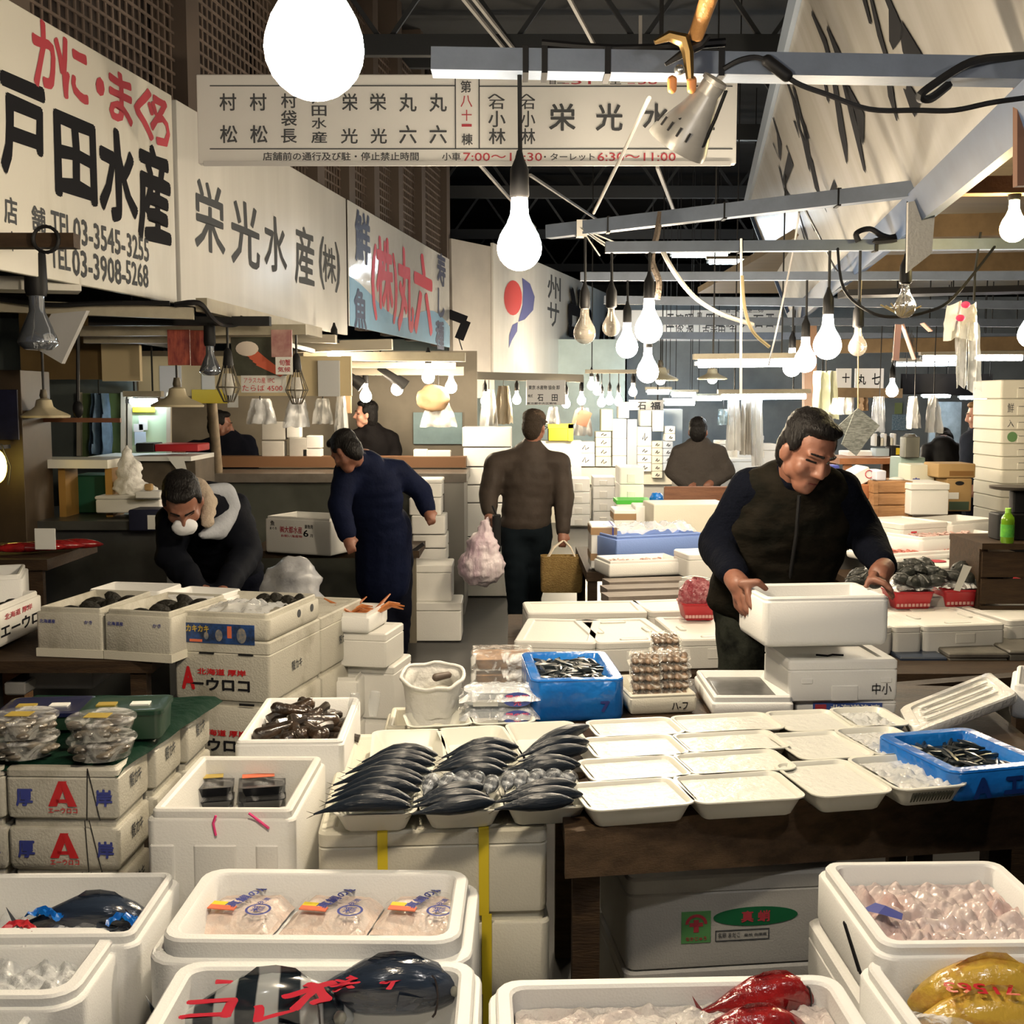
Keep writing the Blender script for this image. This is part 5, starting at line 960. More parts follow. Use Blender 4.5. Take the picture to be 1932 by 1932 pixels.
o = thing('clear_film', 'loose clear film spilling from the large blue foam box', 'film', ibl.location+V((0, 0, .165)), ibl.rotation_euler[2]); film_over(o, -.26, .27, -.13, .16, lambda u, v: .02+.035*sin(pi*v), bagt, amp=.03, sc=18, n=30)
tp = mat('brown_tape', (.32, .20, .10), .5)
def taped(x0, x1, y0, y1, Y, dp, lb, bands=(.25, .9), m=foamw, blue=False):
    o = cbox(x0, x1, y0, y1, Y, dp, lb, m); w, d, h = o['dim']
    for b in bands: MB().box(-w/2-.003, w/2+.003, -d/2-.003, d/2+.003, h*b-.025, h*b+.02).build('tape', tp, o, smooth=False)
    if blue: MB().box(w*.32, w*.38, -d/2-.005, d/2, 0, h+.002).build('blue_strap', inkb, o, smooth=False)
    return o
taped(1115, 1163, 992, 1073, 7.35, .3, 'white box bound with brown tape and a blue strap, left of the blue box', (.28, .88), blue=True)
p0 = ony(1139, 1073, 7.5); o = thing('pallet', 'wooden pallet stand under the brown taped box', 'pallet', (p0.x, 7.5, 0)); MB().box(-.12, 1.15, -.15, 1.15, p0.z-.06, p0.z).build('deck', wood, o)
for x in (-.08, 1.08):
    for y in (-.1, 1.1): MB().box(x-.03, x+.03, y-.03, y+.03, 0, p0.z-.06).build('leg', wood, o)
taped(1158, 1199, 962, 1040, 8.3, .3, 'small white box with one brown tape band behind the blue box', (.84,)); cbox(1198, 1228, 955, 1040, 8.35, .3, 'white printed box beside the one with a single tape band', foamw, 'foam_box')
cbox(1226, 1372, 951, 1045, 8.1, .35, 'long cream box behind the large blue box', foamc, 'foam_box', rz=R(6))
MB_ = cbox(1253, 1376, 918, 958, 8.75, .04, 'red brown plank standing on edge in front of the grey coated man', woodr, 'plank', 'plank', r=.004)
g = cbox(1164, 1229, 945, 958, 8.8, .3, 'flat white box with a bright green edge', foamw, 'foam_box'); w, d, h = g['dim']; MB().box(-w/2-.003, w/2+.003, -d/2-.003, d/2, h*.5, h+.003).build('green_edge', mat('bright_green', (.05, .45, .03), .5), g, smooth=False)
o = thing('blue_bag', 'crumpled bright blue bag left of the red brown plank', 'bag', ony(1240, 957, 8.8)); mb = MB().ball((0, .05, .055), (.055, .05, .055), 14, 10); remesh('bag', mb, .012, bluef, o, 1, .012, 40)
# boxes on the slatted table's right part
wl = fbox((1730, 1073), (1906, 1062), .86, .42, .15, 'closed white box with a round red stamp on its lid, behind the dark shellfish', m=foam, lid=True, lidh=.04); w, d, h = wl['dim']
mb = MB().lathe([(.05, h-.003), (.05, h-.001)], 20).box(-.13, -.08, .0, .02, h-.004, h-.002).build('red_stamp', inkr, wl); MB().box(-.22, -.12, -.02, 0, h-.004, h-.002).box(.12, .22, .04, .06, h-.004, h-.002).build('print', inkg, wl)
lt = fbox((1676, 1046), (1862, 1034), .90, .36, .06, 'wide shallow white tray box of red fish, above the stamped box', m=foamw, t=.03, floor=.03); sil(lt, .035, 'red fish pieces in the wide shallow tray box', mat('red_bits', (.5, .18, .14), .4), 70, lt['dim'][0]/2-.1, .08, .022)
under(lt, .138, 'white box under the left end of the wide tray box', -.1, .02, .2, foamw)
b36 = fbox((1702, 989), (1791, 984), 1.02, .38, .18, 'closed white box with a red number written sideways, behind the tray boxes', m=foam, lid=True, lidh=.035); w, d, h = b36['dim']
MB().text('136', -.06, .06, -.025, .02, -.003, .005, T=M4.Translation((-w*.25, -d/2, h*.42)) @ M4.Rotation(pi/2, 4, 'Y')).build('lettering', mat('red_marker', (.7, .05, .07), .5), b36, smooth=False)
blb = cbox(1634, 1699, 990, 1030, 6.9, .3, 'pale blue printed box between the man\'s arm and the box with the red number', bluebox, 'printed_box'); w, d, h = blb['dim']; MB().text('組合', 0, w*.3, .01, .05, -d/2-.002, .03).build('lettering', inkb, blb, smooth=False)
ob = fbox((1738, 1014), (1884, 1004), .965, .3, .1, 'open white box heaped with red and white fish, right of the red number box', m=foamw, t=.02, floor=.06); sil(ob, .085, 'red and white fish pieces in the open box by the bottle', mat('redwhite', (.7, .5, .46), .3), 80, ob['dim'][0]/2-.075, .065, .02)
fbox((1795, 985), (1884, 978), 1.02, .3, .12, 'white open box behind the heap of red and white fish', m=foam, t=.02)
ts = thing('side_table', 'dark table holding the boxes between the man and the bottle', 'table', (2.2, 6.4, 0)); MB().box(-.28, .75, -.3, .6, .66, .70).build('top', wood, ts); MB().box(.0, .75, .2, .6, .705, .835).build('upper_deck', wood, ts)
for x in (-.24, .7):
    for y in (-.26, .56): MB().box(x-.03, x+.03, y-.03, y+.03, 0, .66).build('leg', wood, ts)
# weighing scale and tea bottle at the right edge
cr = thing('wooden_crate', 'weathered wooden crate carrying the scale and green bottle', 'crate', (ony(1905, 1018, 5.6).x, 5.75, 0)); zc = ony(1880, 1022, 5.6).z
MB().box(-.16, .5, -.22, .2, zc-.03, zc).build('top', wood, cr); 
for i in range(3): MB().box(-.15, .48, -.205, -.185, zc-.035-.13*(i+1), zc-.045-.13*i).build('side_board', wood, cr)
for x in (-.14, .46): MB().box(x-.02, x+.02, -.19, .19, 0, zc-.03).build('leg', wood, cr)
sc = thing('weighing_scale', 'black platform weighing scale at the right edge', 'scale', ony(1912, 1020, 5.7)); sc.location.z = zc
MB().rbox(-.1, .14, -.06, .08, 0, .13, .02).build('body', dark, sc); MB().rbox(-.02, .06, -.03, .03, .13, .24, .01).build('column', dark, sc); MB().lathe([(.10, .245), (.12, .25), (.122, .262), (.11, .262)], 28).build('plate', mat('scale_plate', (.07, .06, .05), .35, metal=.6), sc)
bt = thing('tea_bottle', 'green capped plastic bottle of green tea on the wooden crate', 'bottle', ony(1900, 1022, 5.55)); bt.location.z = zc
MB().lathe([(.028, 0), (.031, .006), (.031, .11), (.028, .125), (.013, .145), (.012, .15)], 18).build('bottle', mat('tea', (.20, .42, .02), .08, trans=.3, coat=.5), bt); MB().lathe([(.0318, .03), (.0318, .09)], 18, cap0=False, cap1=False).build('label', mat('tea_label', (.16, .52, .05), .35, col2=(.06, .3, .05), vscale=30), bt); MB().lathe([(.014, .145), (.014, .166), (.012, .168)], 14).build('cap', mat('cap_green', (.30, .62, .08), .4), bt)
# ================================================================ helpers for the shops behind
def at(label, name, cat, px, py, Y, group=None): return thing(name, label, cat, ony(px, py, Y), 0, group)
def panel(x0, x1, y0, y1, Y, th, label, name, cat, m, group=None):
    a, c = ony(x0, y1, Y), ony(x1, y0, Y); o = thing(name, label, cat, ((a.x+c.x)/2, Y, a.z), 0, group); w, h = c.x-a.x, c.z-a.z
    MB().rbox(-w/2, w/2, 0, th, 0, h, .003, .002).build('panel', m, o, smooth=False); o['dim'] = (w, th*2, h); return o
def hung(x0, x1, y0, y1, Y, label, m, seed=1, taper=.45, amp=.035, name='plastic_bag', cat='bag', tie=.13):
    o = at(label, name, cat, (x0+x1)/2, y0, Y)
    def f(u, v):
        k = 1-taper*(1-v)**1.5; x = (x0+x1)/2+(x1-x0)*(u-.5)*k; p = ony(x, y0+(y1-y0)*v*(1+.06*NZ.noise(V((u*5, seed, 0)))), Y)-o.location
        p.y += amp*(sin(u*13+seed*2+v)+NZ.noise(V((u*6, v*4, seed)))); return p
    g = MB().grid(f, 16, 12); g.grid(lambda u, v: tuple(V(f(u, v))+V((0, .05+amp*2.2*sin(pi*u)*sin(pi*min(1, v+.1)), 0))), 16, 12); g.build('bag', m, o, ang=70)
    if tie: MB().tube([(0, 0, -.01), (0, .004, tie*.5), (.003, 0, tie)], .005, 5).build('tie', dark, o)
    return o
def tube_light(x0, x1, y0, y1, Y, label, st=120, col=COOL, r=.018, house=True, drop=1):
    a, c = ony(x0, y0, Y), ony(x1, y1, Y); o = thing('strip_light', label, 'light', (a+c)/2)
    MB().tube([a-o.location, c-o.location], r, 10).build('tube', mat('tube_%d_%d' % (st, col[2]*100), (1, 1, 1), .3, emit=st, ecol=col), o)
    d = (c-a).normalized()
    if house: MB().bar(a-o.location+V((0, 0, .05))-d*.04, c-o.location+V((0, 0, .05))+d*.04, .07, .04).build('housing', steelw, o)
    for p in (a, c): MB().bar(p-o.location-d*.03, p-o.location+d*.0, .03, .03).build('end_cap', metal, o)
    if drop:
        for t in (.15, .85): p = a.lerp(c, t)-o.location; MB().bar(p+V((0, 0, .06)), p+V((0, 0, (2.98 if p.x+o.location.x > 2.2 and Y < 14 else 5.6)-o.location.z)), .01).build('hanger', dark, o)
    return o
# ================================================================ left shops
gw = mat('shop_wall_green', (.10, .12, .115), .6, var=.25, vscale=3); bw = mat('shop_wall_brown', (.22, .14, .05), .6, var=.2, vscale=3); cw = mat('shop_wall_cream', (.66, .54, .32), .6, var=.12, vscale=2)
def wall(name, x0, x1, y0, y1, Y, m, th=.05):
    a, c = ony(x0, y1, Y), ony(x1, y0, Y); return struct(name, MB().box(a.x, c.x, Y, Y+th, max(0, a.z), c.z), m)
wall('wall_shop_left', -80, 250, 600, 1400, 8.3, gw); wall('wall_shop_back', 200, 900, 662, 1180, 11.15, mat('shop_back', (.30, .26, .20), .6, var=.25, vscale=2))
wall('wall_shop_header', 40, 196, 585, 716, 7.9, bw); wall('wall_shop_panel', 193, 262, 637, 719, 7.8, cw)
wall('wall_shop_far', 640, 1180, 640, 1010, 18.3, mat('far_teal', (.40, .50, .50), .6, var=.3, vscale=1.5)); wall('wall_right_far', 1180, 2050, 560, 1000, 21, mat('far_grey', (.38, .42, .44), .6, var=.35, vscale=1.2))
panel(-60, 38, 698, 1060, 6.4, .4, 'dark brown cabinet side at the left edge', 'cabinet', 'cabinet', mat('cabinet_brown', (.06, .04, .022), .5, var=.3)); panel(-20, 32, 735, 830, 6.36, .01, 'dark blue poster on the brown cabinet', 'poster', 'poster', mat('poster_navy', (.015, .016, .045), .4, var=.5, vscale=12))
o = at('yellow lit caged lamp at the left edge on the brown cabinet', 'cage_lamp', 'lamp', -6, 880, 6.2); MB().ball((0, 0, 0), (.05, .05, .09), 16, 10).build('glass', bulb_mat('yellow_lamp', 9, (1, .72, .12)), o)
for k in range(6): MB().tube([(.06*cos(k*1.05), .06*sin(k*1.05), -.1), (.075*cos(k*1.05), .075*sin(k*1.05), 0), (.03*cos(k*1.05), .03*sin(k*1.05), .12)], .003, 4).build('cage_wire', dark, o)
MB().bar((0, .02, .1), (0, .16, .1), .02).build('bracket', dark, o)
# rails and boards under the left signs
def rail(label, p, q, Y0, Y1, w, h, m, name='rail', cat='rail', up=0, back=0):
    o = beam(label, p, q, Y0, Y1, w, h, m, name, cat)
    if up:
        e = ony(*q, Y1)-o.location
        for t in (.08, .92): k = e*t; MB().bar(k+V((0, 0, h/2)), k+V((0, 0, up-o.location.z-e.z*t)), .014).build('hanger', dark, o)
    if back:
        e = ony(*q, Y1)-o.location
        for t in (.2, .85): k = e*t; MB().bar(k, V((k.x, back-o.location.y, k.z)), .03).build('bracket', dark, o)
    return o
rail('dirty ledge board under the sign with phone numbers', (-60, 535), (150, 540), 5.4, 5.6, .2, .06, signw, 'ledge', 'ledge'); rail('pale pipe rail under the sign with phone numbers', (-60, 575), (366, 592), 5.9, 6.1, .05, .06, steelw)
rail('long cream wooden rail running back under the clean white sign', (380, 575), (600, 628), 6.1, 8.4, .06, .07, steelw); rail('thick dark cable tray under the pale pipe rail', (170, 606), (510, 606), 6.5, 6.5, .06, .05, dark)
rail('cream cross rail above the crab posters', (130, 625), (578, 622), 6.9, 6.9, .05, .06, steelw); rail('lower cream cross rail behind the crab posters', (160, 640), (560, 640), 7.2, 7.2, .05, .05, steelw, back=8.95)
rail('grey board end under the blue wave banner', (562, 638), (634, 640), 8.6, 8.6, .1, .06, mat('board_grey', (.42, .38, .30), .6), back=11.2); rail('wider grey board below the blue wave banner', (560, 655), (740, 650), 9.0, 9.0, .1, .08, MATS['board_grey'])
rail('lit cream board shelf below the blue wave banner', (575, 672), (878, 674), 9.4, 9.4, .12, .07, steelw, back=11.2); rail('pipe under the lit cream board shelf', (600, 688), (860, 690), 9.6, 9.6, .05, .05, MATS['board_grey'], back=11.2); rail('brown lower board with hanging tools', (625, 700), (875, 700), 9.9, 9.9, .06, .07, MATS['board_grey'], back=11.2)
rail('grey hanging rail under the corrugated sign with the comma emblem', (870, 708), (1100, 714), 13.6, 13.8, .06, .09, MATS['board_grey'], back=16)
cable('thick black cable slung over the rails by the crab posters', [(330, 575, 6.0), (375, 572, 6.0), (400, 600, 6.2), (420, 612, 6.4), (445, 612, 6.5), (458, 598, 6.5)], .014); cable('black cable lying along the pale pipe rail', [(-40, 560, 5.85), (90, 575, 5.85), (200, 572, 5.9), (320, 572, 5.95)], .012)
o = at('dark wooden bar end with coiled cable in front of the phone numbers', 'wooden_bar', 'bar', -30, 455, 4.6); MB().bar((0, 0, 0), ony(145, 455, 4.6)-o.location, .07, .055).build('bar', wood, o); MB().tube([(.26+.05*cos(t*.6), -.05, .0+.05*sin(t*.6)) for t in range(22)], .007, 6).build('cable', black, o)
# reflector bulbs, caged lamps, enamel shades
def reflector(px, py, Y, s, tp, lab):
    o = at(lab, 'reflector_bulb', 'bulb', px, py, Y); MB().lathe([(.001, -.02*s), (.03*s, -.018*s), (.045*s, -.004*s), (.046*s, .0), (.035*s, .03*s), (.018*s, .07*s), (.017*s, .11*s)], 20).build('glass', mat('mirror_glass', (.55, .60, .68), .08, metal=.85), o)
    MB().lathe([(.022*s, .105*s), (.026*s, .12*s), (.024*s, .2*s), (.01*s, .23*s)], 12).build('socket', black, o); MB().tube([(0, 0, .22*s), (0, 0, ony(px, tp, Y).z-o.location.z)], .007, 6).build('cord', dark, o)
reflector(72, 645, 5.2, 1.9, 468, 'silver reflector bulb hanging under the wooden bar at left'); reflector(397, 700, 6.5, 1.3, 606, 'small silver reflector bulb hanging left of the first caged lamp')
def caged(px, py, Y, tp, lab):
    o = at(lab, 'caged_lamp', 'lamp', px, py, Y); r = .066
    MB().lathe([(.02, -.07), (.034, -.05), (.036, .02), (.028, .05)], 14).build('glass', mat('cage_glass', (.75, .74, .70), .1, alpha=.6, bump=.4, bscale=40), o); mb = MB()
    for k in range(8): a = k*pi/4; mb.tube([(.024*cos(a), .024*sin(a), .10), (r*cos(a), r*sin(a), -.025), (.028*cos(a), .028*sin(a), -.105)], .0035, 5)
    for rr, z in ((r, -.025), (.028, -.105)): mb.tube([(rr*cos(k*pi/8), rr*sin(k*pi/8), z) for k in range(17)], .0035, 5)
    mb.build('cage', mat('cage_steel', (.10, .085, .06), .45, metal=.4), o); MB().lathe([(.026, .08), (.03, .10), (.022, .17), (.01, .19)], 12).build('socket', black, o); MB().tube([(0, 0, .18), (0, 0, ony(px, tp, Y).z-o.location.z)], .007, 6).build('cord', dark, o)
caged(431, 722, 6.5, 606, 'unlit bulb in a diamond wire cage, left of the crab poster price sign'); caged(560, 728, 6.9, 622, 'unlit bulb in a diamond wire cage, right of the crab poster price sign')
sh = mat('enamel', (.60, .53, .36), .35, var=.15, vscale=8)
def shade(px, py, Y, w, tp, lab, lit=None):
    o = at(lab, 'pendant_lamp', 'lamp', px, py, Y); r = w/2
    MB().lathe([(r, 0), (r*1.02, .012), (r*.9, r*.16), (r*.5, r*.34), (r*.36, r*.46), (r*.30, r*.72), (r*.12, r*.80)], 30, cap0=False).build('shade', sh, o); MB().lathe([(r*.14, r*.78), (r*.17, r*.9), (r*.12, r*1.15)], 12).build('socket', MATS['cage_steel'], o)
    MB().tube([(0, 0, r*1.1), (0, 0, max(r*1.4, ony(px, tp, Y).z-o.location.z))], .007, 6).build('cord', dark, o)
    if lit: MB().ball((0, 0, .0), (.05, .05, .045), 14, 8).build('glass', bulb_mat('lit_%d_%d' % (lit, 54), lit), o)
shade(84, 788, 6.5, .27, 610, 'dusty cream enamel pendant shade at far left over the shelf'); shade(335, 768, 6.9, .30, 622, 'cream enamel pendant shade left of the seated man')
cable('black cord with an inline switch hanging beside the left pendant shade', [(147, 570, 6.0), (147, 700, 6.0), (147, 765, 6.0)], .009); o = at('black inline switch at the end of the cord beside the left pendant shade', 'cord_switch', 'switch', 147, 772, 6.0); MB().ball((0, 0, 0), (.028, .02, .045), 12, 8).build('switch', black, o)
rail('red and brown pipe behind the left pendant shade', (20, 792), (228, 793), 6.7, 6.7, .025, .025, mat('red_pipe', (.16, .06, .035), .5))
o = at('tilted white plastic sheet hanging behind the silver reflector bulb at left', 'plastic_sheet', 'sheet', 128, 592, 5.85); P = [ony(x, y, 5.85)-o.location for x, y in ((97, 592), (163, 586), (116, 686), (58, 652))]
MB().add([tuple(q) for q in P]+[tuple(q+V((.01, .02, 0))) for q in P], [(3, 2, 1, 0), (4, 5, 6, 7), (0, 1, 5, 4), (1, 2, 6, 5), (2, 3, 7, 6), (3, 0, 4, 7)]).build('sheet', mat('sheet_white', (.50, .50, .50), .45, var=.1), o, smooth=False)
# lit cubby with coat and the mint cupboard
panel(148, 232, 742, 862, 8.24, .02, 'green lit glass cubby door behind the white board shelf', 'glass_door', 'door', mat('cubby_green', (.10, .15, .06), .3)); panel(248, 318, 757, 855, 8.22, .02, 'bright mint cupboard with pinned notes under the strip light', 'cupboard', 'cupboard', mat('mint', (.46, .60, .42), .5))
tube_light(246, 296, 757, 757, 8.1, 'short cool strip light over the mint cupboard', 55, COOL, .02)
for x0, x1, y0, y1, m in ((252, 270, 800, 815, paperw), (262, 278, 785, 812, paperw), (254, 275, 815, 840, mat('pale_blue_paper', (.45, .55, .68), .6)), (250, 292, 768, 778, yel)): panel(x0, x1, y0, y1, 8.19, .004, 'note pinned in the mint cupboard, at %s' % ('upper left' if y0 == 800 else 'the centre' if y0 == 785 else 'lower left' if y0 == 815 else 'the top in yellow'), 'note', 'note', m)
hung(166, 206, 742, 858, 8.15, 'blue grey coat hanging in the green lit cubby', mat('coat_blue', (.10, .17, .26), .7, var=.4, vscale=10), 3, .3, .05, 'coat', 'coat')
for x in (150, 233, 246, 319): rail('pale door post %s' % {150: 'left of the hanging coat', 233: 'right of the hanging coat', 246: 'left of the mint cupboard', 319: 'right of the mint cupboard'}[x], (x, 740), (x, 860), 8.222, 8.222, .03, .03, mat('post_pale', (.44, .40, .32), .6), 'post', 'post')
sb_ = rail('white board shelf with the plastic bag in front, at left', (66, 872), (222, 873), 6.9, 6.9, .35, .05, plas, 'shelf_board', 'shelf')
for x in (128, 215): p = ony(x, 880, 6.9)-sb_.location; MB().box(p.x-.02, p.x+.02, -.1, .1, ony(x, 984, 6.9).z-sb_.location.z, -.02).build('leg', mat('orange_leg', (.40, .22, .05), .5), sb_)
cbox(134, 205, 897, 968, 7.0, .3, 'dark green box under the white board shelf', mat('green_box', (.01, .10, .055), .5), 'green_box'); cbox(181, 302, 936, 968, 6.7, .3, 'white foam box under the plastic bag at left', foam, 'foam_box', lid=True)
o = at('white plastic bag standing on the foam box left of the masked man', 'plastic_bag', 'bag', 237, 936, 6.75); mb = MB(); mb.ball((0, .08, .05), (.10, .07, .06), 16, 10).ball((0, .08, .14), (.075, .055, .09), 16, 10).ball((-.01, .08, .22), (.035, .03, .07), 12, 8).ball((.12, .07, .03), (.05, .04, .035), 12, 8); remesh('bag', mb, .012, mat('bag_solid', (.78, .77, .73), .4, bump=.5, bscale=25), o, 2, .014, 22)
cbox(272, 286, 913, 926, 6.6, .04, 'small brown packet beside the white plastic bag', card, 'packet'); cbox(255, 302, 928, 941, 6.55, .15, 'stack of papers on the dark blue box by the masked man', paper, 'paper_stack', 'papers'); b_ = cbox(243, 302, 962, 1002, 6.5, .2, 'dark blue box with a white label left of the masked man', mat('navy_box', (.01, .012, .035), .5), 'storage_box'); MB().box(.02, .075, -.104, -.101, .01, .09).build('label', paper, b_)
stl = mat('tank_steel', (.16, .165, .16), .35, metal=.6, var=.3, vscale=4)
a = ony(60, 985, 6.6); o = thing('steel_counter', 'stained steel counter behind the oyster boxes at left', 'counter', (0, 6.6, 0)); c = ony(310, 985, 6.6); MB().box(a.x-.3, c.x, -.05, .9, a.z-.04, a.z+.01).build('top', stl, o); MB().box(a.x-.1, c.x, .02, .9, 0, a.z-.04).build('front', stl, o)
o = thing('fish_table', 'dark wooden table of red fish at the left edge', 'table', (0, 5.6, 0)); a = ony(135, 1040, 5.6); MB().box(-3.0, a.x, -.3, .35, a.z-.05, a.z).build('top', wood, o); MB().box(-3.0, a.x-.03, -.28, -.25, a.z-.3, a.z-.05).build('apron', wood, o); MB().box(a.x-.25, a.x-.15, -.25, -.15, 0, a.z-.05).build('leg', woodl, o)
for k in range(4): p = ony(20+k*28, 1030, 5.5); fish_thing('red_fish', 'red fish in film on the dark table at left, %s' % ('nearest the frame edge', 'second from the frame edge', 'third from the frame edge', 'nearest the price card')[k], V((p.x-.12, 5.45+.05*k, a.z+.02)), .3, .05, .07, redf, .04, .02, 'red fish on the left table', rz=.2, eye=False)
panel(66, 104, 997, 1037, 5.38, .004, 'pale price card with pink marks leaning on the red fish', 'price_card', 'card', paper)
# table with red tray; posters and signs
o = thing('side_counter', 'grey counter with white paper top left of the seated man', 'counter', (0, 7.8, 0)); a, c = ony(176, 860, 7.8), ony(368, 860, 7.8); MB().box(a.x, c.x, -.1, .5, a.z-.03, a.z).build('top', paper, o); MB().box(a.x+.25, c.x, 0, .5, 0, a.z-.03).build('front', mat('counter_drab', (.14, .11, .075), .6, var=.4, vscale=5), o); MB().add([(c.x-.16, -.105, a.z), (c.x-.05, -.105, a.z), (c.x-.02, -.13, a.z-.09), (c.x-.09, -.13, a.z-.08)], [(0, 3, 2, 1)]).build('paper_flap', paper, o)
t = cbox(292, 374, 838, 852, 7.78, .3, 'shallow bright red tray on the white paper', redp, 'red_tray', 'tray'); cbox(256, 291, 836, 853, 7.78, .2, 'low dark box left of the red tray', dark, 'dark_box')
wall('wall_poster_board', 262, 662, 672, 747, 8.9, cw); panel(600, 640, 680, 748, 8.858, .04, 'pale grey board with a small blue heart mark beside the lit bulb', 'board', 'board', mat('board_pale', (.55, .56, .56), .5))
crabp = mat('crab_print', (.50, .13, .08), .25, col2=(.22, .05, .05), vscale=14, stretch=(3, 1, .8), coat=.5)
panel(317, 358, 622, 689, 6.868, .004, 'glossy red crab leg picture, left one above the pendant shade', 'poster', 'poster', crabp); panel(360, 388, 623, 690, 6.868, .004, 'glossy red crab leg picture, narrow one beside the left picture', 'poster', 'poster', crabp)
ps = panel(437, 540, 636, 709, 7.168, .006, 'dark poster of a red crab claw on white, between the caged lamps', 'poster', 'poster', mat('poster_dark', (.03, .028, .022), .35, col2=(.08, .085, .06), vscale=6)); w, _, h = ps['dim']
mb = MB()
for k in range(5): x0, z0 = -.10+.02*k, h*.62-.02*k; mb.add([(x0, -.004-.0004*k, z0), (x0+.06, -.004-.0004*k, z0+.035), (x0+.19, -.004-.0004*k, h*.28-.012*k), (x0+.15, -.004-.0004*k, h*.18-.012*k)], [(0, 3, 2, 1)])
mb.build('crab_picture', mat('crab_orange', (.60, .13, .07), .35), ps); MB().ball((-.07, -.004, h*.70), (.07, .003, .045), 14, 8).build('white_meat', mat('crab_white', (.7, .62, .54), .5), ps)
panel(512, 551, 622, 674, 6.868, .004, 'small glossy picture of dark red seafood beside the crab claw poster', 'poster', 'poster', mat('print_plum', (.30, .10, .12), .25, col2=(.55, .35, .30), vscale=9, coat=.5)); k = panel(520, 552, 673, 707, 6.868, .004, 'white card with red scribbles under the small seafood picture', 'price_card', 'card', paper); write(k, [('旬蟹', 527, 548, 678, 690), ('気候', 524, 548, 692, 702)], inkr, y=-.003)
k = panel(455, 540, 708, 741, 7.168, .004, 'white price sign with red handwriting under the crab claw poster', 'price_sign', 'sign', paper); write(k, [('アラスカ産 1PC', 460, 518, 712, 723), ('たらば 4500', 457, 533, 726, 738)], inkred, y=-.003, bold=.004)
panel(362, 432, 735, 761, 8.894, .004, 'yellow handwritten sheet behind the pendant shade', 'notice', 'notice', yel); panel(302, 342, 690, 752, 8.894, .004, 'white notice with fine print above the pendant shade', 'notice', 'notice', paperw); panel(381, 405, 700, 735, 8.894, .004, 'small white notice left of the diamond caged lamp', 'notice', 'notice', paper); panel(429, 449, 742, 769, 8.894, .004, 'small white slip below the left caged lamp', 'slip', 'slip', paper)
o = at('slanting worn pole in front of the seated man', 'pole', 'pole', 411, 890, 9.4); MB().tube([(0, 0, 0), ony(398, 745, 9.0)-o.location], .04, 10).build('pole', mat('worn_pole', (.30, .24, .17), .6, var=.4, vscale=10), o)
# counter of the middle shop
o = thing('stone_counter', 'long dark stone counter behind the man in blue', 'counter', (0, 9.3, 0)); a, c = ony(335, 893, 9.3), ony(838, 893, 9.3); g = mat('counter_front', (.085, .09, .075), .45, var=.25, vscale=3)
MB().box(a.x, c.x+.18, -.05, .75, a.z-.07, a.z).build('top', mat('counter_top', (.17, .15, .13), .25, var=.3, vscale=6), o); MB().box(a.x+.3, c.x, .02, .7, 0, a.z-.07).build('front', g, o); MB().box(c.x, c.x+.16, -.03, .7, 0, a.z-.07).build('end_post', mat('end_steel', (.25, .24, .22), .4, metal=.4), o)
rail('brown wooden ledge along the back of the stone counter', (366, 870), (880, 871), 10.0, 10.0, .25, .09, mat('ledge_brown', (.17, .085, .04), .5), 'ledge', 'ledge')
o = at('pale work glove lying on the left end of the stone counter', 'glove', 'glove', 372, 884, 9.4); mb = MB().ball((0, 0, .015), (.06, .04, .022))
for k in range(4): capsule(mb, (.04, -.02+.015*k, .015), (.10, -.03+.02*k, .03), .011, .009, 8)
remesh('glove', mb, .008, mat('glove', (.6, .54, .42), .8), o, 2)
# boxes and bags behind that counter
for x0, x1, y0, y1, Y, lb, m in ((494, 538, 795, 830, 10.0, 'grey printed box, upper of the pair behind the seated man', foamg), (494, 536, 832, 866, 10.0, 'grey printed box, lower of the pair behind the seated man', foamg), (546, 580, 826, 866, 10.0, 'grey box left of the white lettered box on the ledge', foamg), (578, 606, 822, 846, 10.0, 'white lid standing above the small lettered box', foamw), (571, 606, 847, 866, 10.0, 'small white lettered box on the ledge', foamw), (541, 566, 780, 826, 10.0, 'tall pale box in the corner behind the counter', foamw), (780, 806, 848, 866, 10.0, 'small white box on the ledge right of the young man', foamw), (806, 850, 850, 868, 10.0, 'low white box on the ledge by the white stack', foamw)): cbox(x0, x1, y0, y1, Y, .13, lb, m, 'foam_box')
BG = [(463, 518, 752, 800, 8.93, 'clear bag hanging under the price sign', bagt), (533, 583, 752, 806, 8.93, 'clear bag hanging below the right caged lamp', bagt), (590, 628, 752, 800, 8.93, 'bright white bag hanging below the pale grey board', bagw), (630, 655, 745, 815, 8.93, 'long white bag hanging left of the young man', bagw), (792, 862, 760, 806, 9.9, 'white bag hanging under the brown paper parcel', bagw), (905, 940, 735, 805, 13.65, 'white bag hanging behind the white stack, left one', bagw), (932, 968, 728, 800, 13.65, 'cream apron hanging behind the white stack', mat('apron_cream', (.68, .58, .42), .6)), (1030, 1058, 768, 800, 13.75, 'white bag with an orange panel hanging right of the capped man', bagw), (1082, 1118, 770, 822, 13.8, 'white bag hanging with a salmon coloured parcel', bagw)]
for i, (x0, x1, y0, y1, Y, lb, m) in enumerate(BG): hung(x0, x1, y0, y1, Y, lb, m, i, tie=(.16, .16, .16, .16, .28, .18, .14, .36, .37)[i])
o = at('brown paper parcel hanging under the bright bulb', 'paper_parcel', 'parcel', 818, 752, 9.9); mb = MB().ball((0, 0, .0), (.15, .08, .12), 14, 9); remesh('parcel', mb, .025, mat('kraft', (.34, .22, .12), .7), o, 1, .02, 12); MB().tube([(0, 0, .1), (0, 0, .25)], .006, 5).build('string', dark, o)
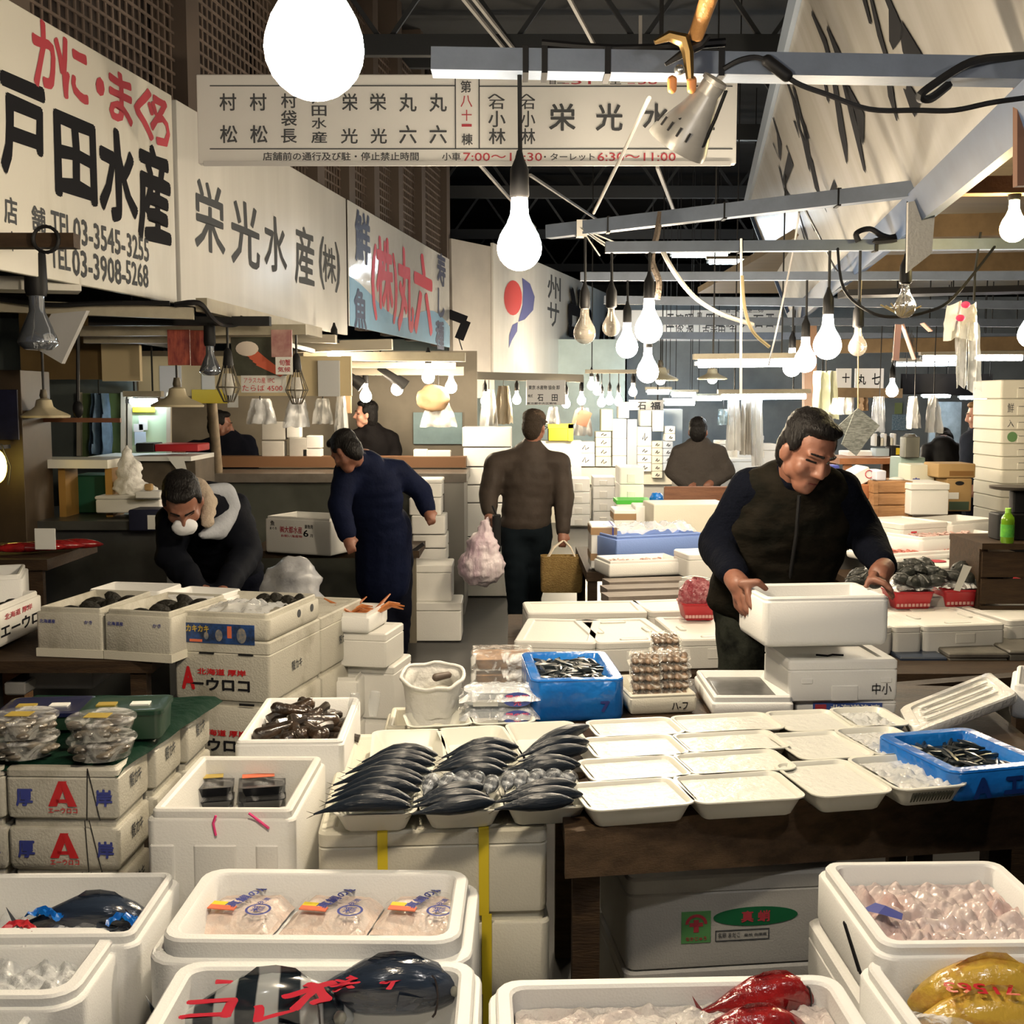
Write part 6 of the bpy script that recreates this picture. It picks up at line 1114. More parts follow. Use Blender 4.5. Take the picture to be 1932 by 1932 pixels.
o = at('salmon coloured parcel in front of the hanging white bag', 'paper_parcel', 'parcel', 1098, 790, 13.76); MB().add([(-.12, 0, -.05), (.05, -.02, -.10), (.12, 0, .06), (.0, .02, .14), (-.08, 0, .1)], [(0, 1, 2, 3, 4)]).build('sheet', mat('salmon', (.80, .42, .27), .7), o); MB().tube([(0, .01, .1), (0, .02, .48)], .006, 5).build('string', dark, o)
o = at('brown paper bag hanging beside the pale grey board', 'paper_bag', 'bag', 651, 750, 9.4); MB().rbox(-.05, .05, -.03, .03, -.13, .10, .01).build('bag', MATS['kraft'], o); MB().tube([(0, 0, .1), (0, 0, .33)], .006, 5).build('string', dark, o)
def clampl(px, py, Y, lab):
    o = at(lab, 'clamp_light', 'lamp', px, py, Y); MB().tube([(-.12, 0, .10), (0, 0, .02), (.1, 0, -.06)], [.04, .045, .06], 10).build('shade', dark, o); MB().tube([(-.12, 0, .1), (-.1, 0, .3)], .008, 5).build('arm', dark, o)
clampl(662, 715, 9.9, 'dark clamp lamp above the paper bag'); clampl(742, 716, 9.9, 'dark clamp lamp left of the bright bulb')
for px, py, Y, lb, tp, st in ((631, 668, 9.0, 'bright bulb above the pale grey board with the heart mark', 650, 360), (808, 712, 9.4, 'bright bulb over the brown paper parcel', 674, 360), (749, 735, 9.9, 'small lit clamp bulb left of the brown paper parcel', 700, 144), (851, 731, 9.9, 'lit bulb right of the brown paper parcel, first', 700, 192), (879, 719, 13.6, 'lit bulb above the white stack, upper', 708, 192), (877, 753, 13.6, 'lit bulb above the white stack, lower', 708, 192), (690, 748, 9.9, 'lit bulb just above the young man\'s head', 700, 144), (915, 757, 13.65, 'lit bulb by the cream apron', 710, 192), (975, 755, 13.7, 'lit bulb just left of the small printed shop sign', 712, 240), (1068, 762, 13.75, 'lit bulb just right of the small printed shop sign', 712, 240), (1097, 756, 13.78, 'lit bulb above the salmon coloured parcel', 712, 240)):
    hang(px, py, Y, .05, lb, st, toppy=tp)
k = panel(993, 1067, 717, 764, 13.66, .03, 'small printed white shop sign over the capped man', 'shop_sign', 'sign', sgn); write(k, [('東京 水産物 協会 卸', 997, 1056, 727, 735), ('株式', 996, 1005, 744, 750), ('石', 1014, 1025, 744, 757), ('田', 1041, 1052, 744, 757), ('東京都中央区築地', 994, 1050, 759, 763)], inkg, bold=.02)
# white stacks beside the walkway
for i, (y0, y1) in enumerate(((806, 843), (845, 880), (882, 914), (916, 948), (950, 1012), (1014, 1066), (1068, 1125))): cbox(872+2*(i % 2), 966, y0, y1, 10.1, .45, 'white foam box, number %d from the top of the tall stack by the walkway' % (i+1) if False else 'white foam box, %s of the tall stack left of the capped man' % ('topmost', 'second from the top', 'third from the top', 'fourth from the top', 'third from the floor', 'second from the floor', 'lowest')[i], foamw, 'foam_box', group='tall stack left of the capped man', r=.02)
for x0, x1, y0, y1, Y, lb in ((775, 833, 905, 938, 8.85, 'topmost white box behind the blue coated man'), (772, 832, 940, 972, 8.8, 'second white box behind the blue coated man'), (776, 840, 974, 1008, 8.75, 'third white box behind the blue coated man'), (778, 842, 1010, 1034, 8.75, 'fourth white box behind the blue coated man, set slightly right'), (780, 842, 1036, 1062, 8.75, 'lowest white box of the upper pile behind the blue coated man'), (778, 852, 1066, 1135, 8.25, 'white box on top of the floor stack by the table leg'), (782, 870, 1137, 1210, 8.2, 'large white box on the floor by the table leg')): cbox(x0, x1, y0, y1, Y, .35, lb, foam, 'foam_box', lid=y0 in (905, 1066, 1137), r=.015)
p0 = ony(810, 1062, 8.75); o = thing('box_stand', 'dark stand under the upper pile of white boxes behind the blue coated man', 'stand', (p0.x, 8.95, 0)); MB().box(-.14, .14, .0, .15, 0, p0.z).build('post', dark, o)
panel(780, 872, 778, 838, 11.11, .03, 'pale teal lit partition behind the dark clad person', 'partition', 'partition', mat('teal_panel', (.28, .42, .46), .5, var=.2))
# table with the printed box
o = thing('work_table', 'dark work table with a steel leg in front of the stone counter', 'table', (0, 8.2, 0)); a, c = ony(470, 1040, 8.2), ony(792, 1046, 8.2); MB().box(a.x, c.x, -.05, .7, c.z-.02, c.z+.03).build('top', wood, o); MB().tube([(c.x-.08, -.02, c.z), (c.x+.03, -.02, c.z+.08)], .015, 8).build('handle', dark, o)
for x in (a.x+.05, c.x-.05): MB().box(x-.025, x+.025, -.03, .02, 0, c.z-.02).build('leg', mat('leg_drab', (.16, .14, .10), .5), o)
b6 = fbox((499, 973), (624, 979), ony(560, 976, 7.95).z, .38, ony(560, 976, 7.95).z-c.z-.034, 'open white box with red and black printing and a large 6, on the work table', m=foam, t=.02, r=.012); 
write(b6, [('㈱大都水産', 528, 570, 993, 1006), ('お祝い海産物', 530, 570, 1009, 1014)], inkr, y=-b6['dim'][1]/2-.002, bold=.02); write(b6, [('6', 572, 582, 1000, 1013), ('魚', 510, 518, 982, 992), ('まぐろ', 509, 522, 994, 999), ('鮮魚用', 575, 590, 990, 998), ('月', 585, 590, 1008, 1014)], ink, y=-b6['dim'][1]/2-.002, bold=.02)
o = thing('rubbish_bag', 'large translucent plastic bag on the floor under the work table', 'bag', ony(552, 1190, 6.5)); o.location.z = 0; mb = MB().ball((0, 0, .34), (.24, .2, .34), 18, 12).ball((-.13, 0, .62), (.08, .08, .17), 12, 8).ball((.02, 0, .64), (.15, .14, .20), 14, 9); remesh('bag', mb, .03, mat('bag_smoky', (.42, .43, .46), .3, alpha=.92, bump=.8, bscale=9), o, 2, .035, 9)
# ================================================================ stacks at the end of the walkway
ST = [((1052, 1085), [831, 860], 'far left pale'), ((1060, 1088), [861, 880], 'low pale'), ((1086, 1122), [833, 855, 880], 'beside the yellow crate'), ((1124, 1153), [814, 825, 843, 861, 880], 'under the pale yellow carton'), ((1156, 1182), [790, 827, 860, 880], 'left of the long grey panel'), ((1167, 1187), [758, 789], 'high up by the far bulbs'), ((1208, 1229), [774, 804], 'upper left under the far black lettering'), ((1231, 1252), [774, 814], 'upper right under the far black lettering'), ((1203, 1229), [805, 842, 858, 873, 890], 'middle'), ((1230, 1250), [832, 845, 860, 875, 889, 902], 'five high hand numbered'), ((1251, 1270), [832, 846, 860, 874, 888], 'blue grey printed'), ((1256, 1274), [804, 818, 832], 'just left of the grey coated man')]
for k, ((x0, x1), ys, lb) in enumerate(ST):
    for i in range(len(ys)-1):
        wd = ('top', 'second', 'third', 'fourth', 'fifth')[i]; o = cbox(x0, x1, ys[i]+.5, ys[i+1], 17.0-.02*k, .35, 'far foam box, %s of the %s stack' % (wd, lb), mat('far_blue', (.50, .56, .66), .5) if lb.startswith('blue') else (foamc if k % 3 == 0 else foamw), 'foam_box', group='far stacks by the walkway', r=.01)
        if k in (2, 3, 8, 9, 10, 11): w, d, h = o['dim']; mb = MB(); mb.tube([(-w*.15, -d/2-.004, h*.35), (0, -d/2-.004, h*.7), (w*.02, -d/2-.004, h*.3), (w*.2, -d/2-.004, h*.5)], .008, 4); mb.build('handwriting', inkg, o)
o = thing('long_table', 'long pale table under the far stacks by the walkway', 'table', (0, 17.3, 0)); a, c = ony(1050, 880, 17.1), ony(1290, 880, 17.1); MB().box(a.x, c.x+.3, -.4, .5, c.z-.25, c.z-.01).build('top', foamc, o); MB().box(a.x+.02, c.x+.2, -.35, .45, 0, c.z-.25).build('base', foamg, o)
panel(1183, 1202, 791, 880, 16.92, .03, 'long grey panel among the far stacks', 'panel', 'panel', mat('panel_grey', (.46, .49, .54), .5)); panel(1252, 1288, 772, 890, 17.3, .3, 'tall pale blue cold cabinet behind the far stacks', 'cold_cabinet', 'cabinet', mat('cab_blue', (.50, .60, .70), .4)); cbox(1134, 1156, 772, 813, 16.95, .3, 'pale yellow carton above the far stacks', mat('carton_yellow', (.72, .68, .42), .6), 'carton')
k = panel(1187, 1252, 755, 774, 15.5, .03, 'far pale sign with two black characters', 'shop_sign', 'sign', sgn); [MB().bar((x, .01, .1), (x, .01, .53), .015).build('hanger', dark, k) for x in (-.15, .15)]; write(k, [('石', 1203, 1219, 758, 773), ('福', 1227, 1246, 758, 773)], inkg, bold=.03)
yc = cbox(1035, 1080, 800, 832, 16.3, .4, 'yellow plastic crate right of the capped man\'s head', mat('crate_yellow', (.50, .42, .02), .5), 'yellow_crate', 'crate'); w, d, h = yc['dim']; MB().box(-w/2-.01, w/2+.01, -d/2-.01, -d/2+.02, h-.06, h+.005).box(w/2-.06, w/2+.01, -d/2-.01, -d/2+.02, 0, h).build('rim', mat('crate_rim', (.62, .53, .03), .5), yc)
p0 = ony(1057, 832, 16.3); o = thing('crate_stand', 'pale block stand under the yellow crate', 'stand', (p0.x, 16.5, 0)); MB().box(-.3, .3, -.15, .2, 0, p0.z).build('block', foamc, o)
FS = [((1072, 1113), [902, 928, 950, 971, 992], 'left floor stack at the walkway\'s end'), ((1119, 1160), [899, 917, 941, 965, 992], 'middle floor stack at the walkway\'s end'), ((1169, 1215), [881, 914, 946], 'tall strapped white pair beside the blue bag')]
for k, ((x0, x1), ys, lb) in enumerate(FS):
    for i in range(len(ys)-1):
        o = cbox(x0, x1, ys[i]+.5, ys[i+1], 15.6 if k < 2 else 9.1, .4, 'white box, %s of the %s' % (('top', 'second', 'third', 'lowest')[i] if k < 2 else ('upper', 'lower')[i], lb), foamw, 'foam_box', group='floor stacks', r=.015); w, d, h = o['dim']
        MB().rbox(-w*.2, w*.15, -d/2-.005, -d/2+.01, h*.1, h*.6, .01, .002).build('grip_panel', foam, o)
p0 = ony(1192, 946, 9.1); o = thing('box_stand', 'stand under the strapped white pair and the green edged box', 'stand', (p0.x+.5, 9.2, 0)); MB().box(-.6, 1.3, -.5, .3, 0, ony(1192, 957, 8.8).z-.01).build('block', foamg, o)
# ================================================================ right back: lamps, signs, bags, boxes
tube_light(1318, 1502, 686, 684, 8.6, 'long strip light left of the lit bulbs over the main man', 60, (1, .97, .85), .03, drop=.5); tube_light(1362, 1520, 749, 748, 11, 'cool strip light above the main man\'s head', 90, COOL, .025, drop=.4)
tube_light(1268, 1372, 482, 482, 16, 'upper cool strip light high under the dark roof', 80, COOL, .03); tube_light(1338, 1436, 494, 494, 15, 'lower cool strip light high under the dark roof', 80, COOL, .03)
tube_light(1742, 1803, 676, 676, 12, 'white strip light left of the long film sleeves', 35, (1, .95, .95), .03); tube_light(1845, 1928, 675, 675, 12, 'white strip light right of the long film sleeves', 35, (1, .95, .95), .03); tube_light(1690, 1803, 688, 687, 13, 'thin bluish strip light under the white ones at right', 40, COOL, .02)
tube_light(1742, 1792, 746, 746, 15, 'short cool strip light over the man in black', 80, COOL, .03); tube_light(1812, 1860, 748, 748, 14, 'cool strip light left of the tall stack at right', 80, COOL, .035)
for i, (x0, x1, y, lb) in enumerate(((1222, 1262, 739, 'far cool strip light left of the two black characters\' sign end'), (1268, 1312, 744, 'far cool strip light above the pale blue cabinet'), (1255, 1310, 760, 'far lower cool strip light above the pale blue cabinet'), (1310, 1362, 751, 'far cool strip light behind the grey coated man'))): tube_light(x0, x1, y, y, 17.5+.3*i, lb, 90, COOL, .04)
shade(1344, 716, 12, .3, 634, 'lit pendant shade left of the hanging packing string', 140); shade(1246, 718, 12, .36, 634, 'far lit pendant shade below the low lit bulb', 140)
rail('thin far rail carrying the far row of bulbs over the walkway\'s end', (1104, 701), (1262, 701), 15.5, 15.5, .05, .05, MATS['board_grey'], up=5.6)
for i, (px, py, Y, lb) in enumerate(((1127, 738, 15.5, 'far bulb above the salmon parcel, first of the far row'), (1135, 760, 15.5, 'far bulb low over the yellow carton'), (1150, 756, 15.5, 'far bulb third in the far row'), (1167, 758, 15.5, 'far bulb fourth in the far row'), (1194, 740, 15.5, 'far bulb just over the black lettered far sign'), (1116, 728, 15.5, 'far small bulb below the brush stroke sign'), (1574, 772, 12.4, 'far bulb behind the main man\'s hair'))): hang(px, py, Y, .055, lb, 360 if i < 6 else 120, toppy=702 if i < 6 else 742)
hang(1683, 738, 10.8, .055, 'bright bulb with an orange ring over the newspaper at right', 260, toppy=608)
panel(1578, 1607, 695, 734, 12.38, .03, 'white sign board with a black cross character, left of the pair', 'shop_sign', 'sign', sgn); k = panel(1613, 1668, 695, 734, 12.38, .03, 'white sign board with black brush characters, right of the pair', 'shop_sign', 'sign', sgn); write(k, [('丸', 1618, 1634, 706, 726), ('七', 1645, 1660, 704, 726)], ink, bold=.02); write([o for o in COL.objects if o.get('label', '').startswith('white sign board with a black cross')][0], [('十', 1589, 1603, 704, 722)], ink, bold=.02)
rail('brown beam under the pair of white sign boards', (1538, 740), (1700, 742), 12.4, 12.4, .1, .1, MATS['joist'], up=2.98); rail('brown post left of the pair of white sign boards', (1527, 600), (1527, 1082), 11.5, 11.5, .12, .1, mat('post_brown', (.30, .17, .10), .6), 'post', 'post')
o = at('black cloth bundles draped high at right under the canopy', 'black_cloth', 'cloth', 1755, 735, 12.6); MB().grid(lambda u, v: (-.3+1.0*u, .05*sin(u*9), -.05+.22*v*(1-.9*abs(sin(pi*u*1.5+.5))**3)+.02*sin(u*7)), 24, 4).grid(lambda u, v: (-.3+1.0*u, .06+.05*sin(u*9), -.05+.22*v), 12, 3).build('cloth', black, o); [MB().tube([(x, .03, .1), (x, .03, 2.98-o.location.z)], .006, 5).build('cord', dark, o) for x in (-.25, .2, .65)]
RB = [(1536, 1582, 700, 792, 8.8, 'long pale green plastic bag hanging behind the main man\'s head', mat('bag_green', (.68, .70, .52), .4, alpha=.85, bump=.5, bscale=14), .15), (1370, 1398, 752, 850, 11.0, 'white apron hanging by the strip light, left', bagw, .3), (1398, 1420, 752, 858, 11.0, 'grey apron hanging by the strip light, middle', mat('apron_grey', (.50, .48, .44), .6), .2), (1420, 1440, 752, 880, 11.0, 'white sheet hanging by the strip light, right', bagw, .1), (1354, 1376, 772, 802, 11.05, 'pale blue bag hanging right of the grey coated man', mat('bag_blue', (.55, .68, .76), .4), .2), (1648, 1672, 748, 815, 10.8, 'thin white bag hanging right of the newspaper', bagt, .3), (1714, 1738, 748, 808, 10.8, 'white bag with a tapered top hanging left of the twisted white bag', bagw, .5), (1746, 1778, 745, 816, 10.8, 'twisted white bag hanging over the man in black', bagw, .8), (1578, 1612, 750, 782, 12.4, 'white towels hanging behind the newspaper', bagw, .05), (1624, 1640, 750, 775, 12.4, 'brown cloth hanging above the newspaper', MATS['kraft'], .1), (1545, 1566, 790, 812, 12.4, 'small pale bag hanging behind the main man', bagw, .3)]
for i, (x0, x1, y0, y1, Y, lb, m, tpz) in enumerate(RB): hung(x0, x1, y0, y1, Y, lb, m, i+20, tpz, .03, tie=(.51, .06, .06, .06, .14, .69, .69, .70, .07, .07, .29)[i])
o = at('folded newspaper hanging by one corner behind the main man', 'newspaper', 'newspaper', 1619, 770, 7.1); news = mat('newsprint', (.24, .26, .25), .8, spec=.1, col2=(.13, .14, .135), vscale=30, stretch=(1, 1, 4), thr=(.4, .6))
for k, (off, q) in enumerate(((0, [(1619, 770), (1660, 803), (1622, 850), (1580, 805)]), (.015, [(1612, 778), (1650, 812), (1616, 860), (1588, 838)]))):
    P = [ony(x, y, 7.1-off)-o.location for x, y in q]; MB().add([tuple(p) for p in P]+[tuple(p+V((0, .012, 0))) for p in P], [(3, 2, 1, 0), (4, 5, 6, 7), (0, 1, 5, 4), (1, 2, 6, 5), (2, 3, 7, 6), (3, 0, 4, 7)]).build('sheet', news, o, smooth=False)
MB().tube([(0, .0, 0), (-.01, 0, .4), (0, 0, .80)], .004, 5).build('string', MATS['straw'], o)
rail('orange wooden bench top behind the newspaper', (1566, 867), (1700, 866), 10, 10, .6, .05, woodo, 'wooden_bench', 'bench'); cbox(1600, 1660, 852, 864, 10.1, .3, 'flat pale tray on the orange bench', foamw, 'tray', 'tray')
_b = [o for o in COL.objects if o.name == 'wooden_bench'][0]
for x in (.08, .55):
    for y in (-.24, .24): MB().box(x-.03, x+.03, y-.03, y+.03, -_b.location.z, -.02).build('leg', woodo, _b)
CB = [(1707, 1735, 824, 864, 8.6, .12, 'grey metal canister on the mint box', mat('canister', (.25, .25, .22), .35, metal=.6), 'canister', 'canister'), (1697, 1743, 863, 944, 8.7, .25, 'mint green box under the grey canister', mat('mint_box', (.42, .56, .50), .5), 'storage_box', 'box'), (1680, 1705, 841, 862, 10.0, .15, 'black box with a yellow label left of the canister', dark, 'tool_box', 'box'), (1652, 1678, 846, 862, 10.0, .15, 'small pale blue box on the orange bench', mat('pale_blue', (.45, .55, .62), .5), 'storage_box', 'box'), (1715, 1761, 877, 962, 7.9, .25, 'cream box with a blue brush mark behind the lidded white box', mat('cream_box', (.66, .66, .54), .5), 'storage_box', 'box'), (1761, 1776, 874, 960, 8.0, .2, 'pale blue open box flap beside the cream box', mat('flap_blue', (.46, .54, .68), .5), 'storage_box', 'box'),
      (1770, 1840, 875, 902, 7.7, .28, 'flat cardboard carton on top of the taller carton', card, 'carton', 'carton'), (1785, 1832, 903, 965, 7.7, .28, 'tall cardboard carton with a handle hole', card, 'carton', 'carton'), (1556, 1640, 914, 942, 7.4, .25, 'red brown wooden box on the white box with a blue label', woodo, 'wooden_box', 'box'), (1556, 1650, 943, 981, 7.4, .3, 'white box with a blue label behind the main man\'s arm', foamw, 'foam_box', 'box')]
for x0, x1, y0, y1, Y, dp, lb, m, nm, ct in CB:
    o = cbox(x0, x1, y0, y1, Y, dp, lb, m, nm, ct); w, d, h = o['dim']
    if nm == 'tool_box': MB().box(-w*.1, w*.4, -d/2-.003, -d/2, h*.2, h*.8).build('label', yel, o)
    if 'handle hole' in lb: MB().poly([(.03*cos(t*.4), -d/2-.002, h*.86+.014*sin(t*.4)) for t in range(16)]).build('handle_hole', dark, o, smooth=False); MB().box(-w*.4, w*.4, -d/2-.002, -d/2, .01, h*.3).build('green_print', mat('print_green', (.05, .08, .05), .6), o); MB().box(-w*.42, -w*.02, -d/2-.003, -d/2, h*.38, h*.58).build('label', paper, o)
    if 'flat cardboard' in lb: MB().box(-w*.2, w*.45, -d/2-.002, -d/2, h*.15, h*.5).build('print', mat('print_brown', (.22, .11, .03), .6), o)
    if 'blue label' in lb and nm == 'foam_box': MB().box(-w*.4, w*.1, -d/2-.003, -d/2, h*.35, h*.72).build('label', inkb, o)
    if 'brush mark' in lb: MB().text('宮', -w*.4, -w*.1, h*.5, h*.72, -d/2-.003, .04).build('lettering', inkb, o, smooth=False)
    if nm == 'canister': MB().lathe([(w*.45, h), (w*.3, h+.02)], 16).build('lid', metal, o)
wb = cbox(1717, 1789, 912, 972, 7.2, .35, 'tall white lidded foam box between the wooden crates and the cartons', foam, 'foam_box', lid=True)
for i in range(3):
    o = cbox(1650, 1719, (908, 931, 954)[i], (930, 953, 977)[i], 7.3, .32, 'wooden fish crate, %s of three in the stack' % ('topmost', 'middle', 'lowest')[i], woodl, 'wooden_crate', 'crate', 'wooden fish crates'); w, d, h = o['dim']; MB().box(-w/2-.006, -w/2+.02, -d/2-.006, d/2, 0, h).box(w/2-.02, w/2+.006, -d/2-.006, d/2, 0, h).build('end_board', woodl, o, smooth=False)
    if i == 0: MB().ball((-.06, 0, h), (.07, .05, .02)).ball((.08, .02, h), (.05, .04, .015)).build('paper_lining', paper, o)
bt_ = thing('back_bench', 'dark wooden bench carrying the crates and cartons behind the main man', 'bench', (0, 7.2, 0)); a, c = ony(1590, 983, 7.2), ony(1872, 985, 7.2); MB().box(a.x-.2, c.x, -.15, 1.95, c.z-.05, c.z+.0).build('top', wood, bt_)
for x in (a.x, c.x-.1): MB().box(x-.03, x+.03, .2, .26, 0, c.z-.05).build('leg', wood, bt_)
o = cbox(1612, 1652, 886, 912, 7.42, .25, 'white box with a red ring tilted on the wooden boxes', mat('pinkish_foam', (.78, .74, .72), .5), 'foam_box'); o.rotation_euler = (0, R(-28), 0); w, d, h = o['dim']; MB().tube([(.05+.025*cos(t*.5), -d/2-.002, .04+.025*sin(t*.5)) for t in range(13)], .003, 4).build('red_ring', inkr, o)
cbox(1562, 1604, 893, 913, 7.42, .2, 'white box end left of the tilted box with the red ring', foamw, 'foam_box'); cbox(1653, 1672, 888, 907, 7.33, .2, 'pale lilac box right of the tilted box', mat('lilac', (.60, .62, .72), .5), 'storage_box'); cbox(1564, 1584, 878, 893, 7.44, .15, 'small navy tub on the white box behind the main man\'s chin', inkb, 'tub', 'tub')
for x0, x1, y0, y1, Y, lb in ((1357, 1391, 832, 862, 12.2, 'white box right of the grey coated man'), (1391, 1440, 822, 864, 12, 'larger white box under the hanging aprons'), (1377, 1441, 865, 895, 11.8, 'wide white box below the larger white box'), (1441, 1466, 838, 893, 12.3, 'white box just left of the main man\'s head')): cbox(x0, x1, y0, y1, Y, .35, lb, foamw, 'foam_box', lid=True)
p0 = ony(1400, 895, 11.8); o = thing('back_counter', 'grey counter under the white boxes right of the grey coated man', 'counter', (p0.x, 12.2, 0)); MB().box(-.6, .75, -.5, .4, 0, p0.z-.01).build('block', foamg, o)
# tall stack at the right edge
ys = [716, 752, 785, 811, 837, 862, 887, 913, 939, 966, 992]
for i in range(10):
    o = cbox(1888, 2040, ys[i]+.6, ys[i+1], 8.0, .5, 'cream foam box, %s of the tall stack at the right edge' % ('topmost', 'second', 'third', 'fourth with a green stamp', 'fifth', 'sixth', 'seventh', 'eighth', 'second from the bottom', 'lowest')[i], foamc, 'foam_box', group='tall stack at the right edge', r=.02); w, d, h = o['dim']
    MB().rbox(-w*.30, -w*.08, -d/2-.004, -d/2+.01, .005, h*.55, .006, .002).build('grip_panel', foamc, o); MB().box(-w*.28, -w*.14, -d/2-.005, -d/2+.005, h*.55, h*.58).build('grip_slot', inkg, o)
    if i == 3: MB().lathe([(.035, 0), (.035, .002)], 18, T=M4.Translation((-w*.36, -d/2, h*.5)) @ M4.Rotation(pi/2, 4, 'X')).build('green_stamp', mat('stamp_green', (.15, .30, .12), .6), o)
    if i in (1, 2): MB().text('鮮' if i == 1 else '入', -w*.42, -w*.34, h*.2, h*.75, -d/2-.002, .0).build('lettering', inkg, o, smooth=False)
p0 = ony(1950, 992, 8.0); o = thing('stack_stand', 'dark stand under the tall stack at the right edge', 'stand', (p0.x, 8.25, 0)); MB().box(-.3, .3, -.25, .25, 0, p0.z).build('block', dark, o)
panel(1747, 1815, 758, 999, 15.5, .05, 'white framed glass door far behind the man in black', 'glass_door', 'door', mat('door_pale', (.45, .52, .56), .3, var=.4, vscale=6)); panel(1684, 1714, 782, 812, 20.94, .05, 'pale blue lit shelf of small packets behind the canister', 'packet_shelf', 'shelf', mat('packets', (.55, .68, .76), .4, col2=(.2, .35, .5), vscale=40, thr=(.4, .6))); panel(1688, 1703, 760, 781, 20.97, .02, 'light green poster behind the bright bulb at right', 'poster', 'poster', mat('green_poster', (.42, .50, .22), .5))
for k in range(7): cbox(1650+k*6, 1655+k*6, 818+(k % 3)*4, 842, 10.1, .12, 'slim binder standing on the orange bench, %s from the left' % ('first', 'second', 'third', 'fourth', 'fifth', 'sixth', 'seventh')[k], (paperw, dark, foamc)[k % 3], 'binder', 'binder', 'binders on the orange bench')
# ================================================================ people
def tm(c, yaw=0, pitch=0, roll=0): return M4.Translation(V(c)) @ M4.Rotation(yaw, 4, 'Z') @ M4.Rotation(-pitch, 4, 'X') @ M4.Rotation(roll, 4, 'Y')
def head_mb(mb, T, s):
    """skull, jaw, brow, cheeks, nose, lips, ears; the face looks along local +y"""
    def b(c, r): mb.ball((0, 0, 0), tuple(k*s for k in r), 16, 10, T @ M4.Translation(V(c)*s))
    def c(p, q, r0, r1): capsule(mb, T @ (V(p)*s), T @ (V(q)*s), r0*s, r1*s, 8)
    b((0, -.012, .035), (.074, .092, .082)); b((0, .025, -.03), (.062, .062, .075)); b((0, .045, -.085), (.04, .038, .036)); b((0, .062, -.098), (.022, .022, .018))
    for x in (-1, 1):
        b((x*.040, .052, -.028), (.026, .026, .028)); b((x*.050, .012, -.055), (.018, .03, .03)); c((x*.012, .083, .028), (x*.046, .068, .026), .012, .010)
        mb.ball((0, 0, 0), (.010*s, .021*s, .032*s), 12, 8, T @ M4.Translation(V((x*.077, -.008, -.012))*s) @ M4.Rotation(x*.35, 4, 'Z')); c((x*.078, -.005, .012), (x*.083, -.02, .004), .006, .006)
    c((0, .084, .016), (0, .104, -.026), .010, .0135)
    for x in (-1, 1): c((x*.009, .094, -.034), (x*.015, .088, -.034), .0085, .008)
    c((-.02, .076, -.062), (.02, .076, -.062), .007, .007); c((-.017, .076, -.074), (.017, .076, -.074), .008, .008)
def face(o, T, s, eyes='down', brow=True):
    mb = MB()
    for x in (-1, 1): capsule(mb, T @ (V((x*.019, .0745, .004))*s), T @ (V((x*.043, .0605, .003))*s), .0048*s, .0036*s, 6)
    e = mb.build('eyes', hairm if eyes == 'down' else hairm, o)
    mb = MB()
    for x in (-1, 1): capsule(mb, T @ (V((x*.014, .0925, .032))*s), T @ (V((x*.047, .0735, .031))*s), .0046*s, .003*s, 6)
    if brow: mb.build('eyebrows', hairm, o)
    MB().tube([T @ (V(p)*s) for p in ((-.022, .078, -.0675), (0, .086, -.067), (.022, .078, -.0675))], .0028*s, 6).build('mouth', mat('lip_dark', (.14, .03, .025), .5), o)
def hair(o, T, s, m=hairm, low=-.03, vox=.009, name='hair', front=.068):
    mb = MB()
    def b(c, r): mb.ball((0, 0, 0), tuple(k*s for k in r), 16, 10, T @ M4.Translation(V(c)*s))
    b((0, -.030, .062), (.080, .088, .072)); b((0, -.050, .01+low*.4), (.077, .062, .072+abs(low))); b((0, front-.035, .098), (.062, .044, .028))
    for x in (-1, 1): b((x*.070, -.005, .035), (.013, .040, .040))
    r = remesh(name, mb, vox*s, m, o, 2, .003*s, 60/s); return r
def limb(mb, pts, rs, n=12):
    for i in range(len(pts)-1): capsule(mb, pts[i], pts[i+1], rs[i], rs[i+1], n)
def torso(mb, neck, hip, sl, sr, w, d, yaw, n=7, wh=None, drop=.0):
    wh = wh or w*.92
    for i in range(n+1):
        t = i/n; p = neck.lerp(hip, t); c = (sl+sr)/2
        if t < .5: p = p.lerp(c.lerp(hip, t), .35)
        k = (.62, .9, 1, 1, .98, .96, .96, .98)[min(7, int(t*7+.5))]; ww = (w+(wh-w)*t)*k
        mb.ball((0, 0, 0), (ww, d*(.75+.25*min(1, t*3)), .11), 18, 10, tm(p, yaw))
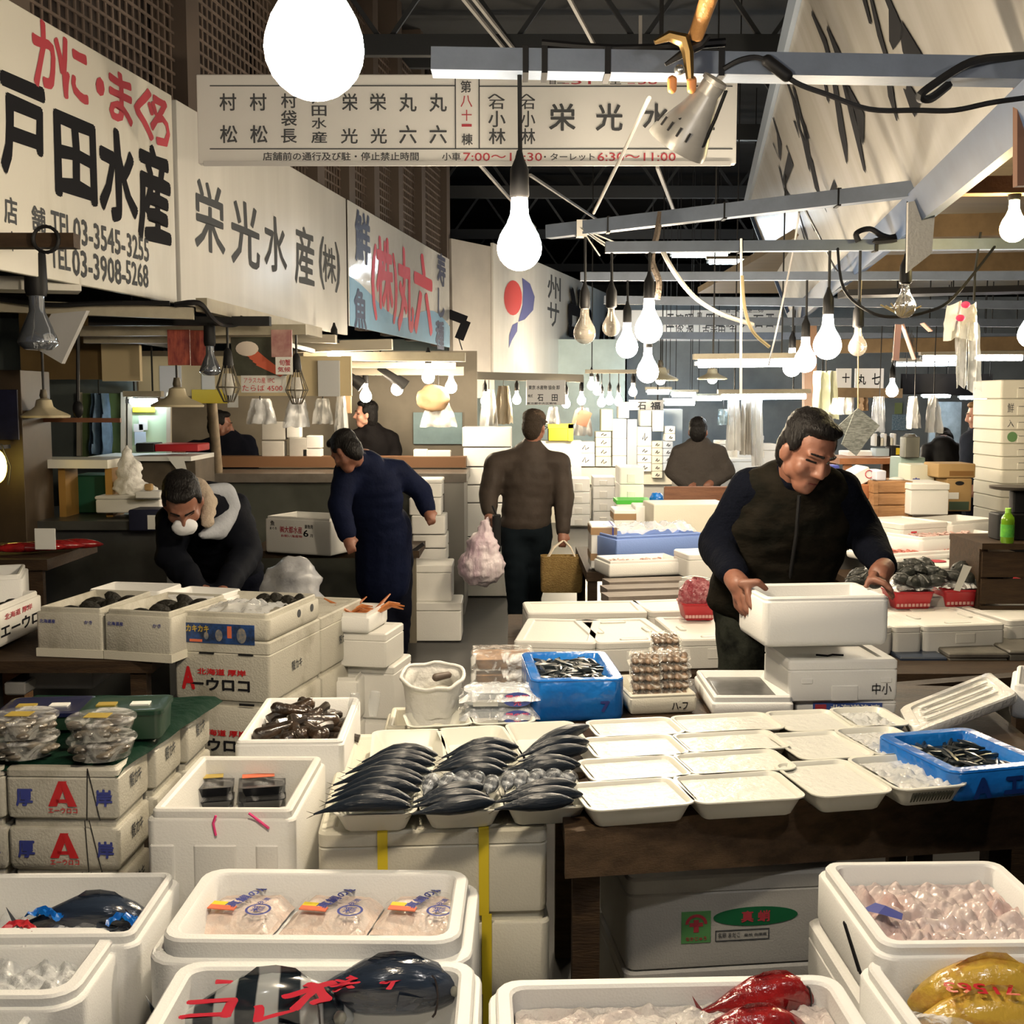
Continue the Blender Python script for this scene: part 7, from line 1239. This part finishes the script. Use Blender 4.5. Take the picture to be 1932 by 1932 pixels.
def person(label, head, neck, arms, hip, legs, cols, hy=0, hp=0, hr=0, hs=1, byaw=0, w=.19, d=.12, hands=None, voxj=.018, ar=(.074, .062, .050), lr=(.095, .075, .06), hairc=hairm, hair_low=-.03, jacket='jacket', do_face=True, face_m=skin, cap=None, wr=.010, hipw=None, ext=None):
    hp0 = ony(*legs[0][-1]) if legs else ony(*hip); base = V((hp0.x, hp0.y, 0))
    o = thing('person', label, 'person', base); L = lambda p: ony(*p)-base
    H, N, HP = L(head), L(neck), L(hip); T = tm(H, R(hy), R(hp), R(hr)); A = [[L(p) for p in a] for a in arms]
    LG = [[L(p) for p in l] for l in legs]
    # one continuous body: head, neck, trunk, arms, hands, legs
    mb = MB(); head_mb(mb, T, hs); capsule(mb, T @ V((0, -.02, -.05)), N, .055*hs, .062)
    torso(mb, N, HP, A[0][0], A[1][0], w*.8, d*.78, R(byaw), wh=hipw)
    for a in A: limb(mb, a, [r*.68 for r in ar])
    for i, a in enumerate(A):
        if hands and hands[i]: hands[i](mb, L)
        else:
            dv = (a[-1]-a[-2]).normalized(); e = a[-1]+dv*.07; capsule(mb, a[-1], e, .036, .038); sd = dv.cross(V((0, 1, 0))).normalized()
            for k in range(4): q = e+sd*(.024-.016*k); capsule(mb, q, q+dv*.035+V((0, -.01, 0)), .009, .009, 8); capsule(mb, q+dv*.035+V((0, -.01, 0)), q+dv*.05+V((0, .012, -.01)), .009, .007, 8)
            capsule(mb, a[-1]+dv*.02+sd*.03, a[-1]+dv*.065+sd*.05, .012, .009, 8)
    for l in LG: limb(mb, l, [r*.72 for r in lr])
    remesh('body', mb, .0065 if hands else .010, face_m, o, 3 if hands else 2)
    # clothes follow it
    mb = MB(); torso(mb, N, HP, A[0][0], A[1][0], w, d, R(byaw), wh=hipw); mid = (A[0][0]+A[1][0])/2; nk = N+V((0, 0, -.01))
    for a in A: limb(mb, a, ar); capsule(mb, nk.lerp(mid, .5), a[0], .085, ar[0]*1.08)
    capsule(mb, N+(T @ V((0, -.02, -.05))-N)*.45, N, .068*max(1, hs), .082)
    if ext: ext(mb, L)
    remesh(jacket, mb, voxj, cols[0], o, 4, wr, 9)
    if LG:
        mb = MB(); mb.ball((0, 0, 0), (w*.9, d*.95, .13), 16, 10, tm(HP+V((0, 0, -.03)), R(byaw)))
        for l in LG: limb(mb, l, lr)
        remesh('trousers', mb, .02, cols[1], o, 4, .010, 8)
        mb = MB()
        for l in LG: f = l[-1]; mb.ball((f.x, f.y-.0, f.z), (.05, .12, .05), 12, 8)
        mb2 = MB()
        for l in LG: f = l[-1]; mb2.rbox(f.x-.05, f.x+.05, f.y-.09, f.y+.17, -f.z*0, max(.09, f.z+.02), .04, .02)
        mb2.build('boots', black, o)
    hair(o, T, hs, hairc, hair_low)
    if do_face: face(o, T, hs)
    o['_'] = 0; del o['_']; return o, T, L
navy = mat('navy_jacket', (.006, .009, .028), .75, spec=.06, bump=.3, bscale=30, var=.3, vscale=5); navyd = mat('navy_trousers', (.004, .005, .011), .8, spec=.06, bump=.2)
brownj = mat('brown_jacket', (.048, .038, .032), .5, spec=.06, bump=.25, bscale=14, var=.3, vscale=6); denim = mat('dark_denim', (.007, .011, .015), .85, spec=.06, var=.3)
blackj = mat('black_jacket', (.008, .007, .0075), .7, spec=.06, bump=.3, bscale=20); knit = mat('navy_knit', (.0035, .0045, .009), .9, spec=.06, bump=.4, bscale=60)
camo = mat('camo_vest', (.0125, .0105, .0075), .8, spec=.06, col2=(.006, .006, .0045), vscale=9, thr=(.40, .55), bump=.3, bscale=25, stretch=(1, 1, 1.6)); camot = mat('camo_trousers', (.028, .031, .025), .8, spec=.06, col2=(.005, .006, .005), vscale=7, thr=(.44, .6), bump=.2)
greyc = mat('grey_coat', (.06, .052, .047), .85, spec=.06, bump=.4, bscale=45)
# ---- the man holding the white box
def hand_left(mb, L):
    w, k = L((1385, 1092, 3.55)), L((1403, 1118, 3.47)); capsule(mb, w, L((1395, 1104, 3.50)), .034, .036, 10)
    for dx, dy in ((-8, 4), (2, 0), (10, -6)): capsule(mb, L((1393+dx*.4, 1100, 3.50)), L((1401+dx, 1122+dy, 3.475-.012*dx/8)), .021, .018, 10)
    for a, b_, c, r in (((1387, 1120, 3.51), (1389, 1142, 3.50), (1403, 1160, 3.485), .0105), ((1395, 1124, 3.48), (1398, 1148, 3.465), (1413, 1166, 3.455), .0112), ((1404, 1124, 3.45), (1408, 1150, 3.435), (1428, 1166, 3.43), .0115), ((1411, 1118, 3.42), (1416, 1142, 3.405), (1432, 1156, 3.40), .011)):
        capsule(mb, L(a), L(b_), r*1.1, r, 8); capsule(mb, L(b_), L(c), r, r*.82, 8)
    capsule(mb, L((1401, 1102, 3.44)), L((1430, 1098, 3.42)), .017, .0125, 8); capsule(mb, L((1430, 1098, 3.42)), L((1445, 1111, 3.42)), .0125, .0095, 8)
def hand_right(mb, L):
    capsule(mb, L((1668, 1072, 3.56)), L((1660, 1082, 3.52)), .034, .036, 10)
    for dx in (-8, 0, 8): capsule(mb, L((1664, 1078, 3.52)), L((1656+dx, 1094, 3.50-.02*dx/8)), .021, .018, 10)
    for a, b_, c, r in (((1666, 1094, 3.53), (1678, 1108, 3.53), (1684, 1126, 3.52), .0105), ((1662, 1096, 3.50), (1675, 1108, 3.49), (1683, 1128, 3.48), .011), ((1658, 1096, 3.46), (1672, 1104, 3.45), (1684, 1124, 3.44), .0112), ((1652, 1094, 3.43), (1668, 1100, 3.41), (1682, 1114, 3.40), .011)):
        capsule(mb, L(a), L(b_), r*1.1, r, 8); capsule(mb, L(b_), L(c), r, r*.82, 8)
    capsule(mb, L((1650, 1084, 3.46)), L((1640, 1094, 3.44)), .015, .0115, 8); capsule(mb, L((1640, 1094, 3.44)), L((1634, 1106, 3.43)), .0115, .009, 8)
man, T, L = person('man in a dark camouflage vest looking down at the white box he holds', (1524, 853, 3.66), (1494, 925, 3.80), [[(1418, 928, 3.82), (1350, 1030, 3.88), (1386, 1084, 3.58)], [(1580, 930, 3.82), (1630, 1005, 3.86), (1664, 1066, 3.60)]], (1450, 1130, 3.98), [[(1405, 1165, 3.98), (1395, 1300, 3.95), (1390, 1555, 4.02)], [(1478, 1165, 3.98), (1490, 1300, 3.96), (1500, 1555, 4.0)]],
    (knit, camot), hy=-160, hp=28, hr=-8, hs=1.0, byaw=0, w=.225, d=.13, hands=[hand_left, hand_right], voxj=.014, ar=(.078, .066, .048), lr=(.10, .08, .065), jacket='sweater', wr=.006)
mb = MB(); torso(mb, L((1494, 925, 3.80)), L((1450, 1130, 3.98)), L((1425, 928, 3.82)), L((1572, 930, 3.82)), .24, .147, 0)
for a in ((1435, 922, 3.80), (1565, 924, 3.80)): capsule(mb, L((1498, 912, 3.82)), L(a), .085, .075)
capsule(mb, L((1455, 1090, 3.95)), L((1450, 1135, 3.98)), .18, .17)
capsule(mb, L((1468, 905, 3.84)), L((1480, 890, 3.84)), .05, .045); remesh('vest', mb, .014, camo, man, 4, .008, 10)
MB().tube([L((1508, 935, 3.655)), L((1502, 1010, 3.69)), L((1490, 1090, 3.78))], .006, 6).build('zip', dark, man)
# ---- man bending with a face mask
mk, T, L = person('masked man in a dark jacket with pale shoulders bending over the boxes at left', (345, 948, 5.15), (392, 940, 5.42), [[(330, 985, 5.38), (322, 1050, 5.30), (372, 1112, 5.10)], [(440, 962, 5.55), (466, 1045, 5.50), (425, 1112, 5.14)]], (425, 1075, 5.95), [[(400, 1110, 5.95), (395, 1250, 5.9), (395, 1490, 5.95)], [(455, 1110, 5.98), (455, 1250, 5.95), (455, 1490, 6.0)]], (mat('dark_parka', (.006, .007, .011), .7, spec=.06, bump=.3, bscale=14), navyd), hy=-164, hp=48, hr=6, hs=1.05, w=.22, d=.15, ar=(.085, .075, .055), wr=.012)
mb = MB(); mb.ball((0, 0, 0), (.058, .037, .050), 14, 10, T @ M4.Translation(V((0, .089, -.052))*1.05)); remesh('face_mask', mb, .008, mat('mask_white', (.72, .74, .78), .6), mk, 2, .003, 40)
mb = MB(); limb(mb, [L((352, 908, 5.36)), L((378, 916, 5.34)), L((394, 945, 5.30)), L((392, 985, 5.22))], [.03, .035, .04, .03]); remesh('hood', mb, .012, mat('hood_beige', (.42, .35, .28), .9, spec=.06, bump=.5), mk, 2, .006, 20)
pale = mat('pale_panel', (.34, .36, .40), .6, spec=.06, bump=.2); mb = MB(); limb(mb, [L((398, 925, 5.36)), L((425, 930, 5.42)), L((432, 960, 5.46)), L((412, 1000, 5.36)), L((380, 1010, 5.24))], [.035, .052, .058, .05, .02]); remesh('pale_shoulder_panel', mb, .014, pale, mk, 3, .004, 10)
# ---- man in blue, back turned
person('man in a navy work jacket bending left, back turned, at the work table', (652, 852, 7.10), (676, 872, 7.3), [[(655, 892, 7.25), (640, 955, 7.15), (655, 1008, 7.05)], [(750, 892, 7.5), (794, 925, 7.6), (806, 960, 7.5)]], (722, 1020, 7.55), [[(702, 1035, 7.6), (712, 1140, 7.6), (722, 1236, 7.65)], [(746, 1035, 7.7), (752, 1140, 7.7), (748, 1240, 7.75)]], (navy, navyd), hy=60, hp=40, hs=1.0, w=.215, d=.15, ar=(.085, .075, .062), lr=(.12, .095, .075), wr=.005, do_face=False, hairc=hairm, ext=lambda mb, L: limb(mb, [L((724, 1000, 7.55)), L((722, 1095, 7.6))], [.19, .185]))
# ---- man in the brown jacket walking away
bm, T, L = person('man in a brown jacket and cap walking away with a basket and a plastic bag', (1008, 806, 8.5), (1003, 846, 8.52), [[(936, 876, 8.5), (922, 930, 8.45), (923, 966, 8.35)], [(1054, 876, 8.5), (1064, 935, 8.45), (1062, 1000, 8.35)]], (992, 985, 8.5), [[(970, 1005, 8.5), (975, 1095, 8.48), (980, 1188, 8.45)], [(1014, 1005, 8.5), (1006, 1095, 8.6), (998, 1175, 8.8)]], (brownj, denim), hy=-22, hp=8, hs=1.0, w=.215, d=.145, ar=(.088, .078, .055), lr=(.115, .09, .075), wr=.006, hairc=hairg, do_face=True)
mb = MB(); mb.ball((0, 0, 0), (.086, .10, .06), 16, 10, T @ M4.Translation(V((0, -.012, .075)))); mb.ball((0, 0, 0), (.07, .06, .012), 14, 8, T @ M4.Translation(V((0, .10, .055)))); remesh('cap', mb, .01, mat('cap_brown', (.07, .05, .036), .85, spec=.06, bump=.4, bscale=60), bm, 2, .003, 40)
MB().tube([T @ V((.08, -.02, .005)), T @ V((.078, .07, .008)), T @ V((.05, .098, 0)), T @ V((.01, .106, 0))], .004, 5).build('glasses', dark, bm)
o = thing('straw_basket', 'woven straw basket with two pale handles in the walking man\'s right hand', 'basket', ony(1059, 1116, 8.25)); h = ony(1059, 1048, 8.25).z-o.location.z
MB().prof(.30, .14, [(.012, 0), (.004, .01), (.0, h*.5), (.0, h), (.008, h), (.012, h*.9), (.02, .02)], .03).build('body', mat('straw_weave', (.40, .27, .09), .8, bump=.9, bscale=70, col2=(.26, .16, .05), vscale=50, stretch=(1, 1, 3)), o)
for s in (-1, 1):
    for y in (-.05, .05): hd = ony(1063, 1018, 8.33)-o.location; MB().tube([(s*.10, y, h-.02), (s*.06+hd.x*.3, y*.7, h+(hd.z-h)*.55), (hd.x, hd.y*.6, hd.z)], .006, 6).build('handle', mat('handle_pale', (.62, .55, .45), .7), o)
o = thing('plastic_bag', 'full white and pinkish plastic bag hanging from the walking man\'s left hand', 'bag', ony(908, 1104, 8.14)); z = ony(918, 985, 8.14).z-o.location.z; mb = MB(); mb.ball((0, 0, .13), (.17, .11, .14), 18, 12).ball((.01, 0, .26), (.12, .08, .13), 16, 10).ball((.03, 0, .38), (.05, .035, .10), 12, 8); capsule(mb, (.03, 0, .38), (ony(920, 978, 8.25)-o.location), .03, .02); remesh('bag', mb, .016, mat('bag_pinkish', (.70, .64, .66), .3, col2=(.48, .34, .42), vscale=4, bump=.7, bscale=13, stretch=(2, 2, .6)), o, 2, .014, 18)
o = thing('clutch_bag', 'black clutch bag held with the plastic bag by the walking man', 'bag', ony(937, 1040, 8.2)); MB().rbox(-.03, .03, -.06, .06, 0, .26, .02).build('body', black, o); MB().tube([(0, 0, .25), (-.03, .03, .32)], .008, 5).build('strap', black, o)
# ---- the others
person('young man with black hair in a black jacket facing left behind the counter', (690, 782, 10.6), (697, 808, 10.65), [[(668, 826, 10.6), (664, 850, 10.55), (668, 880, 10.4)], [(738, 828, 10.7), (748, 855, 10.7), (740, 885, 10.55)]], (705, 905, 10.7), [[(698, 920, 10.7), (698, 1000, 10.7), (698, 1125, 10.7)], [(715, 920, 10.7), (715, 1000, 10.7), (715, 1125, 10.7)]], (blackj, navyd), hy=98, hp=0, hs=1.0, w=.20, d=.15, face_m=skinp, hair_low=-.06)
person('man in a dark jacket leaning left behind the counter, half hidden by the pole', (416, 803, 10.35), (428, 826, 10.4), [[(402, 840, 10.35), (372, 842, 10.3), (350, 846, 10.2)], [(468, 836, 10.5), (480, 870, 10.5), (470, 900, 10.4)]], (445, 905, 10.5), [[(436, 920, 10.5), (436, 1000, 10.5), (436, 1127, 10.5)], [(456, 920, 10.5), (456, 1000, 10.5), (456, 1127, 10.5)]], (mat('ink_jacket', (.008, .009, .016), .8, spec=.06), navyd), hy=-75, hp=6, hs=1.05, w=.20, d=.14)
person('man in a grey coat with his back turned beyond the red brown plank', (1317, 814, 10.4), (1318, 838, 10.42), [[(1284, 856, 10.4), (1270, 890, 10.4), (1296, 912, 10.3)], [(1354, 856, 10.4), (1371, 890, 10.4), (1346, 908, 10.3)]], (1320, 935, 10.4), [[(1303, 950, 10.4), (1303, 1010, 10.4), (1303, 1140, 10.4)], [(1337, 950, 10.4), (1337, 1010, 10.4), (1337, 1140, 10.4)]], (greyc, navyd), hy=-12, hp=6, hs=1.0, w=.21, d=.14, ar=(.085, .08, .06), do_face=False)
person('person in a black jacket stooping behind the cartons at right, head lowered', (1782, 832, 11.2), (1780, 838, 11.0), [[(1752, 850, 11), (1742, 880, 10.9), (1752, 910, 10.8)], [(1806, 850, 11), (1818, 880, 10.9), (1808, 910, 10.8)]], (1780, 925, 11), [[(1770, 945, 11), (1770, 1000, 11), (1770, 1105, 11)], [(1795, 945, 11), (1795, 1000, 11), (1795, 1105, 11)]], (black, navyd), hy=0, hp=60, hs=.95, w=.19, d=.16, do_face=False)
person('man in a slate jacket partly hidden by the tall stack at the right edge', (1846, 784, 10.0), (1850, 808, 10.05), [[(1828, 830, 10), (1822, 875, 9.95), (1832, 915, 9.8)], [(1888, 830, 10), (1896, 875, 10), (1890, 915, 9.9)]], (1856, 930, 10.05), [[(1842, 950, 10.05), (1842, 1020, 10.05), (1842, 1150, 10.05)], [(1875, 950, 10.05), (1875, 1020, 10.05), (1875, 1150, 10.05)]], (mat('slate_jacket', (.035, .042, .062), .8, spec=.06, bump=.2), navyd), hy=70, hp=10, hs=1.0, w=.20, d=.15, hairc=mat('ginger_hair', (.26, .14, .055), .6), face_m=skinp)
person('dark clad person standing beyond the white stack, right of the young man', (868, 792, 12.2), (868, 815, 12.2), [[(848, 828, 12.2), (842, 860, 12.1), (850, 885, 12)], [(888, 828, 12.2), (894, 860, 12.1), (886, 885, 12)]], (868, 890, 12.2), [[(858, 910, 12.2), (858, 970, 12.2), (858, 1070, 12.2)], [(880, 910, 12.2), (880, 970, 12.2), (880, 1070, 12.2)]], (mat('umber_coat', (.03, .022, .02), .8, spec=.06), navyd), hy=20, hs=1.0, w=.19, d=.14, do_face=False)
